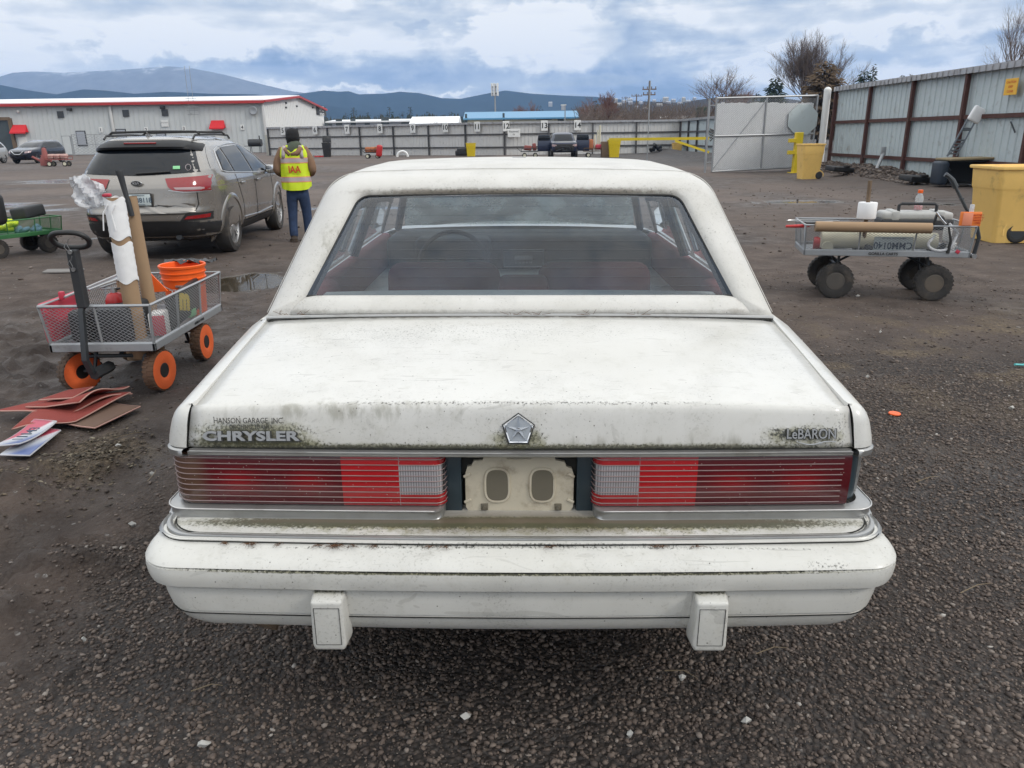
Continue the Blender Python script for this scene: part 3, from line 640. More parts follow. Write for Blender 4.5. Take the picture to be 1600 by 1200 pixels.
def build_sedan():
    root = thing('sedan', 'dirty white sedan with vinyl roof and mossy trunk lid, filling the foreground', 'car')
    root.matrix_world = SEDM
    P, PB, VN = MAT['paint'], MAT['paint_bumper'], MAT['vinyl']
    # --- bumper cover
    st = [(.600, 1.78, .74, .04), (.603, 1.69, .79, .05), (.604, 1.665, .80, .06), (.602, 1.600, .825, .085), (.601, 1.583, .833, .092), (.597, 1.581, .834, .092), (.597, 1.578, .835, .093), (.6035, 1.576, .837, .094), (.604, 1.566, .842, .097), (.5975, 1.563, .844, .098), (.5975, 1.560, .845, .099),
          (.603, 1.557, .847, .10), (.602, 1.547, .852, .105), (.594, 1.545, .853, .106), (.592, 1.541, .856, .11), (.588, 1.52, .864, .12), (.580, 1.500, .871, .128), (.571, 1.487, .876, .133), (.5655, 1.4825, .878, .135), (.5635, 1.486, .876, .134), (.5615, 1.4865, .876, .134),
          (.560, 1.482, .878, .135), (.548, 1.480, .878, .135), (.53, 1.480, .876, .135), (.515, 1.483, .872, .134), (.5105, 1.488, .868, .132), (.5085, 1.500, .858, .127), (.505, 1.503, .854, .125), (.50, 1.501, .853, .125), (.470, 1.499, .846, .123), (.446, 1.502, .838, .12), (.4435, 1.506, .835, .119), (.4405, 1.506, .834, .119), (.438, 1.503, .834, .119),
          (.415, 1.509, .822, .125), (.400, 1.519, .808, .13), (.391, 1.535, .79, .13), (.388, 1.565, .765, .12), (.39, 1.62, .73, .1)]
    mb = MB(); mb.grid([mirror(contour(d, hw*1.013, R*.72, .022, 2.02), z-(.008 if z < .45 else 0)) for z, d, hw, R in st], flip=True)
    obj('bumper', mb, PB, root, 24)
    for z, d, hw, R in ((.5083, 1.4965, .861, .128), (.4400, 1.5015, .835, .119)):
        t_ = MB(); t_.tube(mirror(contour(d, hw*1.013, R*.72, .022, 2.0), z-(.008 if z < .45 else 0)), .0022 if z > .5 else .0016, 5); obj('bumper_groove', t_, MAT['gap'], root, 0)
    for d, z, hw in ((1.5775, .6010, .8515), (1.5455, .5975, .874)):
        t_ = MB(); t_.tube(mirror(contour(d, hw, .096, .022, 2.0), z+.0015), .0017, 5); obj('moulding_line', t_, MAT['gap'], root, 0)
    for s in (-1, 1):
        g = MB(); x = s*.438; prof = [(.508, .049), (.40, .05), (.347, .046)]
        pts = [(-.040, .508), (.040, .508), (.043, .378), (.038, .364), (-.038, .364), (-.043, .378)]
        M = Matrix.Translation((x, 1.525, 0)) @ Matrix(((1, 0, 0, 0), (0, 0, -1, 0), (0, 1, 0, 0), (0, 0, 0, 1)))
        bm = bmesh.new(); vs = [bm.verts.new((p[0]*(1.0 if k < 1 else .9), p[1]+(0 if k < 1 else (-.010 if p[1] > .45 else .004)), k*.060)) for k in (0, 1) for p in pts]
        bm.faces.new(vs[:6][::-1]); bm.faces.new(vs[6:]); [bm.faces.new((vs[i], vs[(i+1) % 6], vs[6+(i+1) % 6], vs[6+i])) for i in range(6)]
        bmesh.ops.bevel(bm, geom=bm.edges[:], offset=.008, segments=3, affect='EDGES', profile=.6); bm.verts.ensure_lookup_table()
        g.add([v.co for v in bm.verts], [[v.index for v in f.verts] for f in bm.faces], M); bm.free()
        gd = obj('bumper_guard', g, PB, root, 50)
        ln = MB(); q = [(-.029, .482), (.029, .482), (.029, .385), (-.029, .385)]; ln.tube([(x+a, 1.4645, b) for a, b in q], .0009, 4, closed=True); obj('inset_line', ln, MAT['gap'], gd, 0)
    # --- lower body, tail panel and sides up to the belt
    def zl(x, y, z0): return z0
    st = [(.22, 1.75, .70, .1), (.30, 1.70, .78, .1), (.36, 1.69, .815, .1), (.45, 1.69, .835, .09), (.56, 1.77, .83, .04), (.62, 1.77, .845, .04), (.70, 1.77, .85, .04), (.775, 1.77, .85, .04)]
    rows = []
    for z, d, hw, R in st:
        h = contour(d, hw, R, .02, 3.6, hwf=hw+.01); back = mirror(h, z); front = [(x, 7.5-y if False else 7.62-y, z) for x, y, z in back]
        rows.append(back + front[::-1])
    mb = MB(); mb.grid(rows, closed=True, flip=True); mb.poly(rows[0]); mb.poly(rows[-1][::-1])
    b = obj('body', mb, P, root, 40); fix_normals(b)
    b = cut(b, [((s*.62, y, .28), (s*1.0, y, .28), .34) for s in (-1, 1) for y in (2.48, 5.05)])
    # --- rear fender tips, shoulders, running on into the doors and front wings
    def zt(y): return np.interp(y, [1.66, 1.75, 2.1, 2.4, 4.7, 5.4, 5.95], [.893, .898, .930, .955, .955, .90, .80])
    def lidx(y): return float(np.interp(y, [1.66, 1.70, 1.76, 2.38, 6], [.800, .796, .787, .811, .80]))
    def lidface(z): return float(np.interp(z, [.78, .89], [.807, .796]))
    for s in (-1, 1):
        rows = []
        for z, hw, d in [(.7835, .868, 1.672), (.80, .866, 1.674), (.82, .862, 1.678), (.84, .855, 1.681), (.858, .847, 1.685), (.872, .838, 1.690), (.882, .829, 1.697), (.888, .820, 1.705)]:
            R = .055 if z < .87 else .045; h = contour(d+.0025, hw, min(R, hw-lidface(z)-.004), .012, 5.9, x0=lidface(z), hwf=hw+.012, n=(3, 9, 26))
            rows.append(half(h, lambda x, y, z=z: .7835+(zt(y)-.7835)*(z-.7835)/(.893-.7835), s))
            rows = [[(x+s*.008*max(0, min(1, (y-1.75)/.6)), y, z) for x, y, z in r_] for r_ in rows]
        top = [(s*(lidx(y)), y if j > 8 else max(y, 1.697+.002*j), float(zt(max(y, 1.70)))) for j, (x, y, z) in enumerate([(abs(a), b, c) for a, b, c in rows[-1]])]
        mid = [((a[0]*.6+b[0]*.4), a[1]*.6+b[1]*.4, max(a[2], b[2])*.7+min(a[2], b[2])*.3+.0008) for a, b in zip(rows[-1], top)]
        rows += [mid, top]; rows = [[(x, y, z-.0105*max(0, min(1, (z-float(zt(y))+.05)/.045))) for x, y, z in r_] for r_ in rows]; top = rows[-1]
        dn = [(x-s*.006, y+.004, z-.02) for x, y, z in top]; rows.append(dn)
        inner = [(s*.779, 1.676, .7835)]
        o = obj('fender', MB().grid(rows, flip=(s > 0)), P, root, 38)
        # closing flange toward the lid
        fl = MB(); col = [(r[0][0], r[0][1], r[0][2]) for r in rows[:-1]]; fl.grid([col, [(c[0]-s*.001, c[1]+.05, c[2]) for c in col]]); obj('fender_flange', fl, MAT['gap'], o, 0)
    # --- trunk lid
    prof = [(1.6725, .7845), (1.6735, .80), (1.677, .82), (1.681, .84), (1.685, .858), (1.6885, .872), (1.6915, .8805), (1.696, .8865), (1.703, .8905), (1.715, .8925)]
    prof += [(y, float(zt(y))+.004*sin(pi*(y-1.7)/.66)) for y in np.linspace(1.75, 2.348, 16)]
    rows = []
    for k, (y, z) in enumerate(prof):
        r = []; hwl = lidx(y)-.0025
        hwl = hwl if k > 9 else lidface(z)-.0025
        for i in range(41):
            x = -hwl+2*hwl*i/40; q = abs(x)/hwl; dz = -.012*q**3*(1 if k > 4 else k/5)+.004*(1-q*q)*(k > 6)
            e = .004*max(0, (q-.985)/.015); r.append((x, y+.014*q*q*(1 if k < 9 else max(0, 1-(y-1.72)/.2))+e*(k < 9), z+dz-e*(k > 8)))
        rows.append(r)
    lid = obj('trunk_lid', MB().grid(rows, flip=False), MAT['paint_lid'], root, 60); solidify(lid, .012, -1)
    mb = MB(); mb.bbox((-.80, 1.72, .70), (.80, 2.42, .868)); obj('trunk_well', mb, MAT['gap'], lid, 0)
    # --- chrome strips under the lid and under the lamps
    def strip(name, x0, x1, zs, d, R=None, mtl='dirty_chrome', b=.016, inner=False, hw=.857, yend=1.86, rr=.055):
        rows = []
        for z, off in zs:
            rows.append(mirror(contour(d-off, hw+off, rr, b, yend, n=(40, 12, 14)), z))
        rows = clip(rows, x0, x1)
        for q, pts in enumerate(rows):
            if inner:   # return into the number plate recess
                k = 0 if abs(x0) < .3 else -1; px, py, pz = pts[k]; sg = 1 if k == 0 else -1
                ret = [(px-sg*.010, py+.004, pz), (px-sg*.019, py+.014, pz), (px-sg*.022, py+.03, pz), (px-sg*.022, py+.07, pz)]
                pts = (ret[::-1]+pts) if k == 0 else (pts+ret)
            rows[q] = pts
        return obj(name, MB().grid(rows), MAT[mtl], root, 50)
    strip('trim_strip', -.805, .805, [(.7655, -.012), (.766, .004), (.7685, .0065), (.776, .0065), (.7775, .003), (.7815, .003), (.7825, -.012)], 1.672, hw=.85)
    for a, b in ((-.9, -.808), (.808, .9)): strip('trim_strip', a, b, [(.762, -.01), (.763, .006), (.777, .0065), (.7805, .003), (.7825, -.01)], 1.672, hw=.864)
    for a, b in ((-.9, -.196), (.196, .9)):
        strip('lamp_trim', a, b, [(.593, -.02), (.5935, .012), (.596, .016), (.6035, .0165), (.605, .0135), (.612, .0125), (.621, .012), (.623, .0145), (.626, .014), (.628, .008), (.629, -.012)], 1.672, inner=True, hw=.868)
    for sg in (-1, 1):
        for z, off in ((.6265, .0155), (.5975, .0175)):
            c_ = mirror(contour(1.672-off, .868+off, .055, .016, 1.86, n=(40, 12, 14)), z); pts = [p for p in c_ if .2 <= sg*p[0] <= .95]; t_ = MB(); t_.tube(pts, .0019, 5); obj('highlight_line', t_, MAT['highlight_metal'], root, 180)  # pale tubes added as the highlight lines along the lamp trim
    mb = MB(); rows = []
    for z, off in [(.5985, -.006), (.6050, -.002), (.6062, .004), (.6050, .0075), (.5985, .0095), (.6010, .012), (.6030, .017), (.598, .021)]:
        rows.append(mirror(contour(1.570-off, .860+off, .096, .022, 1.95), z))
    obj('bumper_moulding', mb.grid(rows), MAT['dirty_chrome'], root, 50)
    # --- tail lamps
    for sgn in (-1, 1):
        x0, x1 = (-.9, -.194) if sgn < 0 else (.194, .812)
        t = MAT['tail_lens']; inner = True
        rows = []
        for z, off in [(.629, -.02), (.631, -.002), (.636, 0), (.70, .001), (.757, 0), (.762, -.002), (.7645, -.02)]:
            rows.append(mirror(contour(1.676-off, .862+off, .055, .016, 1.93, n=(40, 12, 14)), z))
        rows = clip(rows, x0, x1)
        for q, pts in enumerate(rows):
            z = pts[0][2]
            k = 0 if sgn > 0 else -1; px, py, pz = pts[k]; sg = 1 if k == 0 else -1
            ret = [(px-sg*.010, py+.005, pz), (px-sg*.018, py+.016, pz), (px-sg*.021, py+.035, pz), (px-sg*.021, py+.08, pz)]
            pts = (ret[::-1]+pts) if k == 0 else (pts+ret)
            if sgn > 0: pts.append((pts[-1][0]+.001, pts[-1][1]+.03, z))
            rows[q] = pts
        tl = obj('tail_lamp', MB().grid(rows), t, root, 50)
        rows2 = MB()
        for i in range(9):
            z = .640+i*.0145; h = contour(1.6745, .864, .055, .016, 1.92 if sgn < 0 else 1.75, n=(40, 12, 14)); pts = [p for p in mirror(h, z) if x0+(.0 if sgn < 0 else 0) <= p[0] <= (x1 if sgn < 0 else .809)]
            k = 0 if sgn > 0 else -1; px, py, pz = pts[k]; sg = 1 if k == 0 else -1
            ret = [(px-sg*.010, py+.004, pz), (px-sg*.019, py+.014, pz), (px-sg*.023, py+.033, pz), (px-sg*.023, py+.07, pz)]; pts = (ret[::-1]+pts) if k == 0 else (pts+ret)
            rows2.tube(pts, .0012, 6)
        obj('lens_fin', rows2, MAT['fin'], tl, 60)
        if sgn > 0:   # the side marker is missing here and the dark pocket behind it shows
            pk = MB(); rows = []
            for z in (.632, .70, .7635):
                h = contour(1.70, .852, .045, .016, 1.9); rows.append([p for p in mirror(h, z) if p[0] > .805])
            n_ = min(len(r) for r in rows); rows = [r[-n_:] for r in rows]; pk.grid(rows); obj('marker_pocket', pk, MAT['teal_black'], root, 40)
            e = MB(); e.tube([(.865, 1.775, .63), (.867, 1.775, .70), (.865, 1.775, .765)], .005, 6); obj('pocket_edge', e, MAT['dirty_chrome'], root)
    # --- recess with the licence plate bracket
    mb = MB(); mb.bbox((-.215, 1.742, .595), (.215, 1.752, .77)); mb.bbox((-.2, 1.685, .762), (.2, 1.745, .768)); obj('recess_panel', mb, MAT['gap'], root, 0)
    for s in (-1, 1):
        mb = MB(); mb.rbox((s*.166, 1.724, .676), (.046, .03, .155), .004); obj('recess_side', mb, MAT['teal_black'], root)
    out = [(-.134, .70), (-.128, .722), (-.118, .724), (-.112, .738), (-.090, .74), (-.086, .752), (.086, .752), (.09, .74), (.112, .736), (.118, .722), (.13, .718), (.136, .70), (.136, .612), (.128, .598), (-.126, .598), (-.134, .612)]
    def oval(cx, cz, w, h, n=10):
        P = []
        for i in range(4*n):
            a = 2*pi*i/(4*n); x, z = cos(a), sin(a); P.append((cx+math.copysign(abs(x)**.75, x)*w, cz+math.copysign(abs(z)**.55, z)*h))
        return P
    M = Matrix.Translation((0, 1.722, 0)) @ Matrix(((1, 0, 0, 0), (0, 0, -1, 0), (0, 1, 0, 0), (0, 0, 0, 1)))
    pl = MB(); pl.prism(out, .012, M)
    for z in (.63, .70):
        for s in (-1, 1): pl.rbox((s*.129, 1.708, z), (.02, .006, .008), .002, 1, rot=(0, s*.5, 0))
    pl.rbox((0, 1.709, .744), (.06, .008, .005), .002, 1)
    br = obj('plate_bracket', pl, MAT['bracket'], root, 30); bevel(br, .003)
    for cx in (-.0545, .058):
        ring, hol = MB(), MB(); q = oval(cx, .673, .030, .045); ring.tube([(a, 1.7095, b) for a, b in q], .0042, 6, closed=True)
        q2 = oval(cx, .673, .0275, .0425); hol.prism(q2, .0035, Matrix.Translation((0, 1.7105, 0)) @ Matrix(((1, 0, 0, 0), (0, 0, -1, 0), (0, 1, 0, 0), (0, 0, 0, 1))))
        obj('slot_rim', ring, MAT['bracket'], br, 60); obj('slot', hol, MAT['hole'], br, 20)
    for cx in (-.087, .098): sc = MB(); sc.rbox((cx, 1.709, .613), (.018, .006, .018), .002); sc.cyl((cx, 1.7055, .613), (cx, 1.701, .613), .0045, n=10); obj('clip', sc, MAT['hole'], br)
    # --- emblem: five-sided medallion with five raised spokes
    c = carD(810, 671, 1.682); tilt = -.2; R_e = .0385
    M = Matrix.Translation((c.x, 1.6795, c.z)) @ Matrix.Rotation(pi/2+tilt, 4, 'X')
    pen = lambda r: [(r*sin(2*pi*i/5), r*cos(2*pi*i/5)) for i in range(5)]
    e = MB(); e.prism(pen(R_e+.003), .004, M); em = obj('emblem', e, MAT['dark_trim'], root, 0)
    e = MB(); a, b_ = pen(R_e+.001), pen(R_e-.005); n = 5
    vs = [(x, y, .004) for x, y in a]+[(x, y, .0085) for x, y in [((p[0]+q[0])/2, (p[1]+q[1])/2) for p, q in zip(a, b_)]]+[(x, y, .006) for x, y in b_]
    e.add(vs, [(i, (i+1) % 5, 5+(i+1) % 5, 5+i) for i in range(5)]+[(5+i, 5+(i+1) % 5, 10+(i+1) % 5, 10+i) for i in range(5)], M)
    for i in range(5):
        x, y = b_[i]; L = math.hypot(x, y); ux, uy = x/L, y/L; px, py = -uy*.006, ux*.006
        e.add([(px*.9, py*.9, .006), (-px*.9, -py*.9, .006), (x, y, .0062), (ux*.003, uy*.003, .0145)], [(0, 3, 2), (3, 1, 2), (0, 1, 3)], M)
    obj('star_frame', e, MAT['chrome'], em, 0)
    e = MB(); e.poly([(x, y, .0057) for x, y in b_], M); obj('star_field', e, MAT['emblem_glass'], em, 0)
    # --- lettering
    lt = (pi/2-.16, 0, 0)
    a = carD(391, 681, 1.681)
    bd = MB(); bd.rbox((a.x, 1.6835, a.z), (.232, .004, .030), .006, 2, rot=(-.16, 0, 0)); 
    text('maker_badge', 'CHRYSLER', .031, MAT['badge_metal'], root, (a.x, 1.6765, a.z), lt, 1.55, .003, .0011, space=1.02)
    text('badge_shadow', 'CHRYSLER', .031, MAT['sticker'], root, (a.x+.001, 1.6785, a.z-.0015), lt, 1.56, .0015, .0026, space=1.015)
    a = carD(387, 658, 1.684); text('dealer_lettering', 'HANSON GARAGE, INC.', .0195, MAT['sticker'], root, (a.x, 1.6845, a.z), lt, .80, .0004, .0)
    a = carD(390, 667, 1.683); text('dealer_lettering', 'OROFINO, IDAHO', .0145, MAT['sticker'], root, (a.x, 1.6825, a.z-.0005), lt, .86, .0004, .0)
    a = carD(1266, 679, 1.682)
    text('model_badge', 'LeBARON', .034, MAT['badge_metal'], root, (a.x, 1.682, a.z+.001), lt, .80, .002, .0002)
    text('badge_shadow', 'LeBARON', .034, MAT['sticker'], root, (a.x+.0012, 1.6842, a.z), lt, .81, .001, .0016)
    sw = MB(); sw.tube([(a.x-.035+.095*s, 1.679, a.z-.016-.008*sin(pi*min(1, s*1.4))) for s in [i/10 for i in range(11)]], [.0009+.0012*sin(pi*i/10) for i in range(11)], 5); obj('badge_swash', sw, MAT['badge_metal'], root)
    # --- landau roof shell: loops round the rear window and forward
    def loop(bx, by, bz, tx, ty, tz, R, N=34, crown=.0, pw=1.0):
        """from lower left, up, across the top, down to lower right"""
        pts = []; cr = .012
        L = [(-bx, by, bz), (-tx, ty, tz), (tx, ty, tz), (bx, by, bz)]
        a, b = Vector(L[0]), Vector(L[1]); leg = (b-a).length; q = max(0, 1-R/leg)
        for i in range(N): pts.append(a+(b-a)*q*i/N)
        p0 = a+(b-a)*q; p2 = Vector((-tx+R, ty, tz)); p1 = b
        for i in range(10): s = i/10; pts.append(p0*(1-s)**2+p1*2*s*(1-s)+p2*s*s)
        for i in range(21): s = i/20; pts.append(p2.lerp(Vector((tx-R, ty, tz)), s))
        M2 = [Vector((-p.x, p.y, p.z)) for p in pts[:N+10][::-1]]
        pts = pts+M2
        for p in pts: p.z += crown*(1-(p.x/max(bx, tx))**2) if crown else 0
        pts = [Vector((-bx*1.004, by, .925))]+pts+[Vector((bx*1.004, by, .925))]
        return [(p.x, p.y, p.z) for p in pts]
    rings = [loop(.690, 2.425, 1.004, .546, 2.655, 1.304, .040, crown=.006), loop(.695, 2.417, 1.004, .551, 2.650, 1.310, .043, crown=.006), loop(.708, 2.398, 1.002, .562, 2.652, 1.322, .062, crown=.008), loop(.745, 2.385, .985, .592, 2.672, 1.338, .075, crown=.010), loop(.785, 2.378, .966, .627, 2.705, 1.352, .09, crown=.012),
             loop(.812, 2.385, .950, .652, 2.76, 1.360, .10, crown=.015), loop(.826, 2.42, .944, .668, 2.83, 1.363, .11, crown=.020), loop(.834, 2.50, .940, .674, 2.95, 1.366, .115, crown=.026), loop(.838, 2.62, .940, .677, 3.02, 1.368, .12, crown=.030)]
    sh = obj('landau_roof', MB().grid(rings, flip=False), VN, root, 180); fix_normals(sh)
    # top panel on to the windscreen header
    L = rings[-1]; n0 = 27; seg = L[n0:len(L)-n0]; rows = [seg]
    for y, w, dz in ((3.2, 1.0, .006), (3.5, 1.0, .009), (3.8, .99, .006), (4.05, .975, -.006), (4.17, .965, -.022), (4.20, .96, -.034)):
        rows.append([(p[0]*w, y, p[2]+dz*(1.0 if abs(p[0]) < .6 else .8)) for p in seg])
    tp = obj('roof_panel', MB().grid(rows), VN, root, 180)
    li = MB(); li.grid([[(p[0]*.97, p[1], p[2]-.03) for p in r] for r in rows]); obj('headliner', li, MAT['headliner'], root, 180)
    li = MB(); li.grid([[(p[0]*.975, p[1]+.012, p[2]-.010) for p in r] for r in rings]); obj('pillar_trim', li, MAT['interior_blue'], root, 180)
    # stitched seam across the roof and round the pillars
    stt = MB(); q = loop(.828, 2.43, .948, .670, 2.85, 1.3655, .11, crown=.0205); q = [Vector(p) for p in q][1:-1]
    q2 = [p*1.0+Vector((0, -.003, .0025)) for p in q]; stt.tube([Vector((p.x*1.001, p.y+.002, p.z-.001)) for p in q2], .0014, 5); obj('seam', stt, VN, root, 180)
    cl = MB(); cl.rbox((0, 3.52, 1.407), (.06, .01, .006), .002); obj('roof_clip', cl, MAT['dirty_chrome'], root)
    # base of the rear window: padded roll and narrow moulding
    rows = []
    for z, y, w, k in [(1.006, 2.425, .705, 0), (1.010, 2.410, .722, .1), (1.006, 2.392, .750, .3), (.994, 2.376, .785, .7), (.976, 2.364, .806, 1), (.9625, 2.360, .812, 1), (.954, 2.366, .814, 1)]:
        rows.append([(w*math.copysign(min(1, abs(s)), s)*(1-.0*k), y+.075*k*abs(s)**14+.004*s*s, z-.016*k*abs(s)**8-.02*abs(s)**30) for s in [i/24-1 for i in range(49)]])
    obj('window_roll', MB().grid(rows, flip=True), VN, root, 180)
    cw = MB(); cw.grid([[(x, y, .951-.010*(abs(x)/.8)**3) for x in np.linspace(-.832, .832, 25)] for y in (2.366, 2.5, 2.8)]); cw.grid([[(sg*.832, y, z) for y in (2.366, 2.8)] for sg in (-1,) for z in (.941, .80)]); obj('cowl', cw, VN, root, 180)
    mo = MB(); mo.tube([(x, 2.357+.006*(abs(x)/.8)**6, .9555-.009*(abs(x)/.8)**3) for x in np.linspace(-.81, .81, 41)], .0065, 8); obj('moulding', mo, MAT['dirty_chrome'], root)
    mo = MB(); mo.tube([(x, 2.366+.004*(abs(x)/.8)**6, .956-.008*(abs(x)/.8)**3) for x in np.linspace(-.80, .80, 41)], .003, 6); mo.bbox((-.80, 2.34, .920), (.80, 2.362, .935)); obj('gutter', mo, MAT['gap'], root)
    # --- rear window
    g0 = rings[0]; cx = [Vector(p) for p in g0][1:-1]; gm = MB(); half_n = len(cx)//2; rows = []
    for i in range(half_n+1):
        a, b_ = cx[i], cx[len(cx)-1-i]; rows.append([tuple(a.lerp(b_, k/12)+Vector((0, -.012*sin(pi*k/12)+.004, 0))) for k in range(13)])
    gl = obj('rear_window', gm.grid(rows, flip=True), MAT['car_glass'], root, 180)
    ga = MB(); ga.tube([p+Vector((0, -.001, -.001)) for p in cx], .0028, 6); ga.tube([Vector((x, 2.4225-.010*(1-(x/.69)**2), 1.0055)) for x in np.linspace(-.69, .69, 20)], .004, 6); obj('gasket', ga, MAT['black'], gl)
    df = MB()
    for k in range(10):
        s = .10+k*.088; a = Vector((-.690, 2.425, 1.004)).lerp(Vector((-.546, 2.655, 1.304)), s); w = abs(a.x)-.02
        df.tube([(x, a.y-.010*(1-(x/w)**2)-.001, a.z+.006*s*(1-(x/w)**2)) for x in np.linspace(-w, w, 12)], .00035, 4)
    obj('heater_line', df, MAT['radio'], gl)
    # --- windscreen, pillars, side glass, door frames
    ws = MB(); ws.grid([[(x*(.60+.10*s), 4.19+.55*s-.05*x*x, 1.365-.385*s) for x in [i/8-1 for i in range(17)]] for s in [k/6 for k in range(7)]]); obj('windscreen', ws, MAT['clear_glass'], root, 180)
    for s in (-1, 1):
        for k, pts in enumerate(([(s*.585, 4.15, 1.335), (s*.745, 4.72, .96)], [(s*.63, 3.62, 1.335), (s*.80, 3.66, .95)], [(s*.645, 3.02, 1.335), (s*.635, 3.6, 1.34), (s*.59, 4.15, 1.33)], [(s*.68, 2.97, 1.26), (s*.82, 2.98, .95)])):
            pf = MB(); pf.tube(pts, .022, 8); obj('roof_rail' if k == 2 else 'pillar', pf, MAT['interior_blue'], root, 40)
    for s in (-1, 1):
        for y0, y1 in ((3.05, 3.58), (3.70, 4.28)):
            fr = MB(); fr.tube([(s*.83, y0, .965), (s*.675, y0+.03, 1.315), (s*.655, y1, 1.315), (s*.80, y1+.18 if y0 > 3.5 else y1+.03, .965)], .009, 6); obj('window_frame', fr, MAT['dirty_chrome'], root)
    for s in (-1, 1):
        w = MB(); w.grid([[(s*(.835-.15*k), y, .955+.365*k) for y in (3.0, 3.3, 3.6)] for k in (0, 1)]); obj('side_window', w, MAT['side_glass'], root, 0)
        w = MB(); w.grid([[(s*(.835-.15*k), y-(.0 if y < 4.2 else .38*k), .955+.365*k) for y in (3.7, 4.0, 4.62)] for k in (0, 1)]); obj('side_window', w, MAT['side_glass'], root, 0)
    # --- bonnet and front
    rows = [[(x, y, float(np.interp(y, [4.7, 5.4, 5.95], [.955, .90, .80]))+.02*(1-(x/.8)**2)) for x in np.linspace(-.80, .80, 17)] for y in np.linspace(4.72, 5.93, 10)]
    rows.append([(p[0], 5.95, .6) for p in rows[-1]]); obj('bonnet', MB().grid(rows), P, root, 40)
    for s in (-1, 1): hl = MB(); hl.rbox((s*.62, 5.955, .68), (.3, .03, .14), .01); obj('headlight', hl, MAT['chrome'], root)
    gr = MB(); gr.rbox((0, 5.955, .68), (.7, .03, .15), .01); obj('grille', gr, MAT['dirty_chrome'], root)
    fb = MB(); fb.grid([mirror([(x, 7.62-y) for x, y in contour(1.60, .87, .13, .02, 2.3)], z) for z in (.55, .50, .40)]); obj('front_bumper', fb, PB, root)
    # --- cabin
    mb = MB(); mb.bbox((-.78, 2.9, .30), (.78, 4.7, .34)); mb.bbox((-.70, 2.44, .86), (.70, 2.95, .90)); obj('floor_pan', mb, MAT['interior_blue'], root, 0)
    for s in (-1, 1):
        mb = MB(); mb.rbox((s*.80, 3.78, .78), (.07, 1.65, .34), .03, 3); mb.rbox((s*.775, 2.75, .915), (.12, .55, .09), .04, 3); obj('door_card', mb, MAT['maroon'], root, 40)
    mb = MB(); mb.rbox((0, 3.02, .70), (1.36, .16, .38), .06, 3, rot=(-.2, 0, 0)); mb.rbox((0, 3.25, .52), (1.36, .5, .16), .06, 3); obj('rear_seat', mb, MAT['maroon'], root, 60)
    for s in (-1, 1):
        mb = MB(); mb.rbox((s*.36, 3.58, .69), (.54, .15, .48), .07, 4, rot=(-.18, 0, 0)); mb.rbox((s*.36, 3.80, .5), (.56, .5, .16), .06, 3); st_ = obj('front_seat', mb, MAT['seat_cloth'], root, 60)
    mb = MB(); mb.rbox((0.02, 3.30, .82), (.22, .3, .16), .03, 3); obj('console', mb, MAT['maroon'], root, 40)
    mb = MB(); mb.rbox((0, 4.52, .84), (1.52, .42, .24), .05, 4); mb.rbox((-.37, 4.30, .90), (.42, .18, .12), .03, 3); obj('dashboard', mb, MAT['dash'], root, 50)
    mb = MB(); a = carD(818, 405, 4.24); mb.rbox((a.x, 4.27, a.z), (.235, .03, .10), .006); r_ = obj('radio', mb, MAT['radio'], root); mb = MB(); mb.tube([(a.x+p*.11, 4.252, a.z+q*.042) for p, q in ((-1, -1), (1, -1), (1, 1), (-1, 1))], .003, 4, closed=True)
    for i in range(5): mb.rbox((a.x-.04+i*.02, 4.25, a.z-.02), (.015, .008, .008), .001, 1)
    mb.rbox((a.x, 4.25, a.z+.008), (.10, .006, .024), .001, 1); obj('radio_face', mb, MAT['steel'], r_)
    a = carD(708, 415, 4.02); mb = MB(); M = Matrix.Translation(a) @ Matrix.Rotation(pi/2-.35, 4, 'X')
    mb.tube([M @ Vector((.182*cos(t), .182*sin(t), 0)) for t in [2*pi*i/40 for i in range(40)]], .013, 8, closed=True); mb.tube([M @ Vector((-.17, 0.02, 0)), M @ Vector((0, 0, -.03)), M @ Vector((.17, .02, 0))], .02, 6); mb.cyl(a, a+Vector((0, .3, -.1)), .05)
    obj('steering_wheel', mb, MAT['dash'], root, 60)
    mb = MB(); mb.rbox((0.0, 4.26, 1.335), (.26, .03, .07), .01); obj('interior_mirror', mb, MAT['black'], root)
    # --- wheels, exhaust
    for s in (-1, 1):
        for y in (2.48, 5.05):
            wheel(root, (s*.74, y, .305), .30, .19, 0, 'rubber', 'steel', 0, s)
    mb = MB(); mb.tube([(-.62, 1.62, .385), (-.625, 1.60, .36), (-.63, 1.585, .345)], .032, 14); obj('tail_pipe', mb, MAT['wood'], root)
    mb = MB(); mb.bbox((-.72, 1.75, .33), (.72, 2.3, .42)); obj('fuel_tank', mb, MAT['black'], root, 0)
    return root
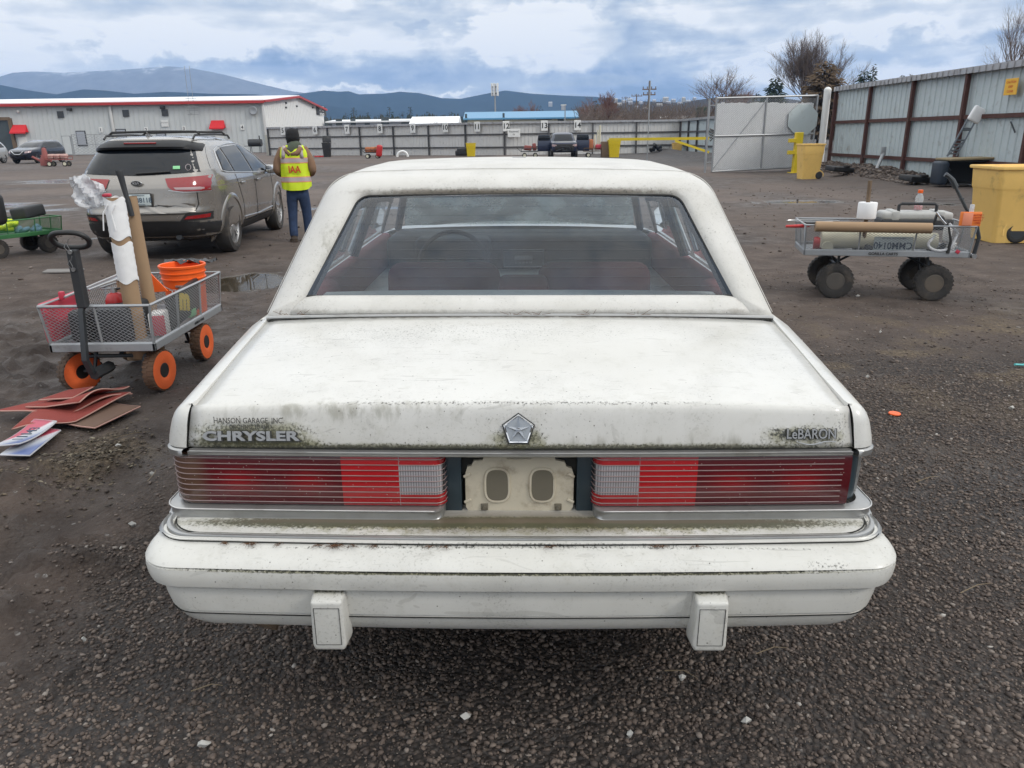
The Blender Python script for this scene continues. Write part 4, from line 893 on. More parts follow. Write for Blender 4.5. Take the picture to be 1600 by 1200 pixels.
def wheel(root, c, r, w, ang, tmat, rmat, spokes=5, side=1, tilt=0.0, tread=0, rimr=.64, treadmat=None):
    """a wheel whose axle is local x; the outer face points to side*x"""
    hub = Matrix.Translation(c) @ Matrix.Rotation(ang, 4, 'Z') @ Matrix.Rotation(side*pi/2, 4, 'Y')
    h = w/2; ri = r*rimr; mb = MB()
    mb.lathe([(ri, -h*.8), (ri+(r-ri)*.35, -h), (r*.95, -h*.86), (r, -h*.6), (r, h*.6), (r*.95, h*.86), (ri+(r-ri)*.35, h), (ri, h*.8), (ri*.97, 0)], 40, hub, closed=True)
    if treadmat:
        mb.cur = 0; mb.m = []
        for i in range(40):
            for k in range(9): mb.m.append(1 if k in (2, 3, 4) else 0)
    if tread:
        mb.cur = 1 if treadmat else 0
        for i in range(tread):
            a = 2*pi*i/tread
            for sg in (-1, 1): mb.box((0, 0, 0), (.007, r*.12, h*.75), M=hub @ Matrix.Rotation(a+sg*.5*pi/tread, 4, 'Z') @ Matrix.Translation((r*.995, 0, sg*h*.45)))
    ty = obj('wheel', mb, [MAT[tmat], MAT[treadmat]] if treadmat else MAT[tmat], root, 40)
    mb = MB(); 
    if spokes:
        mb.lathe([(ri*1.0, h*.8), (ri*.93, h*.78), (ri*.88, h*.35), (ri*.88, -h*.5)], 36, hub); mb.m = mb.m; 
        mb = MB(); mb.lathe([(ri*1.01, h*.82), (ri*.94, h*.84), (ri*.90, h*.45), (ri*.90, -h*.5), (ri*.92, -h*.5), (ri*1.0, h*.5)], 36, hub, closed=True)
        for i in range(spokes):
            a = 2*pi*i/spokes
            for q in (-.13, .13): mb.box((0, 0, 0), (ri*.78, ri*.10, .02), M=hub @ Matrix.Rotation(a+q, 4, 'Z') @ Matrix.Translation((ri*.52, 0, h*.62)))
        mb.lathe([(0, h*.78), (ri*.2, h*.76), (ri*.22, h*.5), (0, h*.5)], 20, hub)
    else:
        mb.lathe([(ri*1.02, h*.82), (ri*.92, h*.86), (ri*.86, h*.55), (ri*.5, h*.45), (ri*.42, h*.62), (ri*.16, h*.7), (0, h*.72)], 32, hub)
        mb.lathe([(ri, -h*.6), (ri*.4, -h*.6), (0, -h*.6)], 20, hub)
    obj('rim', mb, MAT[rmat], ty, 40)
    if spokes:
        mb = MB(); mb.lathe([(0, h*.2), (ri*.9, h*.2), (ri*.9, h*.1), (0, h*.1)], 24, hub); obj('brake_disc', mb, MAT['dark_trim'], ty, 0)
    return ty
SEDAN = build_sedan()
def needles():
    mb = MB(); r = random.Random(5)
    for px, sz in ((372, 1.0), (372, .9), (508, 1.2), (508, 1.1), (511, 1.0), (484, .7), (540, .7), (576, .5), (665, .6), (690, .6), (1033, .7), (1045, .6), (1100, .8), (330, .5), (420, .5), (860, .5)):
        for _ in range(9):
            u = (px-811)/CF*1.68; a = r.uniform(0, 2*pi); L = r.uniform(.01, .032)*sz; y = 1.542+.022*(u/.86)**2
            p = Vector((u+r.uniform(-.008, .008), y+r.uniform(-.004, .004), .596)); q = p+Vector((cos(a)*L, sin(a)*L*.6-.008, r.uniform(-.002, .006)))
            mb.tube([p, (p+q)/2+Vector((0, 0, .003)), q], [.0009, .0006, .0002], 3)
    for px in (440, 800, 840, 920, 1000, 470):
        for _ in range(5):
            u = (px-811)/CF*2.38; p = Vector((u+r.uniform(-.02, .02), 2.34, .962)); mb.tube([p, p+Vector((r.uniform(-.03, .03), -.01, r.uniform(.0, .02)))], .0007, 3)
    o = one('pine_needles', 'dried brown pine needles and moss tufts caught along the bumper strip of the white sedan', 'debris', mb, MAT['needle']); o['kind'] = 'stuff'; o.matrix_world = SEDM
needles()
# ------------------------------------------------------------------ vehicles in the yard
class Car:
    """body of stacked plan slices: each z has half width, rear y, front y, corner exponent"""
    def __init__(s, tab, n=72): s.t = np.array(tab, float); s.n = n
    def q(s, z): return [float(np.interp(z, s.t[:, 0], s.t[:, k])) for k in (1, 2, 3, 4)]
    def X(s, y, z):
        hw, a, b, n = s.q(z); c, L = (a+b)/2, (b-a)/2; u = min(.9999, abs((y-c)/L)); return hw*(1-u**n)**(1/n)
    def YR(s, x, z):
        hw, a, b, n = s.q(z); c, L = (a+b)/2, (b-a)/2; u = min(.9999, abs(x/hw)); return c-L*(1-u**n)**(1/n)
    def YF(s, x, z):
        hw, a, b, n = s.q(z); c, L = (a+b)/2, (b-a)/2; u = min(.9999, abs(x/hw)); return c+L*(1-u**n)**(1/n)
    def body(s, root, mtl, arches, zs=None, name='body'):
        zs = zs if zs is not None else sorted(set(list(np.linspace(s.t[0, 0], s.t[-1, 0], 46))+list(s.t[:, 0])))
        rows = []
        for z in zs:
            hw, a, b, n = s.q(z); c, L = (a+b)/2, (b-a)/2; r = []
            for i in range(s.n):
                th = 2*pi*(i+.5)/s.n; cx, sy = cos(th), sin(th)
                r.append((hw*math.copysign(abs(cx)**(2/n), cx), c+L*math.copysign(abs(sy)**(2/n), sy), z))
            rows.append(r)
        mb = MB(); mb.grid(rows, closed=True); mb.poly(rows[0][::-1]); mb.poly(rows[-1])
        o = fix_normals(obj(name, mb, mtl, root, 50))
        if arches: cut(o, arches)
        return o
    def side(s, name, root, mtl, sgn, lower, upper, off=.006, nu=14, nv=5, th=0):
        """panel following the side between two polylines in (y, z)"""
        def pl(P, t):
            d = [0]
            for a, b in zip(P[:-1], P[1:]): d.append(d[-1]+math.dist(a, b))
            t *= d[-1]; return [float(np.interp(t, d, [p[k] for p in P])) for k in (0, 1)]
        rows = []
        for j in range(nv+1):
            r = []
            for i in range(nu+1):
                a, b = pl(lower, i/nu), pl(upper, i/nu); y, z = [a[k]+(b[k]-a[k])*j/nv for k in (0, 1)]; r.append((sgn*(s.X(y, z)+off), y, z))
            rows.append(r)
        o = obj(name, MB().grid(rows, flip=sgn < 0), mtl, root, 180); return o
    def end(s, name, root, mtl, lower, upper, off=.006, nu=16, nv=5, front=False):
        """panel following the rear (or front) between two polylines in (x, z)"""
        rows = []
        def pl(P, t):
            d = [0]
            for a, b in zip(P[:-1], P[1:]): d.append(d[-1]+math.dist(a, b))
            t *= d[-1]; return [float(np.interp(t, d, [p[k] for p in P])) for k in (0, 1)]
        for j in range(nv+1):
            r = []
            for i in range(nu+1):
                a, b = pl(lower, i/nu), pl(upper, i/nu); x, z = [a[k]+(b[k]-a[k])*j/nv for k in (0, 1)]
                r.append((x, (s.YF(x, z)+off) if front else (s.YR(x, z)-off), z))
            rows.append(r)
        return obj(name, MB().grid(rows, flip=front), mtl, root, 180)
mat('suv_paint', (.29, .27, .245), .26, .6, coat=1.0, var=.04, dirt=.03, dirtcol=(.16, .13, .11)); mat('suv_glass', (.006, .008, .011), .05, coat=0, var=.02, rvar=.02, spec=.45); mat('gloss_black', (.008, .008, .009), .45, spec=.3); mat('suv_black', (.018, .018, .019), .55, dirt=.3, dirtcol=(.08, .07, .06))
mat('red_lens', (.26, .008, .010), .15, coat=.8); mat('pale_lens', (.42, .30, .30), .15, coat=.8); mat('plate_white', (.50, .56, .56), .5, var=.1); mat('plate_ink', (.03, .06, .10), .5); mat('green_sticker', (.25, .6, .3), .6)
mat('blue_black', (.010, .014, .028), .25, .3, coat=.8); mat('silver_paint', (.45, .46, .46), .3, .3, coat=.7); mat('orange_decal', (.7, .2, .05), .6)
def suv():
    c0 = Vector((-4.72, 10.74, 0)); rz = .052; rootp = c0 - Matrix.Rotation(rz, 3, 'Z') @ Vector((0, 1.03, 0))
    root = thing('parked_suv', 'grey-brown estate SUV with a dented tailgate, parked beside the man in the vest', 'car', (rootp.x, rootp.y, gz(-4.7, 11.5)*.3), rz); root.scale = (.95, .95, .95)
    C = Car([(.25, .78, .42, 4.40, 6), (.32, .88, .20, 4.60, 6), (.42, .925, .10, 4.70, 5.5), (.56, .94, .035, 4.75, 5), (.66, .943, .02, 4.76, 5), (.72, .943, .05, 4.75, 5.2), (.85, .943, .075, 4.72, 5.6), (.97, .94, .09, 4.66, 6), (1.03, .932, .11, 4.52, 6), (1.09, .915, .14, 4.2, 6),
             (1.14, .895, .17, 3.95, 6), (1.20, .87, .20, 3.72, 6), (1.30, .825, .27, 3.50, 5.5), (1.40, .775, .35, 3.22, 5), (1.50, .715, .45, 2.9, 4.6), (1.56, .665, .50, 2.62, 4.2), (1.60, .60, .52, 2.35, 4), (1.625, .50, .62, 2.15, 3.5), (1.64, .32, .85, 1.95, 3)])
    P = MAT['suv_paint']; B = MAT['suv_black']; GL = MAT['suv_glass']
    b = C.body(root, P, [((s*.60, y, .37), (s*1.1, y, .37), .425) for s in (-1, 1) for y in (1.03, 3.81)])
    inn = MB(); inn.bbox((-.72, .5, .35), (.72, 4.3, .8)); obj('underbody', inn, MAT['black'], root, 0)
    for s in (-1, 1):
        for y in (1.03, 3.81):
            wheel(root, (s*.815, y, .365), .365, .235, 0 if y < 2 else .02, 'muddy_rubber', 'alloy', 6, s, rimr=.66)
            a = MB(); pts = [(y+.435*cos(t), .37+.435*sin(t)) for t in np.linspace(-.35, pi+.35, 26)]; rows = []
            for rr, off in ((-.03, -.004), (-.025, .012), (.03, .014), (.045, .001)):
                rows.append([(s*(C.X(p+rr*cos(math.atan2(q-.37, p-y)), max(.26, q+rr*sin(math.atan2(q-.37, p-y))))+off), p+rr*cos(math.atan2(q-.37, p-y)), q+rr*sin(math.atan2(q-.37, p-y))) for p, q in pts])
            obj('wheel_arch', a.grid(rows), P if False else MAT['suv_black'] if y > 9 else P, root, 60)
    # lower black cladding
    C.end('lower_bumper', root, B, [(-.80, .30), (.80, .30)], [(-.925, .52), (-.4, .55), (.4, .55), (.925, .52)], .012)
    for s in (-1, 1):
        C.side('rear_cladding', root, B, s, [(.22, .30), (.60, .30)], [(.10, .52), (.59, .50)], .012, 8, 3); C.side('sill', root, B, s, [(1.46, .27), (3.4, .27)], [(1.44, .40), (3.42, .40)], .010, 10, 3)
        m = MB(); m.tube([(s*(C.X(1.5, .47)+.008), 1.55, .46), (s*(C.X(2.4, .44)+.008), 2.4, .44), (s*(C.X(3.3, .46)+.008), 3.3, .47)], .009, 6); obj('sill_trim', m, MAT['alloy'], root)
    # rear glass, spoiler, high brake light
    C.end('rear_window', root, GL, [(-.845, 1.175), (0, 1.14), (.845, 1.175)], [(-.70, 1.49), (.70, 1.49)], .008, 20, 8)
    sp = MB(); rows = []
    for z, o_, w in ((1.475, .0, .70), (1.47, -.06, .715), (1.50, -.10, .715), (1.545, -.085, .70), (1.595, .03, .62)):
        rows.append([(x, C.YR(x*.93, min(z, 1.59))+o_+.10*abs(x/w)**8, z-.03*abs(x/w)**6) for x in np.linspace(-w, w, 25)])
    obj('spoiler', sp.grid(rows), MAT['gloss_black'], root, 50)
    bl = MB(); bl.rbox((0, C.YR(0, 1.55)-.085, 1.548), (.42, .03, .02), .006); obj('brake_light', bl, MAT['red_lens'], root)
    wp = MB(); wp.tube([(-.02, C.YR(0, 1.17)-.02, 1.165), (.20, C.YR(.2, 1.18)-.03, 1.175), (.42, C.YR(.4, 1.175)-.02, 1.185)], .012, 6); obj('wiper', wp, MAT['black'], root)
    st = MB(); st.rbox((.50, C.YR(.5, 1.22)-.012, 1.235), (.09, .004, .05), .002, rot=(-.6, 0, .12)); obj('window_sticker', st, MAT['green_sticker'], root); st = MB(); y = C.YR(.64, 1.22)-.014; st.tube([(.64+.035*cos(t), y+.4*.035*sin(t), 1.235+.038*sin(t)) for t in [2*pi*i/20 for i in range(20)]], .004, 4, closed=True); obj('window_sticker', st, MAT['silver_tape'], root)
    # tail lights
    for s in (-1, 1):
        C.end('tail_light', root, MAT['red_lens'], [(s*.40, .99), (s*.46, .945), (s*.60, .93), (s*.86, .93)][::1 if s > 0 else -1], [(s*.36, 1.10), (s*.86, 1.125)][::1 if s > 0 else -1], .014, 12, 4)
        C.end('reverse_light', root, MAT['pale_lens'], [(s*.50, .957), (s*.855, .945)][::s], [(s*.47, .985), (s*.855, .985)][::s], .018, 8, 2)
        C.side('tail_light', root, MAT['red_lens'], s, [(.17, .935), (.36, .955), (.42, 1.02)], [(.25, 1.12), (.40, 1.10), (.43, 1.04)], .012, 8, 4)
        C.end('light_trim', root, MAT['alloy'], [(s*.40, .945), (s*.60, .915), (s*.86, .915)][::s], [(s*.41, .955), (s*.60, .925), (s*.86, .925)][::s], .018, 10, 1)
        C.end('reflector', root, MAT['red_lens'], [(s*.56, .57), (s*.82, .575)][::s], [(s*.60, .61), (s*.83, .625)][::s], .014, 8, 2)
        C.end('reflector_pocket', root, B, [(s*.50, .545), (s*.84, .545)][::s], [(s*.585, .64), (s*.85, .65)][::s], .007, 8, 2)
    sm = MB(); sm.tube([(x, C.YR(x, .64)-.004, .645) for x in np.linspace(-.80, .80, 20)], .006, 5); sm.tube([(x, C.YR(x, z)-.003, z) for x, z in ((.60, .645), (.70, .68), (.735, .76), (.735, .92))], .006, 5); obj('panel_gap', sm, MAT['gap'], root)
    # plate pocket, plate, emblem, dent
    C.end('plate_pocket', root, B if False else P, [(-.30, .74), (.30, .74)], [(-.34, .96), (.34, .96)], -.0, 4, 2)
    pm = MB(); pm.rbox((.02, .045, .835), (.34, .02, .17), .01); pf = obj('plate_frame', pm, B, root); pm = MB(); pm.rbox((.02, .031, .835), (.305, .006, .145), .003); pl = obj('licence_plate', pm, MAT['plate_white'], root)
    text('plate_text', 'CRN8118', .088, MAT['plate_ink'], pl, (.02, .026, .83), sx=.93, bold=.001); text('plate_text', 'WASHINGTON', .024, MAT['plate_ink'], pl, (.02, .026, .892)); text('plate_text', 'EVERGREEN STATE', .018, MAT['plate_ink'], pl, (.02, .026, .774))
    em = MB(); em.lathe([(0, .012), (.9, .012), (1, 0)], 28, Matrix.Translation((0, .085, 1.045)) @ Matrix.Rotation(pi/2, 4, 'X') @ Matrix.Diagonal((.075, .036, 1, 1))); e = obj('emblem', em, MAT['alloy'], root); em = MB(); em.lathe([(0, .014), (.84, .014), (.86, .01)], 28, Matrix.Translation((0, .085, 1.045)) @ Matrix.Rotation(pi/2, 4, 'X') @ Matrix.Diagonal((.075, .036, 1, 1))); obj('emblem_field', em, MAT['black'], e)
    text('emblem_text', 'KIΛ', .042, MAT['alloy'], e, (0, .069, 1.045), sx=1.3, extrude=.002, bold=.001)
    dm = MB(); rows = []; r = random.Random(3)
    for j in range(9):
        z = .665+.105*j/8; rows.append([(x, C.YR(x, z)-.008+.035*math.exp(-((x-.42)/.22)**2-((z-.72)/.035)**2)+.014*sin(x*19+z*55)*math.exp(-((x-.35)/.3)**2), z+.01*sin(x*14)) for x in np.linspace(-.05, .70, 30)])
    obj('dented_panel', dm.grid(rows, flip=True), P, root, 30)
    dm = MB()
    dm.tube([(x, C.YR(x, .76)-.006, .755-.03*abs(x-.1)+.01*sin(x*30)) for x in np.linspace(-.2, .6, 18)], [.001+.005*math.exp(-((x-.3)/.2)**2) for x in np.linspace(-.2, .6, 18)], 4); obj('crease', dm, MAT['black'], root)
    # side windows, chrome surround, pillars, handles, door gaps
    belt = lambda y: 1.085+.035*max(0, (1.6-y))
    for s in (-1, 1):
        wins = [([(.95, 1.175), (1.35, 1.13)], [(1.10, 1.42), (1.32, 1.46)]), ([(1.42, 1.125), (2.28, 1.095)], [(1.39, 1.475), (2.20, 1.50)]), ([(2.36, 1.09), (3.42, 1.055)], [(2.28, 1.50), (2.62, 1.475)])]
        for lo, up in wins: C.side('side_window', root, GL, s, lo, up, .008, 12, 6)
        ch = MB(); pts = [(.88, 1.165), (.95, 1.32), (1.06, 1.44), (1.3, 1.485), (1.8, 1.52), (2.25, 1.525), (2.62, 1.50), (3.0, 1.36), (3.5, 1.06), (2.6, 1.075), (1.6, 1.11), (.88, 1.15)]
        fine = []
        for a, b_ in zip(pts[:-1], pts[1:]):
            for k in range(6): fine.append((a[0]+(b_[0]-a[0])*k/6, a[1]+(b_[1]-a[1])*k/6))
        ch.tube([(s*(C.X(y, z)+.006), y, z) for y, z in fine], .009, 5, closed=True); obj('window_surround', ch, MAT['alloy'], root)
        gp = MB()
        for pts in ([(1.38, 1.10), (1.42, .95), (1.56, .70), (1.60, .42)], [(2.32, 1.08), (2.33, .42)], [(3.38, 1.05), (3.42, .70), (3.30, .42)], [(1.60, .41), (3.28, .41)]):
            f2 = []
            for a, b_ in zip(pts[:-1], pts[1:]):
                for k in range(6): f2.append((a[0]+(b_[0]-a[0])*k/6, a[1]+(b_[1]-a[1])*k/6))
            f2.append(pts[-1]); gp.tube([(s*(C.X(y, z)+.0), y, z) for y, z in f2], .005, 4)
        obj('door_gap', gp, MAT['gap'], root)
        for y in (1.62, 2.50): h = MB(); h.rbox((s*(C.X(y, .97)+.022), y, .965), (.02, .19, .028), .009, 2); obj('door_handle', h, MAT['alloy'], root); h = MB(); h.rbox((s*(C.X(y, .97)+.002), y, .965), (.012, .15, .07), .006, 2); obj('handle_recess', h, P, root)
        mr = MB(); mr.rbox((s*1.03, 3.12, 1.10), (.20, .10, .14), .04, 3); mr_ = obj('wing_mirror', mr, P, root, 50); mm = MB(); mm.rbox((s*1.035, 3.065, 1.10), (.16, .012, .11), .006, 2); obj('mirror_glass', mm, MAT['chrome'], mr_); mm = MB(); mm.tube([(s*.86, 3.16, 1.07), (s*.96, 3.13, 1.07)], .02, 6); obj('mirror_arm', mm, MAT['suv_black'], mr_)
        rl = MB(); rl.tube([(s*.60, .72, 1.60), (s*.60, .80, 1.645), (s*.60, 1.6, 1.66), (s*.585, 2.35, 1.645), (s*.58, 2.45, 1.60)], .015, 6); obj('roof_rail', rl, MAT['suv_black'], root)
    for y in (.95, 2.1): cb = MB(); cb.tube([(-.62, y, 1.655), (-.58, y, 1.69), (0, y, 1.70), (.58, y, 1.69), (.62, y, 1.655)], .017, 6); obj('cross_bar', cb, MAT['suv_black'], root)
    fn = MB(); fn.add([(0, .64, 1.625), (0, .84, 1.64), (0, .68, 1.70), (.02, .83, 1.635), (-.02, .83, 1.635)], [(0, 3, 2), (0, 2, 4), (3, 4, 2), (0, 4, 3)]); obj('antenna_fin', fn, P, root)
    ex = MB(); ex.cyl((.42, .16, .33), (.42, .35, .33), .04); obj('exhaust', ex, MAT['dark_metal'], root); ub = MB(); ub.rbox((0, .42, .42), (1.1, .16, .10), .02); ub.tube([(-.3, .3, .36), (0, .35, .32), (.3, .3, .38)], .03, 8); obj('torn_bumper_beam', ub, MAT['black'], root)
    return root
suv()
def other_car(name, label, pos, rz, mtl, glass_m='suv_glass', front_detail=True, jeep=False, group=None):
    root = thing(name, label, 'car', (pos[0], pos[1], 0), rz, group)
    if jeep: T = [(.38, .80, .3, 4.1, 8), (.46, .86, .15, 4.25, 8), (.6, .89, .05, 4.3, 8), (.9, .90, .03, 4.3, 8), (1.02, .89, .05, 4.22, 8), (1.08, .86, .08, 3.3, 8), (1.12, .84, .1, 3.15, 8), (1.35, .76, .2, 2.95, 7), (1.55, .70, .3, 2.7, 6), (1.62, .62, .4, 2.5, 5), (1.66, .4, .7, 2.2, 4)]
    else: T = [(.25, .78, .4, 4.5, 6), (.4, .92, .1, 4.85, 5.5), (.6, .95, .02, 4.95, 5), (.85, .955, .05, 4.92, 5.5), (.98, .94, .1, 4.7, 6), (1.08, .92, .15, 4.1, 6), (1.14, .89, .18, 3.8, 6), (1.3, .83, .25, 3.5, 5.5), (1.5, .74, .4, 3.0, 5), (1.6, .66, .5, 2.6, 4.4), (1.67, .4, .8, 2.1, 3)]
    C = Car(T, 56); ys = (.75, 3.45) if jeep else (1.0, 3.95); r = .32 if jeep else .36
    C.body(root, MAT[mtl], [((s*.58, y, r), (s*1.1, y, r), r+.05) for s in (-1, 1) for y in ys], zs=sorted(set([t[0] for t in T]+list(np.linspace(T[0][0], T[-1][0], 22)))))
    for s in (-1, 1):
        for y in ys: wheel(root, (s*.82, y, r), r, .22, 0, 'rubber', 'alloy', 5, s, rimr=.68)
    G_ = MAT[glass_m]
    for s in (-1, 1):
        if jeep: W3 = [([(.3, 1.12), (1.0, 1.12)], [(.42, 1.5), (1.02, 1.52)]), ([(1.1, 1.12), (1.9, 1.12)], [(1.1, 1.52), (1.88, 1.53)]), ([(1.98, 1.12), (2.95, 1.12)], [(1.96, 1.53), (2.6, 1.50)])]
        else: W3 = [([(.6, 1.16), (1.3, 1.13)], [(.8, 1.45), (1.3, 1.49)]), ([(1.4, 1.12), (2.3, 1.10)], [(1.38, 1.5), (2.25, 1.52)]), ([(2.38, 1.1), (3.5, 1.08)], [(2.32, 1.52), (2.75, 1.48)])]
        for lo, up in W3: C.side('side_window', root, G_, s, lo, up, .012, 8, 3)
        C.end('headlight', root, MAT['pale_lens'], [(s*.52, .74), (s*.84, .78)][::s], [(s*.55, .88), (s*.86, .92)][::s], .014, 8, 2, front=True)
        mm = MB(); mm.rbox((s*1.02, 3.2 if not jeep else 2.7, 1.12), (.2, .1, .14), .03); obj('wing_mirror', mm, MAT[mtl], root)
        if not jeep: rl = MB(); rl.tube([(s*.58, .8, 1.64), (s*.6, 1.6, 1.70), (s*.57, 2.5, 1.63)], .015, 6); obj('roof_rail', rl, MAT['alloy'], root)
    C.end('windscreen', root, G_, [(-.76, 1.14 if not jeep else 1.12), (.76, 1.14 if not jeep else 1.12)], [(-.62, 1.54), (.62, 1.54)], .012, 12, 5, front=True)
    if front_detail:
        C.end('grille', root, MAT['suv_black'], [(-.4, .58), (.4, .58)], [(-.48, .86), (.48, .86)], .014, 8, 3, front=True)
        m = MB(); m.tube([(-.44, C.YF(.44, .86)+.02, .88), (-.2, C.YF(.2, .64)+.03, .66), (.2, C.YF(.2, .64)+.03, .66), (.44, C.YF(.44, .86)+.02, .88)], .025, 6); obj('grille_trim', m, MAT['chrome'], root)
        C.end('front_cladding', root, MAT['suv_black'], [(-.8, .27), (.8, .27)], [(-.9, .42), (.9, .42)], .016, 10, 2, front=True)
    return root, C
other_car('parked_car', 'dark blue-black SUV parked nose-out before the grey warehouse at far left', (-36.0, 63.2), rad(178), 'blue_black')
other_car('parked_car', 'silver-white car half cut off by the left edge of the photo', (-40.2, 62.6), rad(178), 'silver_paint')
jp, jc = other_car('stripped_car', 'dark 4x4 missing its grille, parked with its front doors swung wide open', (3.75, 57.3), rad(180), 'navy', 'suv_glass', False, True)
jc.end('engine_bay', jp, MAT['black'], [(-.62, .50), (.62, .50)], [(-.66, .92), (.66, .92)], .02, 8, 3, front=True)
m = MB(); rows = [[(x, y, 1.075+.03*(1-(x/.8)**2)-.08*((y-3.2)/1.0)**2) for x in np.linspace(-.80, .80, 9)] for y in np.linspace(3.15, 4.22, 7)]; obj('bonnet', m.grid(rows), MAT['silver_paint'], jp)
for s in (-1, 1):
    m = MB(); m.rbox((s*1.32, 3.05, .80), (.92, .07, .70), .03); m.tube([(s*.9, 3.05, 1.14), (s*.95, 3.0, 1.50), (s*1.70, 3.0, 1.50), (s*1.76, 3.05, 1.14)], .025, 6); d = obj('open_door', m, MAT['navy'], jp, 30); m = MB(); m.rbox((s*1.32, 3.03, 1.32), (.80, .01, .34), .004); obj('door_window', m, MAT['suv_glass'], d)
m = MB()
for i in range(9): m.tube([(random.uniform(-.6, .6), 4.32, random.uniform(.5, .9)), (random.uniform(-.6, .6), 4.38, random.uniform(.45, .9)), (random.uniform(-.6, .6), 4.3, random.uniform(.4, .8))], .02, 5)
obj('hanging_wiring', m, MAT['dark_metal'], jp)
# ------------------------------------------------------------------ warehouse, fences, gate, far buildings, trees, poles
mat('wall_grey', (.56, .58, .575), .7, var=.05, vscale=1.5, dirt=.06); mat('wall_white', (.74, .74, .72), .7, var=.03); mat('roof_white', (.80, .81, .82), .5, var=.04); mat('trim_red', (.42, .03, .03), .5); mat('awning_red', (.62, .015, .02), .6, var=.08)
mat('vent', (.08, .085, .09), .7); mat('window_dark', (.06, .075, .08), .15); mat('lamp_black', (.03, .03, .03), .5); mat('sign_white', (.72, .72, .70), .6); mat('ink', (.03, .03, .03), .7); mat('galv', (.34, .35, .36), .45, .5, var=.15)
def steel_sheet(name, col, dirt=.2, dc=(.22, .20, .17)):
    m = mat(name, col, .5, .15, var=.08, vscale=2.0, dirt=dirt, dirtcol=dc); return m
steel_sheet('sheet_grey', (.60, .59, .57), .15); steel_sheet('sheet_blue', (.50, .56, .57), .2); mat('rust_red', (.075, .028, .022), .75, var=.3, dirt=.2); mat('post_dark', (.065, .062, .062), .6); mat('cap_steel', (.42, .42, .43), .4, .4, dirt=.3)
mat('plank', (.2, .19, .18), .9, var=.3); mat('blue_roof', (.10, .28, .46), .4, .2, var=.06); mat('cream', (.60, .57, .44), .8, var=.05); mat('pale_grey', (.36, .38, .42), .7, var=.1); mat('concrete', (.4, .39, .37), .9, var=.15)
def slab(a, b, x, y, z): return None
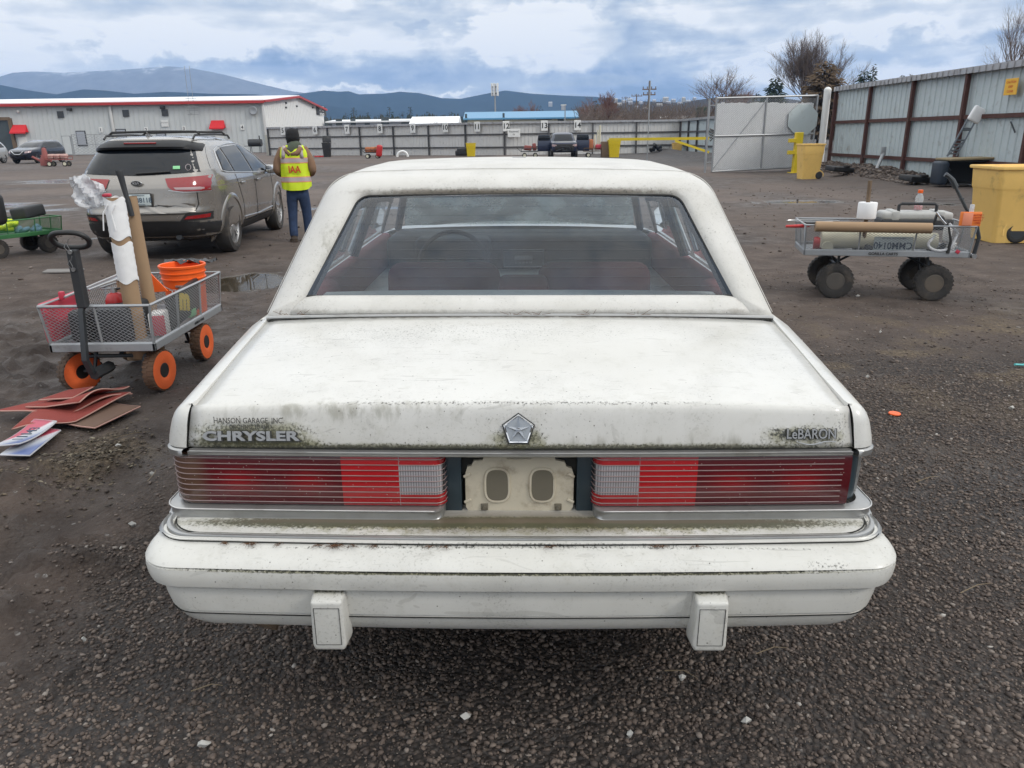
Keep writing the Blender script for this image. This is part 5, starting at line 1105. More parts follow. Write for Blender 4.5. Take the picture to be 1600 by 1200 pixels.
def building():
    r = thing('warehouse', 'long light-grey metal warehouse with red eaves and a white gable end', 'building', (-29, 95, 0), 0)
    L, Wd, H, Hr = 62, 31, 5.75, 6.9
    m = MB(); m.poly([(-L, 0, 0), (0, 0, 0), (0, 0, H), (-L, 0, H)])
    for i in range(int(L/.6)): m.rbox((-i*.6-.3, -.02, H/2), (.07, .05, H), .01, 1)
    obj('long_wall', m, MAT['wall_grey'], r, 0)
    m = MB(); m.poly([(0.003, 0, 0), (0.003, Wd, 0), (0.003, Wd, H), (0.003, Wd/2, Hr), (0.003, 0, H)])
    for i in range(int(Wd/.8)): y = .4+i*.8; m.box((.02, y, (H+(Hr-H)*(1-abs(y-Wd/2)/(Wd/2)))/2), (.04, .06, H+(Hr-H)*(1-abs(y-Wd/2)/(Wd/2))))
    obj('gable_wall', m, MAT['wall_white'], r, 0)
    m = MB(); m.grid([[(-L, -.5, H+.05), (.4, -.5, H+.05)], [(-L, Wd/2, Hr+.12), (.4, Wd/2, Hr+.12)], [(-L, Wd+.5, H+.05), (.4, Wd+.5, H+.05)]]); o = obj('roof', m, MAT['roof_white'], r, 0); solidify(o, .12, 1)
    m = MB(); m.box((-L/2, -.56, H-.08), (L+.8, .14, .30)); obj('eave_trim', m, MAT['trim_red'], r, 0)
    m = MB(); m.tube([(.46, -.5, H-.02), (.46, Wd/2, Hr+.04), (.46, Wd+.5, H-.02)], .17, 4); obj('gable_trim', m, MAT['trim_red'], r, 0)
    W_ = lambda px, py: D(px, py, 95)-Vector((-29, 95, 0))
    def at(px, py, off=.08): p = W_(px, py); return (p.x, -off, p.z)
    for px, py in ((95, 179), (197, 177), (258, 176)): m = MB(); c = at(px, py); m.rbox(c, (.75, .1, .75), .02, 1); [m.box((c[0], -.14, c[2]-.3+k*.12), (.68, .04, .03)) for k in range(6)]; obj('vent', m, MAT['vent'], r)
    for px, py in ((110, 171), (255, 168)): m = MB(); c = at(px, py, .25); m.rbox(c, (.5, .4, .32), .05); obj('flood_lamp', m, MAT['lamp_black'], r)
    for px, py in ((51, 166), (146, 163), (311, 159), (321, 159), (30, 174)): m = MB(); c = at(px, py, .25); m.lathe([(.02, -.2), (.12, -.1), (.15, 0), (.1, .08), (0, .1)], 12, Matrix.Translation(c)); obj('security_camera', m, MAT['sign_white'], r)
    m = MB(); c = at(397, 173, .3); m.lathe([(0, -.05), (.42, 0), (.5, .08), (.42, .12), (0, .05)], 20, Matrix.Translation(c) @ Matrix.Rotation(pi/2, 4, 'X')); obj('round_vent', m, MAT['galv'], r)
    for px in (172, 411): m = MB(); a, b = at(px, 163, .15), at(px, 242, .15); m.rbox((a[0], -.15, H/2), (.28, .2, H), .03); obj('downspout', m, MAT['sheet_grey'], r)
    for px, py, w, h in ((128, 216, .95, 1.5), (190, 209, 1.0, .9), (252, 209, .9, .4)): 
        m = MB(); c = at(px, py, .06); m.rbox(c, (w+.2, .1, h+.2), .02, 1); f = obj('window', m, MAT['lamp_black'], r); m = MB(); m.box((c[0], -.13, c[2]), (w, .04, h)); obj('pane', m, MAT['pale_grey'], f)
    m = MB(); c = at(106, 228, .05); m.rbox((c[0], -.05, 1.1), (1.05, .08, 2.2), .02, 1); f = obj('door', m, MAT['galv'], r); m = MB(); m.box((c[0], -.10, 1.1), (.9, .04, 2.05)); obj('door_leaf', m, MAT['wall_grey'], f)
    for px, py, w in ((32, 202, 1.9), (341, 195, 1.75)):
        a = at(px, py); m = MB(); x, z = a[0], a[2]; m.add([(x-w*.42, -.05, z+.5), (x+w*.42, -.05, z+.5), (x+w*.5, -.75, z-.35), (x-w*.5, -.75, z-.35), (x-w*.5, -.05, z-.35), (x+w*.5, -.05, z-.35), (x+w*.5, -.75, z-.5), (x-w*.5, -.75, z-.5)], [(0, 3, 2, 1), (0, 4, 3), (1, 2, 5), (3, 7, 6, 2), (0, 1, 5, 4)]); obj('awning', m, MAT['awning_red'], r, 0)
        m = MB(); m.rbox((x, -.04, 1.05), (1.0, .06, 2.1), .01, 1); obj('door', m, MAT['wall_white'], r)
    m = MB(); c = at(5, 215); m.box((c[0]-1.6, -.03, 2.0), (5.6, .1, 4.2)); o = obj('loading_bay', m, MAT['window_dark'], r, 0); m = MB(); m.box((c[0]+1.3, -.16, 2.1), (.35, .3, 4.3)); m.box((c[0]-1.6, -.2, 4.2), (5.8, .3, .35)); obj('bay_frame', m, MAT['wood'], o, 0)
    for k, (px, py) in enumerate(((158, 203), (229, 203), (288, 201), (379, 199))):
        m = MB(); c = at(px, py, .10); m.rbox(c, (.45, .04, .62), .02, 1); s = one('number_sign', ['white board numbered 1 on the warehouse, between the window and the downspout', 'white board numbered 2 on the warehouse, above the left end of the roof rack', 'white board numbered 3 on the warehouse, left of the second red awning', 'white board numbered 4 on the warehouse, between the second awning and the round vent'][k], 'sign', m, MAT['sign_white'], (-29, 95, 0), group='numbered bay signs'); text('numeral', str(k+1), .5, MAT['ink'], s, (c[0], -.13, c[2]), bold=.01)
    m = MB(); c = at(258, 193, .10); m.rbox(c, (.85, .04, .75), .02, 1); s = one('notice_board', 'small white notice board above the numbered signs on the warehouse', 'sign', m, MAT['sign_white'], (-29, 95, 0)); text('lettering', 'Drop Zone', .17, MAT['ink'], s, (c[0], -.13, c[2]+.1))
    # gable fittings: dark sign, lamps
    def gp(px, py):
        d = ray(px, py); t = (-29-CAMP.x)/d.x; q = CAMP+d*t; return Vector((.08, q.y-95, q.z))
    a, b = gp(493, 165), gp(509, 181)
    m = MB(); m.box((.09, (a.y+b.y)/2, (a.z+b.z)/2), (.06, abs(b.y-a.y), abs(a.z-b.z))); s = obj('office_sign', m, MAT['ink'], r, 0); text('lettering', 'OFFICE', 1.05, MAT['sign_white'], s, (.14, (a.y+b.y)/2, (a.z+b.z)/2+.25), (pi/2, 0, pi/2), sx=.9, bold=.02)
    text('lettering', 'ENTRANCE', .62, MAT['sign_white'], s, (.14, (a.y+b.y)/2, (a.z+b.z)/2-.55), (pi/2, 0, pi/2), sx=.9, bold=.02)
    for px, py in ((446, 161), (446, 168), (463, 166), (488, 168)): c = gp(px, py); m = MB(); m.rbox(c, (.2, .35, .22), .04); obj('wall_lamp', m, MAT['lamp_black'], r)
    # wire mast with platform
    m = MB(); p0 = W_(300, 178); p1 = W_(290, 104)
    for dx in (0, .55): m.tube([(p0.x+dx, -.6, p0.z-.2), (p1.x+dx+.1, -.6, p1.z)], .025, 4)
    for k in range(5): m.tube([(p0.x-.3, -.6, p0.z-.1+k*.45), (p0.x+1.0, -.6, p0.z-.1+k*.45)], .035, 4)
    m.tube([(p0.x, -.6, p0.z), (p0.x, 0, p0.z)], .03, 4); q = one('antenna_mast', 'thin twin-wire antenna mast fixed to the warehouse wall', 'antenna', m, MAT['galv'], (-29, 95, 0))
    m = MB(); x0 = W_(140, 230).x
    for k in range(5): m.cyl((x0+k*2.6, -3.5, 0), (x0+k*2.6, -3.5, 2.3), .04, n=6)
    for z in (.1, 1.2, 2.28): m.tube([(x0, -3.5, z), (x0+10.4, -3.5, z)], .035, 5)
    fn = thing('wire_fence', 'low galvanised wire fence panel standing before the warehouse', 'fence', (-29, 95, 0)); obj('frame', m, MAT['galv'], fn); mesh_panel(fn, [(x0, -3.5, .1), (x0+10.4, -3.5, .1), (x0+10.4, -3.5, 2.28), (x0, -3.5, 2.28)], .3, .012, 'galv')
def mesh_panel(parent, quad, cell, r, mtl, name='mesh', ratio=1.6, flat=True):
    """expanded metal: two families of thin slanting strands clipped to a rectangle"""
    A, B, C_, D_ = [Vector(p) for p in quad]; U, V = B-A, D_-A; lu, lv = U.length, V.length; u, v = U/lu, V/lv; nrm = u.cross(v)
    mb = MB(); k = cell; slope = 1/ratio; step = k*ratio
    n = int((lu+lv*ratio)/step)+2
    for fam in (1, -1):
        for i in range(-1, n):
            if fam > 0: a0 = -lv*ratio+i*step; p0, p1 = (a0, 0), (a0+lv*ratio, lv)
            else: a0 = i*step; p0, p1 = (a0, 0), (a0-lv*ratio, lv)
            # clip to [0, lu]
            (xa, ya), (xb, yb) = p0, p1
            if xa > xb: xa, ya, xb, yb = xb, yb, xa, ya
            if xb <= 0 or xa >= lu: continue
            if xa < 0: ya = ya+(yb-ya)*(0-xa)/(xb-xa); xa = 0
            if xb > lu: yb = ya+(yb-ya)*(lu-xa)/(xb-xa); xb = lu
            if abs(xb-xa) < 1e-4: continue
            a, b = A+u*xa+v*ya, A+u*xb+v*yb; d = (b-a).normalized(); w = d.cross(nrm).normalized()*r; h = nrm*(r*.45*1)
            off = nrm*(.0004*fam)
            mb.add([a-w+h+off, a+w+h+off, a+w-h+off, a-w-h+off, b-w+h+off, b+w+h+off, b+w-h+off, b-w-h+off], [(0, 4, 5, 1), (2, 6, 7, 3), (1, 5, 6, 2), (0, 3, 7, 4)])
    return obj(name, mb, MAT[mtl], parent, 0)
building()
def sheet_fence(name, label, pts, H, posts, rails, sheet, steel, cap=True, rib=.30, z0=0.0, inward=1):
    """corrugated sheet fence along a polyline; posts and rails stand on the yard side"""
    r = thing(name, label, 'fence')
    for (a, b), pp in zip(zip(pts[:-1], pts[1:]), posts):
        a, b = Vector((*a, 0)), Vector((*b, 0)); d = (b-a); L = d.length; d /= L; nrm = Vector((-d.y, d.x, 0))*inward
        prof = []; s = 0
        while s < L:
            for ds, o in ((0, 0), (rib*.40, 0), (rib*.46, .03), (rib*.58, .03), (rib*.64, 0)):
                if s+ds <= L: prof.append((s+ds, o))
            s += rib
        prof.append((L, 0)); mb = MB(); mb.grid([[tuple(a+d*s-nrm*(.02-o if True else 0)+Vector((0, 0, z))) for s, o in prof] for z in (z0, H)]); sh = obj('cladding', mb, MAT[sheet], r, 0)
        n = int(round(L/pp)); n = max(1, n)
        for i in range(n+1): mb = MB(); p = a+d*(L*i/n); mb.box((p+nrm*.09+Vector((0, 0, H/2))), (.11, .11, H), rot=(0, 0, math.atan2(d.y, d.x))); obj('post', mb, MAT[steel], r, 0)
        for z in rails: mb = MB(); c = (a+b)/2+nrm*.05; mb.box(c+Vector((0, 0, z)), (L, .07, .11), rot=(0, 0, math.atan2(d.y, d.x))); obj('rail', mb, MAT[steel], r, 0)
        if cap:
            mb = MB(); c = (a+b)/2+nrm*.03
            mb.box(c+Vector((0, 0, H+.04)), (L+.1, .30, .16), rot=(0, 0, math.atan2(d.y, d.x)))
            for i in range(int(L/.3)): p = a+d*(.3*i+.15)+nrm*.19; mb.box(p+Vector((0, 0, H+.04)), (.05, .03, .15), rot=(0, 0, math.atan2(d.y, d.x)))
            obj('cap', mb, MAT['cap_steel'], r, 0)
    return r
F0 = G(422, 240.5); F0 = D(422, 240, 76); FL = [(-22.9, 76), (-.3, 64), (13.9, 64.6)]
sheet_fence('sheet_fence', 'long grey corrugated fence across the back of the yard', FL, 2.45, [3.9, 3.5], (.62, 1.62), 'sheet_grey', 'post_dark', inward=-1)
sheet_fence('sheet_fence', 'far side run of corrugated fence meeting the back fence at its right corner', [(14.0, 64.5), (13.9, 38.0)], 2.45, [2.9], (.62, 1.62), 'sheet_blue', 'post_dark', inward=-1)
sheet_fence('sheet_fence', 'tall blue-grey corrugated fence with rusty red posts along the right side', [(12.95, 31.6), (13.1, 8.0)], 3.02, [2.95], (.62, 1.83), 'sheet_blue', 'rust_red', inward=-1)
sheet_fence('sheet_fence', 'short corrugated fence panel beside the white gate post', [(12.62, 31.75), (15.6, 31.65)], 3.02, [1.55], (.62, 1.83), 'sheet_grey', 'rust_red', inward=-1) if False else None
FN = ['left of the man in the vest', 'over the right shoulder of the man', 'right of the wheelie bin', 'above the small orange cart', 'under the white-roofed building', 'left of the yellow drum by one board', 'above the yellow drum', 'beside the lettered notice board', 'above the left door of the 4x4', 'above the right door of the 4x4']
def fence_numbers():
    for k, px in enumerate((444, 494, 544, 596, 647, 698, 748, 791, 850, 902)):
        x = (px-797)/CF
        if px < 790: # back fence, left leg
            a, b = Vector((-22.9, 76)), Vector((-.3, 64))
        else: a, b = Vector((-.3, 64)), Vector((13.9, 64.6))
        d = ray(px, 205); best = min(((a.lerp(b, t)) for t in np.linspace(0, 1, 400)), key=lambda q: abs(q.x/q.y-d.x/d.y))
        dr = (b-a).normalized(); ang = math.atan2(dr.y, dr.x); n = 5+k
        m = MB(); m.rbox((0, 0, 0), (.55, .04, .78), .02, 1); s = one('number_sign', 'white board numbered %d on the back fence, %s' % (n, FN[k]), 'sign', m, MAT['sign_white'], (best.x+.2*dr.y, best.y-.2*dr.x, 2.22), (0, 0, ang), group='numbered bay signs')
        text('numeral', str(n), .56, MAT['ink'], s, (0, -.03, 0), bold=.012)
    p = D(803, 208, 63.7); m = MB(); m.rbox((0, 0, 0), (1.0, .04, .62), .02, 1); s = one('notice_board', 'small lettered notice board on the back fence left of the 4x4', 'sign', m, MAT['sign_white'], p); text('lettering', 'Reserved', .2, MAT['ink'], s, (0, -.03, .12)); text('lettering', 'EV', .16, MAT['ink'], s, (0, -.03, -.1))
fence_numbers()
def gate():
    r = thing('chainlink_gate', 'tall chain-link gate filled with white slats beside the right fence', 'gate')
    a, b = Vector((8.0, 30.9, 0)), Vector((12.35, 32.1, 0)); d = (b-a).normalized(); L = (b-a).length; Z = lambda z: Vector((0, 0, z)); H = 2.80
    for pts in ([a+Z(.04), a+Z(H)], [b+Z(.12), b+Z(H+.08)], [a+Z(.05), b+Z(.14)], [a+Z(H-.04), b+Z(H+.06)], [a+Z(1.38), b+Z(1.42)], [a+d*2.2+Z(.1), a+d*2.2+Z(H)]): m = MB(); m.tube(pts, .035, 8); obj('frame_tube', m, MAT['galv'], r)
    m = MB(); m.tube([a+Z(.1), a+d*2.2+Z(H-.1)], .018, 6); obj('brace', m, MAT['galv'], r)
    mesh_panel(r, [a+d*.05+Z(.08), b-d*.05+Z(.12), b-d*.05+Z(H), a+d*.05+Z(H-.06)], 0.075, .003, 'galv', ratio=1.0)
    n = Vector((-d.y, d.x, 0)); m = MB(); k = 0; s = .1; rr = random.Random(2)
    while s < L-.12: h = H-.18-rr.random()*.05; p = a+d*s+n*.03; m.box(p+Z((h+.1)/2), (.075, .012, h-.1), rot=(0, 0, math.atan2(d.y, d.x))); s += .083
    obj('slats', m, MAT['slat'], r, 0)
    c = a+d*(L*.86)-n*.05+Z(1.95); m = MB(); ang = math.atan2(d.y, d.x)
    m.prism([(.72*cos(pi/8+i*pi/4), .62*sin(pi/8+i*pi/4)) for i in range(8)], .012, Matrix.Translation(c) @ Matrix.Rotation(ang, 4, 'Z') @ Matrix.Rotation(pi/2, 4, 'X')); obj('octagon_board', m, MAT['sheet_blue'], r, 0)
    for sgn in (1,): m = MB(); m.tube([a+Z(.02)-d*.3, a-d*.3+Z(2.75)], .045, 8); m.tube([a-d*.3+Z(2.5), a+Z(2.5)], .02, 6); m.tube([a-d*.3+Z(.4), a+Z(.4)], .02, 6); obj('hinge_post', m, MAT['galv'], r)
    m = MB(); [m.tube([a-d*.16+Z(1.2+.1*i), a-d*.05+Z(1.3+.1*i), a-d*.2+Z(1.35+.1*i)], .03, 5) for i in range(4)]; obj('chain', m, MAT['lamp_black'], r)
    m = MB(); m.tube([(12.63, 31.9, 0), (12.63, 31.9, 3.02)], .135, 16); m.lathe([(.145, 0), (.13, .07), (.07, .13), (0, .145)], 16, Matrix.Translation((12.63, 31.9, 3.02))); one('gate_post', 'thick round white post with a domed cap at the fence end', 'post', m, MAT['wall_white'])
mat('slat', (.80, .81, .82), .6, var=.08); gate()
def barrier():
    r = thing('swing_barrier', 'yellow swing-arm barrier reaching across the yard behind the roof of the sedan', 'barrier')
    m = MB(); a = D(952, 216.5, 45); b = D(1108, 217.5, 43); m.box((a+b)/2, ((b-a).length, .14, .15), rot=(0, 0, math.atan2(b.y-a.y, b.x-a.x))); obj('arm', m, MAT['yellow_paint'], r, 0)
    m = MB(); c = D(1055, 220, 43.6); e = D(1108, 238, 43); m.tube([c, e], .085, 4); obj('strut', m, MAT['yellow_paint'], r, 0)
    r = thing('catch_post', 'yellow steel catch post with two brackets in front of the slatted gate', 'post', (10.98, 30.0, 0)); m = MB(); m.rbox((0, 0, .74), (.26, .26, 1.48), .015, 1); obj('column', m, MAT['yellow_paint'], r)
    for z in (.75, 1.18): m = MB(); m.rbox((-.24, 0, z), (.24, .22, .14), .01, 1); obj('bracket', m, MAT['yellow_paint'], r)
    m = MB(); m.rbox((0, 0, .01), (.5, .4, .03), .005, 1); obj('base_plate', m, MAT['yellow_paint'], r)
    p = G(1011, 252); m = MB(); m.cyl((0, 0, 0), (0, 0, 4.3), .035, n=8); one('thin_pole', 'thin pale pole standing in the yard just right of the sedan roof', 'pole', m, MAT['galv'], (p.x, p.y, 0))
barrier()
# ---- buildings beyond the fence
mat('brush', (.15, .115, .095), .95, var=.5, vscale=.15)
def far_buildings():
    def bld(name, label, x0, x1, yt, ye, dist, depth, wall, roofm, win=(), shed=False, face=None):
        a = D(x0, ye, dist); b = D(x1, ye, dist); t = D((x0+x1)/2, yt, dist+depth*.5); w = b.x-a.x; h = (a.z+b.z)/2
        r = thing(name, label, 'building', ((a.x+b.x)/2, dist, 0)); m = MB(); m.box((0, depth/2, h/2), (w, depth, h)); obj('wall', m, MAT[wall], r, 0)
        m = MB(); hr = t.z; m.add([(-w/2-.3, -.4, h), (w/2+.3, -.4, h), (w/2+.3, depth/2, hr), (-w/2-.3, depth/2, hr), (w/2+.3, depth+.4, h), (-w/2-.3, depth+.4, h), (-w/2-.3, -.4, h-.2), (w/2+.3, -.4, h-.2)], [(0, 1, 2, 3), (3, 2, 4, 5), (6, 7, 1, 0), (0, 3, 5), (1, 4, 2)]); obj('roof', m, MAT[roofm], r, 0)
        for (px, py, ww, hh) in win:
            p = D(px, py, dist); m = MB(); m.rbox((p.x-(a.x+b.x)/2, -.05, p.z), (ww, .12, hh), .02, 1); obj('window', m, MAT['window_dark'], r)
        return r
    bld('blue_roof_building', 'low cream building with a bright blue metal roof behind the back fence', 727, 902, 174, 184, 112, 10, 'cream', 'blue_roof', [(874, 188, .5, .9), (878, 188, .5, .9), (728.5, 191, .3, 2.2), (787, 191, .3, 2.4), (740, 186, 1.4, .2), (775, 186, .8, .2), (850, 186, 2.2, .2)])
    bld('white_roof_building', 'low building with a big plain white roof left of the blue roof', 641, 712, 182, 198, 104, 10, 'cream', 'roof_white')
    bld('grey_building', 'long flat grey commercial building with dark bays behind the back fence', 512, 641, 186.5, 189, 125, 14, 'pale_grey', 'roof_white', [(530, 194, 1.0, 1.6), (552, 194, .8, 1.4), (574, 197, .8, .9), (602, 191, 1.2, 1.5), (612, 197, 1.2, .4), (516, 197, .6, .6), (634, 193, 1.4, .3)])
    bld('grey_shed', 'low dark grey shed roof behind the fence right of the blue roof', 905, 942, 192, 194, 90, 6, 'pale_grey', 'concrete')
    bld('long_shed', 'pale low shed roof seen over the fence near the gate', 1040, 1098, 181, 189, 120, 8, 'concrete', 'concrete')
    m = MB(); p = D(1096, 183, 118); m.rbox((p.x, 118, p.z/2+.6), (1.6, 1.6, p.z+1.6), .3, 2); one('clipped_hedge', 'dark clipped evergreen hedge block beside the gate hinge', 'hedge', m, MAT['leaf_dark'])
    # cell tower
    r = thing('cell_tower', 'cell tower with a ring of white panel antennas above the blue roof', 'tower', (0, 0, 0)); b = D(774, 185, 200); t = D(773, 131, 200); m = MB(); m.cyl((t.x, 200, 0), (t.x, 200, t.z), .28, .16, 10); obj('mast', m, MAT['galv'], r)
    for lev, hh in ((t.z-.7, 1.7), (t.z-2.2, 1.2)):
        for i in range(6):
            a = 2*pi*i/6+.3; m = MB(); m.rbox((t.x+.85*cos(a), 200+.85*sin(a), lev), (.34, .2, hh), .04, 1, rot=(0, 0, a+pi/2)); obj('antenna_panel', m, MAT['sign_white'], r)
        m = MB(); m.tube([(t.x+.72*cos(2*pi*i/16), 200+.72*sin(2*pi*i/16), lev) for i in range(16)], .05, 5, closed=True); [m.tube([(t.x, 200, lev), (t.x+.8*cos(a), 200+.8*sin(a), lev)], .05, 5) for a in (.3, 1.35, 2.4, 3.4, 4.5, 5.5)]; obj('platform', m, MAT['dark_metal'], r)
    # poles
    def pole(label, px, yt, dist, arms, h2=.13):
        t = D(px, yt, dist); r = thing('utility_pole', label, 'pole', (t.x, dist, 0), group='utility poles beyond the yard'); m = MB(); m.cyl((0, 0, 0), (0, 0, t.z), .16, .1, 8); obj('pole', m, MAT['wood'], r)
        for dz, w in arms:
            m = MB(); m.rbox((0, -.15, t.z-dz), (w, .12, .14), .01, 1); [m.cyl((x, -.15, t.z-dz+.05), (x, -.15, t.z-dz+.35), .06, n=6) for x in np.linspace(-w*.45, w*.45, 4)]; obj('crossarm', m, MAT['wood'], r)
    pole('tall wooden utility pole with two crossarms behind the back fence', 1015, 126, 110, ((1.1, 1.9), (1.8, 1.7)))
    pole('utility pole with one wide crossarm, left of the tallest pole', 995, 147, 170, ((.4, 2.3),)); pole('small distant utility pole with a crossarm, leftmost of the three', 978, 151, 230, ((.4, 2.4),))
    r = thing('light_pole', 'slim parking-lot light pole in front of the blue-roofed building', 'street lamp', (0, 0, 0)); t = D(883, 164, 100); m = MB(); m.cyl((t.x, 100, 0), (t.x, 100, t.z), .08, .06, 8); obj('pole', m, MAT['galv'], r); m = MB(); m.rbox((t.x-.2, 100, t.z), (.7, .25, .1), .03); obj('lamp_head', m, MAT['sign_white'], r)
# ---- trees
mat('bark', (.10, .075, .06), .9, var=.3, bump=.4, bscale=20); mat('twig', (.17, .13, .11), .9, var=.2); mat('red_twig', (.20, .11, .09), .9, var=.3); mat('leaf_dark', (.018, .035, .022), .9, var=.4); mat('leaf_olive', (.045, .05, .022), .9, var=.4); mat('leaf_brown', (.12, .08, .045), .9, var=.4)
def bare_tree(label, px, py_base, py_top, dist, spread, seed, mtl='twig', lev=5, upright=.55, nb=3, crown_from=.25, dens=1.0, name='bare_tree', wpx=None):
    t = D(px, py_top, dist); b = Vector((t.x, dist, 0)); H = t.z; rr = random.Random(seed); r = thing(name, label, 'tree', b)
    tr, cr = MB(), MB()
    def br(p, d, L, rad_, k):
        n = 4; pts = [p]; q = p.copy(); dd = d.copy()
        for i in range(n): dd = (dd+Vector((rr.gauss(0, .10), rr.gauss(0, .10), .03*upright*3))).normalized(); q = q+dd*(L/n); pts.append(q.copy())
        e = rad_*.55 if k > 0 else rad_*.4
        (tr if k >= lev-1 else cr).tube(pts, [rad_+(e-rad_)*i/n for i in range(n+1)], 7 if k >= lev-1 else (5 if k > 1 else 3), cap=False)
        if k == 0: return
        m_ = nb if k > 1 else int(nb*dens)+1
        for j in range(m_):
            s = rr.uniform(.35, 1.0) if j else 1.0; i = min(n-1, int(s*n)); st = pts[i].lerp(pts[i+1], s*n-i if s < 1 else 1)
            ax = Vector((rr.gauss(0, 1), rr.gauss(0, 1), rr.gauss(0, .5))).normalized(); side = dd.cross(ax).normalized(); ang = rr.uniform(.25, .75)*spread if j else rr.uniform(.05, .25)
            nd = (dd*cos(ang)+side*sin(ang)+Vector((0, 0, upright*.35))).normalized(); br(st, nd, L*rr.uniform(.55, .80), max(rad_*rr.uniform(.42, .58), .0032*dist/60), k-1)
    for q in range(1): br(Vector((0, 0, 0)), Vector((rr.gauss(0, .03), 0, 1)), H*.42, H*.020, lev)
    zs = max(v[2] for v in cr.v); sc = H/zs
    xs = sorted(v[0] for v in cr.v); n_ = len(xs); sx = sc
    if wpx: sx = (wpx/CF*dist*1.02)/(xs[int(n_*.99)]-xs[int(n_*.01)])
    cr.v = [(v[0]*sx, v[1]*sx, v[2]*sc) for v in cr.v]; tr.v = [(v[0]*sx, v[1]*sx, v[2]*sc) for v in tr.v]
    obj('trunk', tr, MAT['bark'], r, 60); obj('crown', cr, MAT[mtl], r, 0); return r
def conifer(label, px, py_top, dist, width, seed, mtl='leaf_dark', name='conifer', n=1500, base=.12, group=None, shape=1.0, ragged=.35):
    t = D(px, py_top, dist); H = t.z; rr = np.random.default_rng(seed); r = thing(name, label, 'tree', (t.x, dist, 0), group=group)
    m = MB(); m.cyl((0, 0, 0), (0, 0, H*.97), H*.018, H*.004, 8); obj('trunk', m, MAT['bark'], r)
    mb = MB(); n = int(n*2.6)
    h = 1-np.sqrt(rr.random(n)); lay = np.floor(h*22)/22
    for i in range(n):
        z = H*(base+(1-base)*h[i]); a = rr.uniform(0, 2*pi); R = width*(1-h[i])**shape*(.55+ragged*sin(a*3+lay[i]*40)+.25*rr.random()) + .04*width
        s = (.35+.65*rr.random()**.6); x, y = R*s*cos(a), R*s*sin(a); L = width*.17*(.5+rr.random()); dz = -.25*L
        ux, uy = cos(a), sin(a); vx, vy = -uy*L*.28, ux*L*.28; k = rr.uniform(-.25, .25)*L
        mb.add([(x-vx, y-vy, z+k*.3), (x+vx, y+vy, z-k*.3), (x+ux*L, y+uy*L, z+dz+k), (x+ux*L*.3, y+uy*L*.3, z+L*.16)], [(0, 1, 2), (0, 2, 3), (1, 3, 2)])
    obj('crown', mb, MAT[mtl], r, 0); return r
def broad(label, px, py_top, dist, width, seed, mtl, name, n=2600, squash=.75):
    t = D(px, py_top, dist); H = t.z; rr = np.random.default_rng(seed); r = thing(name, label, 'tree', (t.x, dist, 0)); m = MB(); m.cyl((0, 0, 0), (0, 0, H*.5), H*.03, H*.015, 8)
    for i in range(9): a = rr.uniform(0, 2*pi); m.tube([(0, 0, H*.25), (width*.3*cos(a), width*.3*sin(a), H*.6), (width*.55*cos(a), width*.55*sin(a), H*.85)], [H*.012, H*.008, H*.003], 5)
    obj('trunk', m, MAT['bark'], r); mb = MB(); cl = [(rr.normal(0, width*.38), rr.normal(0, width*.38), H*(.55+.3*rr.normal()*.6), width*rr.uniform(.12, .3)) for _ in range(26)]
    for i in range(n):
        c = cl[int(rr.integers(len(cl)))]; d = rr.normal(0, 1, 3); d /= np.linalg.norm(d); q = np.array(c[:3])+d*c[3]*rr.random()**.4*np.array([1, 1, squash]); q[2] = min(max(q[2], H*.12), H*(1-.0)); s = width*.05*(.5+rr.random()); a, b = rr.normal(0, s, 3), rr.normal(0, s, 3)
        mb.add([tuple(q), tuple(q+a), tuple(q+b)], [(0, 1, 2)])
    obj('crown', mb, MAT[mtl], r, 0); return r
HILLY = lambda px: float(np.interp(px, [700, 850, 905, 950, 1010, 1060, 1090, 1120], [196, 184, 168, 160, 159, 160, 156, 152]))
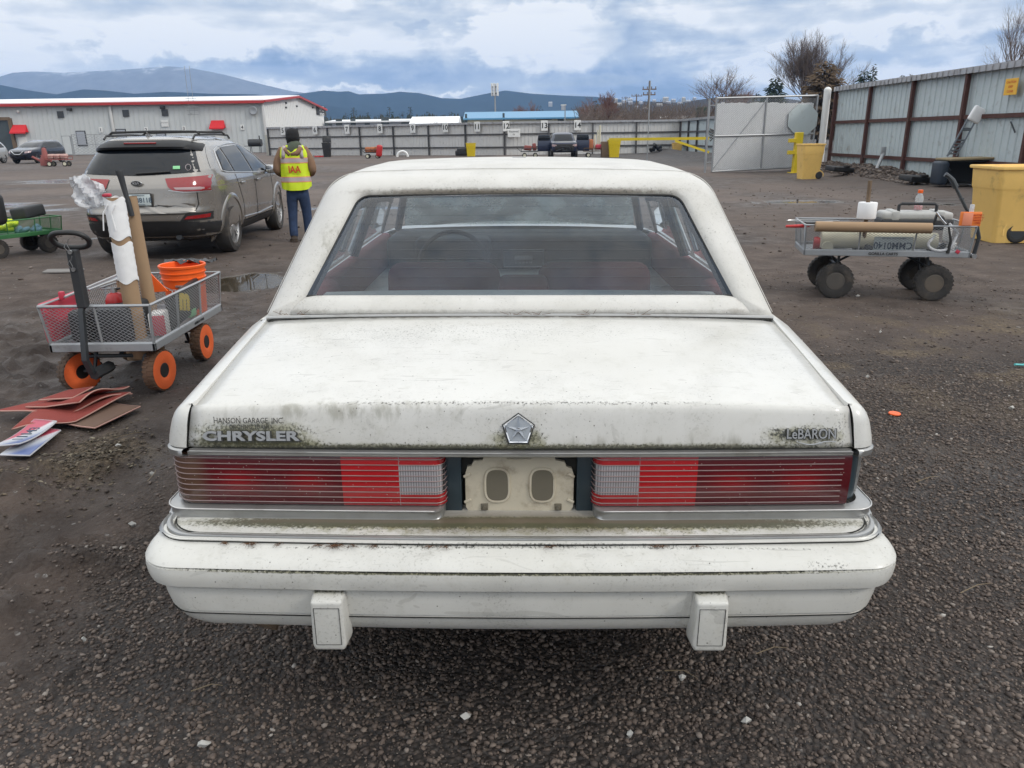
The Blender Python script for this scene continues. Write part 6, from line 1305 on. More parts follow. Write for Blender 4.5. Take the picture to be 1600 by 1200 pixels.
def trees():
    bare_tree('spreading bare tree whose thin crown rises left of the chain-link gate', 1112, 98, 98, 85, 1.15, 4, lev=5, upright=.35, nb=4, wpx=88)
    bare_tree('dense reddish bare tree directly behind the gate hinge', 1143, 128, 128, 92, .9, 9, 'red_twig', lev=5, upright=.5, nb=4, dens=2, wpx=52)
    bare_tree('tall bare tree with many upright stems behind the middle of the gate', 1276, 38, 38, 78, .8, 12, lev=6, upright=.6, nb=5, dens=1, wpx=100)
    bare_tree('bare grey tree cut off by the right edge above the fence', 1602, -30, -25, 34, .95, 21, lev=6, upright=.45, nb=4, wpx=110)
    bare_tree('round reddish bare tree above the blue roof, left of its middle', 812, 152, 152, 150, 1.3, 31, 'red_twig', lev=5, upright=.1, nb=5, dens=2, wpx=36)
    bare_tree('small pale bare tree before the white-roofed building', 684, 180, 180, 88, 1.0, 35, lev=4, upright=.4, nb=4, wpx=18)
    bare_tree('stocky brown tree with clumped twigs behind the back fence', 934, 137, 137, 95, .95, 41, 'red_twig', lev=5, upright=.25, nb=5, dens=2, wpx=52)
    broad('tall brown scrub at the foot of the stocky tree', 940, 160, 97, 2.6, 44, 'leaf_brown', 'shrub', 900)
    conifer('dark green pine standing left of the tall bare tree', 1213, 120, 95, 2.3, 51, n=1500, shape=.6); conifer('low dark evergreen left of the taller pine', 1183, 146, 100, 1.9, 52, n=700, shape=.5)
    conifer('brown-green cedar in front of the tall bare tree', 1291, 94, 72, 2.3, 53, 'leaf_brown', n=2600, shape=.45); conifer('evergreen above the fence corner, left of a matching slimmer one', 1352, 108, 66, 1.7, 54, n=1100, shape=.7); conifer('slimmer evergreen above the fence corner with a pointed top', 1366, 99, 66, 1.1, 55, n=900, shape=.7)
    conifer('small olive evergreen over the right fence, left of its neighbour', 1412, 114, 58, .9, 56, 'leaf_olive', n=500); conifer('small olive evergreen over the right fence, pointed and rightmost', 1423, 112, 58, .9, 57, 'leaf_olive', n=500)
    for k, (px, py, w) in enumerate(((552, 166, 2.2), (608, 166, 2.4), (628, 173, 2.2), (640, 166, 2.2), (669, 173, 2.0), (705, 173, 2.4), (726, 174, 1.6), (651, 177, 1.6), (842, 164, 3.0), (990, 163, 2.6), (540, 175, 1.8), (575, 175, 2.2), (594, 176, 1.8))):
        conifer('dark conifer in the tree line far behind the back fence', px, py, 215+6*(k % 4), w, 70+k, n=260, group='conifers in the far tree line', shape=.6)
    # far woods: one mass nobody could count
    rr = np.random.default_rng(5); mb = MB()
    for i in range(900):
        d = rr.uniform(240, 420); px = rr.uniform(500, 1180); x = D(px, 190, d).x; h = rr.uniform(5.0, 9.5) * d/290; w = rr.uniform(1.5, 3.2)
        n = 6; ring = [(x+w*cos(2*pi*k/n)*rr.uniform(.6, 1.2), d+w*sin(2*pi*k/n), h*rr.uniform(.1, .35)) for k in range(n)]; rin2 = [(x+w*.6*cos(2*pi*k/n+.4)*rr.uniform(.5, 1.3), d+w*.6*sin(2*pi*k/n+.4), h*rr.uniform(.5, .8)) for k in range(n)]
        mb.add(ring+rin2+[(x+rr.uniform(-.4, .4), d, h)], [(k, (k+1) % n, n+(k+1) % n, n+k) for k in range(n)]+[(n+k, n+(k+1) % n, 2*n) for k in range(n)])
    tag(obj('far_woods', mb, MAT['leaf_far'], None, 0), kind='stuff')
    mb = MB()
    for i in range(2600):
        d = rr.uniform(75, 150); px = rr.uniform(905, 1110); x = D(px, 190, d).x; h = rr.uniform(3.0, 5.8)*d/110; p = (x, d, 0)
        mb.tube([p, (x+rr.normal(0, .3), d, h*.6), (x+rr.normal(0, .8), d, h)], [.05, .03, .012], 3, cap=False)
    tag(obj('brush_thicket', mb, MAT['brush'], None, 0), kind='stuff')
    # houses up the slope
    hs = [(962, 158), (975, 161), (984, 157), (968, 164), (1001, 162), (1022, 159), (1040, 156), (1044, 162), (1052, 158), (1068, 156), (1062, 163), (860, 163), (880, 168), (985, 163), (995, 170), (1030, 166), (1075, 160), (955, 171), (1010, 172), (1085, 156)]
    for k, (px, py) in enumerate(hs):
        for d in range(650, 946, 5):
            p = D(px, py, d); fall = (1-(950-d)/320)**.85; zz = D(px, HILLY(px), 950).z*fall
            if p.z < zz: break
        z = p.z; m = MB(); w, h = rr.uniform(3, 6.5), rr.uniform(1.2, 2.2)
        m.add([(-w/2, -3, -h*1.5), (w/2, -3, -h*1.5), (w/2, -3, h), (-w/2, -3, h), (-w/2, 3, -h*1.5), (w/2, 3, -h*1.5), (w/2, 3, h), (-w/2, 3, h), (-w/2, 0, h+1.2), (w/2, 0, h+1.2)], [(0, 1, 2, 3), (5, 4, 7, 6), (1, 5, 6, 9, 2), (4, 0, 3, 8, 7), (3, 2, 9, 8), (8, 9, 6, 7)])
        one('hillside_house', 'tiny pale house dotted on the far hillside', 'house', m, MAT['pale_grey' if k % 3 else 'concrete'], (p.x, d, z), group='houses on the far hillside', smooth=0)
mat('leaf_far', (.035, .04, .028), .95, var=.5, vscale=.2)
far_buildings(); trees()
mat('pale_scrap', (.45, .44, .41), .8, var=.2)
mat('rim_grey', (.10, .09, .08), .6, .3, var=.3, dirt=.4, dirtcol=(.15, .12, .09))
def film(name, col, rough, al):
    m = bpy.data.materials.new(name); m.use_nodes = True; t = NT(m.node_tree); b = m.node_tree.nodes['Principled BSDF']; v = t.node('ShaderNodeTexCoord').outputs['Object']
    b.inputs['Base Color'].default_value = (*col, 1); b.inputs['Roughness'].default_value = rough; t.l.new(t.math('ADD', al, t.math('MULTIPLY', t.noise(v, 14, 4, .6), .2)), b.inputs['Alpha']); bn = t.node('ShaderNodeBump'); bn.inputs['Distance'].default_value = .01; t.l.new(t.noise(v, 25, 3, .6, 1.0), bn.inputs['Height']); t.l.new(bn.outputs[0], b.inputs['Normal']); MAT[name] = m
film('bag_film', (.72, .73, .75), .55, .55); film('bag_black', (.03, .032, .036), .15, .9); film('bottle_clear', (.7, .75, .75), .08, .25)
mat('tool_grey', (.42, .42, .40), .55, var=.08, dirt=.2); mat('orange_card', (.85, .22, .04), .6)
mat('tan_board', (.28, .22, .13), .85, var=.15); mat('blue_dark', (.02, .03, .045), .5); mat('hand_truck', (.14, .16, .18), .45, .5); mat('caution', (.80, .45, .05), .6); mat('blue_rag', (.2, .32, .45), .9, var=.3)
mat('sack', (.38, .13, .05), .8, var=.25); mat('red_dull', (.25, .07, .06), .7, var=.2); mat('pink_dull', (.5, .32, .28), .8); mat('cabinet', (.45, .44, .38), .7)
mat('mat_red', (.24, .042, .032), .9, var=.2, bump=.4, bscale=150); mat('mat_brown', (.14, .085, .06), .9, var=.2); mat('mat_edge', (.42, .24, .2), .8); mat('plate_edge', (.5, .5, .52), .4); mat('teal', (.1, .45, .45), .5); mat('straw', (.20, .155, .10), .9)
# ------------------------------------------------------------------ man in a safety vest
def person():
    base = Vector((-3.19, 11.72, gz(-3.2, 11.7)*.5)); rz = .12
    def S(n, e, m, parent=None, name='x', sub=2): return skin(name, n, e, MAT[m], parent, sub)
    V = Vector
    # bare figure: feet, legs, trunk, neck, head, arms folded forward, five fingers on each hand
    N = [((0, 0, .84), (.13, .10)), ((0, .0, 1.02), (.125, .09)), ((0, -.01, 1.20), (.145, .10)), ((0, 0, 1.32), (.10, .08)), ((0, .02, 1.40), .055), ((0, .045, 1.47), (.07, .085)), ((0, .05, 1.56), (.068, .085)), ((0, .05, 1.60), (.045, .055))]
    E = [(0, 1), (1, 2), (2, 3), (3, 4), (4, 5), (5, 6), (6, 7)]
    def chain(start, pts):
        i = start
        for p, r in pts: N.append((p, r)); E.append((i, len(N)-1)); i = len(N)-1
        return i
    feet = {-1: (-.11, .0), 1: (.10, .10)}
    for s in (-1, 1):
        fx, fy = feet[s]
        chain(0, [((s*.09, 0, .76), .085), ((s*.10+.0, fy*.5+.02, .43), .055), ((fx, fy-.02, .09), .038), ((fx+s*.02, fy+.10, .035), .032), ((fx+s*.03, fy+.16, .03), .025)])
        w = chain(3, [((s*.165, 0, 1.33), .058), ((s*.225, -.02, 1.20), .046), ((s*.245, -.03, 1.04), .038), ((s*.19, .14, 1.00), .034), ((s*.10, .26, 1.03), .024), ((s*.07, .30, 1.04), (.03, .016))])
        for k, (dx, L) in enumerate(((-.026, .058), (-.009, .068), (.009, .064), (.026, .05))):
            chain(w, [((s*(.06)-s*.0+0, .325, 1.04+dx), .009), ((s*(.06-L*.5), .335+.006*k, 1.035+dx), .0085), ((s*(.055-L*.8), .318, 1.03+dx), .007)])
        chain(w, [((s*.07, .325, 1.075), .010), ((s*.045, .345, 1.09), .009)])
    p = skin('person', N, E, MAT['skin'], None, 2); p.location = base; p.rotation_euler = (0, 0, rz)
    tag(p, 'man seen from behind in a lime safety vest, black beanie and jeans', 'person')
    # face
    m = MB(); m.lathe([(0, .03), (.012, .01), (.016, 0), (0, 0)], 8, Matrix.Translation((0, .135, 1.515)) @ Matrix.Rotation(-pi/2, 4, 'X')); [m.rbox((s*.028, .132, 1.535), (.022, .006, .009), .002) for s in (-1, 1)]; m.rbox((0, .133, 1.475), (.045, .006, .01), .002); obj('face', m, MAT['skin'], p)
    # jeans
    J = [((0, 0, .86), (.155, .125)), ((0, 0, .76), (.15, .125))]; JE = [(0, 1)]
    for s in (-1, 1):
        fx, fy = feet[s]; i = 1
        for q, r in (((s*.085, .0, .68), .098), ((s*.10, fy*.4+.02, .46), .078), ((fx*1.0, fy*.7+.01, .28), .070), ((fx, fy-.02, .14), .068), ((fx, fy-.01, .055), .070)): J.append((q, r)); JE.append((i, len(J)-1)); i = len(J)-1
    j = skin('jeans', J, JE, MAT['denim'], p, 2)
    # coat: body and sleeves
    K = [((0, .0, .92), (.165, .125)), ((0, 0, 1.06), (.165, .12)), ((0, -.01, 1.22), (.175, .12)), ((0, 0, 1.33), (.14, .10)), ((0, .01, 1.385), (.085, .075))]; KE = [(0, 1), (1, 2), (2, 3), (3, 4)]
    for s in (-1, 1):
        i = 3
        for q, r in (((s*.165, 0, 1.325), .078), ((s*.232, -.025, 1.20), .070), ((s*.262, -.045, 1.05), .064), ((s*.215, .10, .995), .056), ((s*.12, .235, 1.02), .045)): K.append((q, r)); KE.append((i, len(K)-1)); i = len(K)-1
    skin('coat', K, KE, MAT['tan_coat'], p, 2)
    # hood
    m = MB(); rows = []
    for k, (rx, ry, z, yo) in enumerate(((.06, .05, 1.30, -.09), (.105, .075, 1.335, -.065), (.125, .10, 1.375, -.04), (.115, .105, 1.415, -.01), (.095, .095, 1.445, .02), (.085, .09, 1.45, .03))):
        rows.append([(rx*cos(t)*(1+.06*sin(3*t+k)), ry*sin(t)+yo, z+.02*cos(t*1)+.012*sin(2*t+k)) for t in [2*pi*i/28 for i in range(28)]])
    m.grid(rows, closed=True); obj('hood', m, MAT['green_cloth'], p, 180)
    m = MB(); m.tube([(.10, -.04, 1.40), (.12, -.10, 1.35), (.06, -.14, 1.29), (-.02, -.14, 1.28)], [.03, .045, .04, .02], 8); m.tube([(-.10, -.05, 1.395), (-.10, -.10, 1.34), (-.04, -.14, 1.27)], [.03, .04, .025], 8); obj('hood_fold', m, MAT['tan_coat'], p, 180)
    # beanie
    m = MB(); rows = []
    for rx, ry, z, yo in ((.088, .105, 1.475, .045), (.096, .114, 1.50, .045), (.098, .116, 1.54, .047), (.094, .112, 1.58, .05), (.080, .095, 1.617, .052), (.052, .062, 1.641, .054), (.012, .014, 1.652, .055)): rows.append([(rx*cos(t), ry*sin(t)+yo, z) for t in [2*pi*i/28 for i in range(28)]])
    m.grid(rows, closed=True); m.poly(rows[-1]); b = obj('beanie', m, MAT['knit_black'], p, 180)
    m = MB(); m.grid([[(rx*cos(t), ry*sin(t)+.045, z+.015*(sin(t) < 0)) for t in [2*pi*i/28 for i in range(28)]] for rx, ry, z in ((.09, .10, 1.43), (.094, .108, 1.475), (.101, .119, 1.485), (.101, .119, 1.515), (.095, .112, 1.525))], closed=True); obj('cuff', m, MAT['knit_black'], b, 180)
    # vest: front and back shell hanging loose over the coat, curved shirt-tail hem
    def ring(z, rx, ry, yo=0, off=0, n=44, hem=False):
        r = []
        for i in range(n):
            t = 2*pi*i/n; c, s_ = cos(t), sin(t); fold = .006*sin(t*7+z*9)+.004*sin(t*13-z*14)
            zz = z-(.055*max(0, -s_)**.8-.02 if hem else 0); r.append(((rx+off+fold)*math.copysign(abs(c)**.8, c), (ry+off+fold)*math.copysign(abs(s_)**.8, s_)+yo, zz))
        return r
    prof = [(.80, .212, .158, True), (.83, .214, .160, False), (.90, .212, .156, False), (1.00, .208, .150, False), (1.10, .210, .148, False), (1.20, .213, .147, False), (1.28, .212, .142, False), (1.34, .198, .128, False), (1.385, .165, .108, False), (1.41, .125, .09, False)]
    m = MB(); m.grid([ring(z, a, b_, -.005, 0, hem=h) for z, a, b_, h in prof], closed=True); v = obj('safety_vest', m, MAT['lime'], p, 180)
    for z0, z1 in ((.895, .955), (1.165, 1.225)):
        for dz, mm, o in ((0, 'silver_tape', .004), ):
            rr = [(float(z), float(np.interp(z, [q[0] for q in prof], [q[1] for q in prof])), float(np.interp(z, [q[0] for q in prof], [q[2] for q in prof]))) for z in np.linspace(z0, z1, 4)]
            m = MB(); m.grid([ring(z, a, b_, -.005, .004) for z, a, b_ in rr], closed=True); t_ = obj('reflective_band', m, MAT['silver_tape'], v, 180)
            for e in (z0, z1): m = MB(); a, b_ = [float(np.interp(e, [q[0] for q in prof], [q[k] for q in prof])) for k in (1, 2)]; m.grid([ring(e+d_, a, b_, -.005, .0035) for d_ in (-.010, .010)], closed=True); obj('orange_edge', m, MAT['orange_tape'], t_, 180)
    for s in (-1, 1):
        pts = [(1.225, .147), (1.28, .142), (1.34, .128), (1.385, .108), (1.405, .094)]; m = MB(); m.grid([[(s*(.135-k*.006)+w, -(float(ry))*(1-abs((.135-k*.006)/.24)**2.5)**.4-.010, z) for w in (-.026, .026)] for k, (z, ry) in enumerate(pts)]); o = obj('shoulder_band', m, MAT['silver_tape'], v, 180); solidify(o, .002, 0)
    text('vest_letters', 'IAA', .135, MAT['red_print'], v, (.012, -.172, 1.065), sx=.82, bold=.003, extrude=.002)
    for s in (-1, 1):
        fx, fy = feet[s]; m = MB(); m.rbox((fx+s*.012, fy+.05, .045), (.10, .27, .075), .03, 3, rot=(0, 0, -s*.12)); m.rbox((fx+s*.012, fy+.05, .012), (.108, .285, .024), .008, 1, rot=(0, 0, -s*.12)); m.cyl((fx, fy-.03, .04), (fx, fy-.02, .14), .052, .05, 12); obj('boot', m, MAT['boot'], p, 60)
person()
# ------------------------------------------------------------------ garden wagons
def wagon(name, label, pos, rz, L, W, zb, h, r, wx, frame, tyre, rim, panel='mesh', cell=.021, wid=.09, group=None, front_yaw=(0, 0), far=False, treadmat=None, z=0.0, rimr=.5, inset=.03):
    root = thing(name, label, 'wagon', (pos[0], pos[1], z), rz, group); F = MAT[frame]
    hl, hw = L/2, W/2; c = lambda a: [(-hl-a, -hw-a), (hl+a, -hw-a), (hl+a, hw+a), (-hl-a, hw+a)]
    m = MB(); m.box((0, 0, zb+.012), (L, W, .012))
    for (x0, y0), (x1, y1) in zip(c(0), c(0)[1:]+c(0)[:1]): m.rbox(((x0+x1)/2, (y0+y1)/2, zb+.01), (abs(x1-x0)+.02, abs(y1-y0)+.02, .05), .004, 1)
    obj('tray', m, F, root)
    fl = .02
    sides = [((-hl, -hw), (hl, -hw), (0, -1)), ((hl, -hw), (hl, hw), (1, 0)), ((hl, hw), (-hl, hw), (0, 1)), ((-hl, hw), (-hl, -hw), (-1, 0))]
    for (x0, y0), (x1, y1), (nx, ny) in sides:
        tx, ty = fl*nx, fl*ny; ex = Vector((x1-x0, y1-y0, 0)).normalized()*fl; sd = MB(); a, b = Vector((x0, y0, zb+.035)), Vector((x1, y1, zb+.035)); A, B = Vector((x0, y0, zb+h))+Vector((tx, ty, 0))-ex, Vector((x1, y1, zb+h))+Vector((tx, ty, 0))+ex
        rr = .009; sd.tube([a, A, B, b, a], rr, 6)
        LL = (b-a).length; n = 1 if LL < W*1.2 else 2
        for i in range(1, n+1): t = i/(n+1); sd.tube([a.lerp(b, t), A.lerp(B, t)], rr*.8, 6)
        s_ = obj('side_frame', sd, F, root, 60)
        if panel == 'mesh': mesh_panel(s_, [a+(A-a)*.03, b+(B-b)*.03, B, A], cell, .0014, frame, 'wire_mesh')
        else: mesh_panel(s_, [a, b, B, A], cell*1.8, .003, frame, 'wire_mesh', ratio=1)
    for i, (sx, sy) in enumerate(((1, -1), (1, 1), (-1, -1), (-1, 1))):
        x = wx[0] if sx > 0 else wx[1]; y = sy*(hw-inset); ya = (front_yaw[0] if sy < 0 else front_yaw[1]) if sx > 0 else 0
        wheel(root, (x, y, r), r, wid, pi/2+ya, tyre, rim, 0, -sy if False else (-1 if sy > 0 else 1)*-1*1 if False else (1 if sy > 0 else -1), rimr=rimr, tread=0 if far else 26, treadmat=treadmat)
        m = MB(); m.tube([(x, y-sy*.09, r), (x*.93, y-sy*.10, (r+zb)/2), (x*.9, y-sy*.12, zb)], .012, 6); m.tube([(x, y, r), (x, y-sy*.12, r)], .010, 6); obj('wheel_strut', m, MAT['dark_metal'], root)
    for x in wx: m = MB(); m.tube([(x*.93, -hw*.7, (r+zb)/2), (x*.93, hw*.7, (r+zb)/2)], .012, 6); m.tube([(x*.93, 0, (r+zb)/2), (x*.4, 0, zb)], .012, 6); obj('axle_beam', m, MAT['dark_metal'], root)
    return root
def in_world(o, root):   # keep local coordinates of a wagon while the load stays a thing of its own
    o.matrix_world = Matrix.Translation(root.location) @ Euler(root.rotation_euler).to_matrix().to_4x4(); return o
def load(name, label, cat, mb, m, root, smooth=30, rot=None): return in_world(one(name, label, cat, mb, MAT[m], smooth=smooth), root)
def lload(name, label, cat, root): t = thing(name, label, cat); return in_world(t, root)
# --- left wagon, handle toward the camera (local x forward = toward camera, local y = to the right of the picture)
WL = wagon('garden_wagon', 'grey mesh garden wagon with muddy orange wheels, loaded with tubes and a bucket', (-2.47, 4.97), -pi/2, 1.10, .62, .305, .27, .127, (.41, -.28), 'grey_frame', 'orange_tyre', 'black', wid=.085, front_yaw=(-.55, -.15), treadmat='dirty_tread', rimr=.36, inset=.06)
def left_load():
    R = WL; m = MB(); m.tube([(.45, -.03, .17), (.60, -.06, .16)], .035, 6); m.tube([(.60, -.065, .17), (.63, -.075, .26), (.60, -.06, .55), (.58, -.05, .60), (.585, -.05, .90)], [.022, .022, .020, .020, .020], 4); h = obj('pull_handle', m, MAT['dark_metal'], R, 20)
    m = MB(); m.rbox((.585, -.05, .74), (.052, .056, .34), .006, 1); obj('handle_sleeve', m, MAT['dark_trim'], h)
    m = MB(); m.tube([(.59+.045*sin(t)*.9, -.05+.105*math.copysign(abs(cos(t))**.7, cos(t)), .965+.048*sin(t)) for t in [2*pi*i/30 for i in range(30)]], .0155, 8, closed=True); obj('grip', m, MAT['black'], h, 60)
    for z in (.80, .90): m = MB(); m.cyl((.62, -.05, z), (.61, -.05, z), .012, n=10); m.tube([(.625, -.05, z), (.63, -.07, z+.03), (.63, -.055, z+.055), (.625, -.045, z+.02)], .0022, 4, closed=True); m.tube([(.625, -.05, z+.05), (.63, -.035, z+.08)], .002, 4); obj('pin', m, MAT['steel'], h)
    m = MB(); m.rbox((.22, .25, .345), (.10, .02, .02), .003); 
    W_ = R.matrix_world if False else None
    M = Matrix.Translation(R.location) @ Matrix.Rotation(-pi/2, 4, 'Z'); Mi = M.inverted(); lp = lambda px, py, y: Mi @ D(px, py, y)
    # tall wrapped tube and its neighbour
    a, b = lp(222, 560, 4.62), lp(178, 310, 4.62); d = (b-a).normalized(); t = lload('cardboard_tube', 'tall leaning cardboard tube wrapped in crumpled white paper in the orange-wheeled wagon', 'tube', R); m = MB(); m.cyl(a+d*.01, b, .052, n=28, cap=False); m.cyl(a+d*.012, b, .047, n=28, cap=False); obj('tube', m, MAT['cardboard'], t, 60)
    rr = random.Random(4)
    for q0, q1 in ((.50, .735), (.765, 1.0)):
        m = MB(); rows = []; u = d.orthogonal().normalized(); w = d.cross(u)
        for k in range(15):
            s = q0+(q1-q0)*k/14; rows.append([a+(b-a)*(s+.012*sin(3*th+k*.0)*(k in (0, 14)))+(u*cos(th)+w*sin(th))*(.0545+.0035*abs(sin(k*1.7+th*2))+.003*rr.random()) for th in [2*pi*i/30 for i in range(30)]])
        m.grid([[tuple(p) for p in r_] for r_ in rows], closed=True); obj('paper_wrap', m, MAT['white_paper'], t, 25)
    a2, b2 = lp(250, 560, 4.85), lp(203, 307, 4.85); m = MB(); m.cyl(a2, b2, .040, n=24, cap=False); load('cardboard_tube', 'bare brown cardboard tube standing just behind the paper-wrapped one', 'tube', m, 'cardboard', R, 60)
    a3, b3 = lp(213, 560, 4.95), lp(196, 437, 4.95); m = MB(); m.cyl(a3, b3, .055, n=24, cap=False); m.cyl(a3, b3, .050, n=24, cap=False); load('cardboard_tube', 'short open-topped cardboard tube left of the two tall ones', 'tube', m, 'cardboard', R, 60)
    f0, f1 = lp(199, 312, 4.80), lp(186, 266, 4.80); dd = (f1-f0).normalized(); m = MB(); m.tube([f0-dd*.1, f0, f0+dd*.02, f1-dd*.04, f1-dd*.01, f1], [.016, .017, .014, .019, .024, .022], 14); load('flashlight', 'slim black club-like flashlight poking out of the bare tall tube', 'tool', m, 'dark_trim', R, 60)
    # plastic bag caught on the top, straps
    rows = []; c = lp(148, 302, 4.60)
    for i in range(13):
        row = []
        for k in range(9): x = -.13+.19*i/12; wv = .075*(1-.35*abs(i-5)/6); row.append((c.x+.030*(rr.random()-.5)+.012*sin(i*.8+k*.9), c.y+x+.012*(rr.random()-.5), c.z+wv*(k/4-1)*1.35+.008*(rr.random()-.5)-.16*x))
        rows.append(row)
    b_ = load('plastic_bag', 'crumpled translucent white plastic bag caught on top of the wrapped tube', 'bag', MB().grid(rows), 'bag_film', R, 25); solidify(b_, .0008)
    for dx in (0, .025): m = MB(); q = lp(168+dx*500, 320, 4.56); m.tube([q, q+Vector((.0, -.035, -.05)), q+Vector((.0, -.05+dx, -.15))], .004, 4); load('tape_strip', 'thin white strip hanging from the bag, %s' % ('left one of two' if dx == 0 else 'right one of two'), 'strip', m, 'white_paper', R)
    m = MB(); q = lp(167, 305, 4.60); m.rbox(q, (.03, .05, .02), .008); load('tape_piece', 'small pink tag where the plastic bag meets the wrapped tube', 'tag', m, 'pink_red', R)
    # bucket
    t = lload('bucket', 'bright orange plastic bucket with white printing at the back of the wagon', 'bucket', R); q = lp(284, 412, 5.30); bx, by, zt_ = q.x, q.y, q.z; M2 = Matrix.Translation((bx, by, 0))
    m = MB(); m.lathe([(.118, .325), (.140, zt_-.10), (.148, zt_-.097), (.1485, zt_-.090), (.1425, zt_-.087), (.1435, zt_-.060), (.1515, zt_-.057), (.152, zt_-.050), (.1455, zt_-.047), (.147, zt_-.022), (.155, zt_-.019), (.157, zt_-.004), (.152, zt_), (.145, zt_-.004), (.125, .34), (0, .335)], 40, M2); obj('pail', m, MAT['orange_plastic'], t, 40)
    m = MB(); m.tube([(bx+.155*cos(a), by+.155*sin(a), zt_-.12-.05*sin(a+1.2)**2) for a in np.linspace(-1.6, 1.4, 18)], .003, 5); m.rbox((bx+.14, by+.03, zt_-.135), (.02, .07, .016), .005); obj('bail', m, MAT['steel'], t)
    for w_, zz in (('THE', .50), ('HOME', .455), ('DEPOT', .41)): text('printing', w_, .055, MAT['sign_white'], t, (bx+.139, by-.0, zz), (pi/2, 0, pi/2), bold=.001)
    m = MB(); rows = [[(bx-.20+.02*sin(i*2.1)+.02*k, by-.17+.34*i/11, zt_-.01+.014*sin(i*1.7+k*2)+.012*rr.random()) for i in range(12)] for k in range(6)]; load('black_bag', 'shiny black plastic bag bunched behind the orange bucket', 'bag', m.grid(rows), 'bag_black', R, 180)
    # fire extinguisher
    t = lload('fire_extinguisher', 'small red fire extinguisher with grey valve in the orange-wheeled wagon', 'extinguisher', R); q = lp(181, 470, 4.72); M2 = Matrix.Translation((q.x, q.y, 0)); z = q.z+.055
    m = MB(); m.lathe([(0, .33), (.058, .335), (.06, .36), (.06, z-.05), (.045, z-.012), (.02, z)], 28, M2); obj('cylinder', m, MAT['red_paint'], t, 60); m = MB(); m.lathe([(.02, z), (.018, z+.03), (0, z+.03)], 14, M2); m.rbox((q.x, q.y-.03, z+.045), (.022, .11, .012), .004, rot=(.3, 0, 0)); m.rbox((q.x, q.y-.03, z+.025), (.022, .09, .01), .004); obj('valve', m, MAT['steel'], t); m = MB(); m.tube([(q.x, q.y+.02, z+.02), (q.x, q.y+.07, z+.03), (q.x, q.y+.085, z-.05), (q.x, q.y+.08, z-.14)], .008, 6); obj('hose', m, MAT['black'], t)
    # black crates and sacks
    m = MB(); m.rbox((.28, .03, .425), (.40, .20, .22), .02); load('black_crate', 'black plastic crate standing under the tubes at the wagon front', 'crate', m, 'dark_trim', R)
    m = MB(); m.rbox((.34, -.18, .42), (.25, .12, .20), .03, 3); load('black_case', 'dark ribbed case behind the pull handle of the wagon', 'case', m, 'suv_black', R)
    m = MB(); m.rbox((.30, -.335, .46), (.46, .045, .25), .018, 3, rot=(.08, 0, 0)); load('red_jack_bag', 'pink-red flat case hooked on the left side of the wagon', 'case', m, 'pink_red', R)
    for x in (.16, .36): m = MB(); m.rbox((x, -.30, .60), (.03, .03, .05), .006); load('red_clamp', 'small red clamp handle on the left rail, %s one' % ('farther' if x < .3 else 'nearer'), 'clamp', m, 'pink_red', R)
    m = MB(); m.tube([(.42, -.25, .60), (.1, -.20, .63), (-.1, -.16, .65)], .008, 6); m.tube([(.25, -.19, .61), (.0, -.05, .66), (-.12, -.02, .67)], .008, 6); load('lever_bar', 'pale grey metal lever bars lying across the wagon load', 'tool', m, 'steel', R)
    q = lp(235, 455, 4.95); m = MB(); A, B, C_ = lp(220, 412, 5.0), lp(262, 455, 5.0), lp(222, 458, 5.0); o3 = Vector((-.01, 0, 0)); m.add([A, B, C_, A+o3, B+o3, C_+o3], [(0, 1, 2), (5, 4, 3), (0, 3, 4, 1), (1, 4, 5, 2), (2, 5, 3, 0)]); load('orange_flag_board', 'orange triangular board corner sticking up between tubes and bucket', 'board', m, 'orange_plastic', R, 0)
    m = MB(); m.rbox((.28, .235, .40), (.13, .09, .15), .012, rot=(0, 0, .1)); t = load('carton', 'small white carton with a red side inside the right mesh panel', 'carton', m, 'white_plastic', R); m = MB(); m.rbox((.335, .255, .395), (.035, .075, .13), .01, rot=(0, 0, .1)); obj('red_side', m, MAT['pink_red'], t)
    t = lload('black_tray', 'black tray printed with bold yellow letters leaning inside the wagon', 'tray', R); m = MB(); m.rbox((-.03, .27, .46), (.50, .03, .22), .008, rot=(-.1, .1, 0)); obj('panel', m, MAT['black'], t); text('printing', 'DRY', .13, MAT['yellow_paint'], t, (.02, .293, .475), (pi/2, 0, pi), bold=.006) if False else text('printing', 'm', .20, MAT['yellow_paint'], t, (.0, .294, .49), (pi/2, .25, pi/2*2), bold=.012)
    m = MB(); m.rbox((-.16, .255, .37), (.10, .05, .07), .02, 3); load('green_rag', 'crumpled light green rag pressed against the right mesh panel', 'cloth', m, 'green_sticker', R)
    m = MB(); m.tube([(.45, .0, .345), (.15, .22, .35)], .012, 6); load('pale_stick', 'pale wooden stick lying on the wagon floor', 'stick', m, 'cardboard', R)
    text('maker_name', 'GORILLA CARTS', .022, MAT['ink'], R, (-.12, .3225, .315), (pi/2, 0, pi), bold=.0005)
left_load()
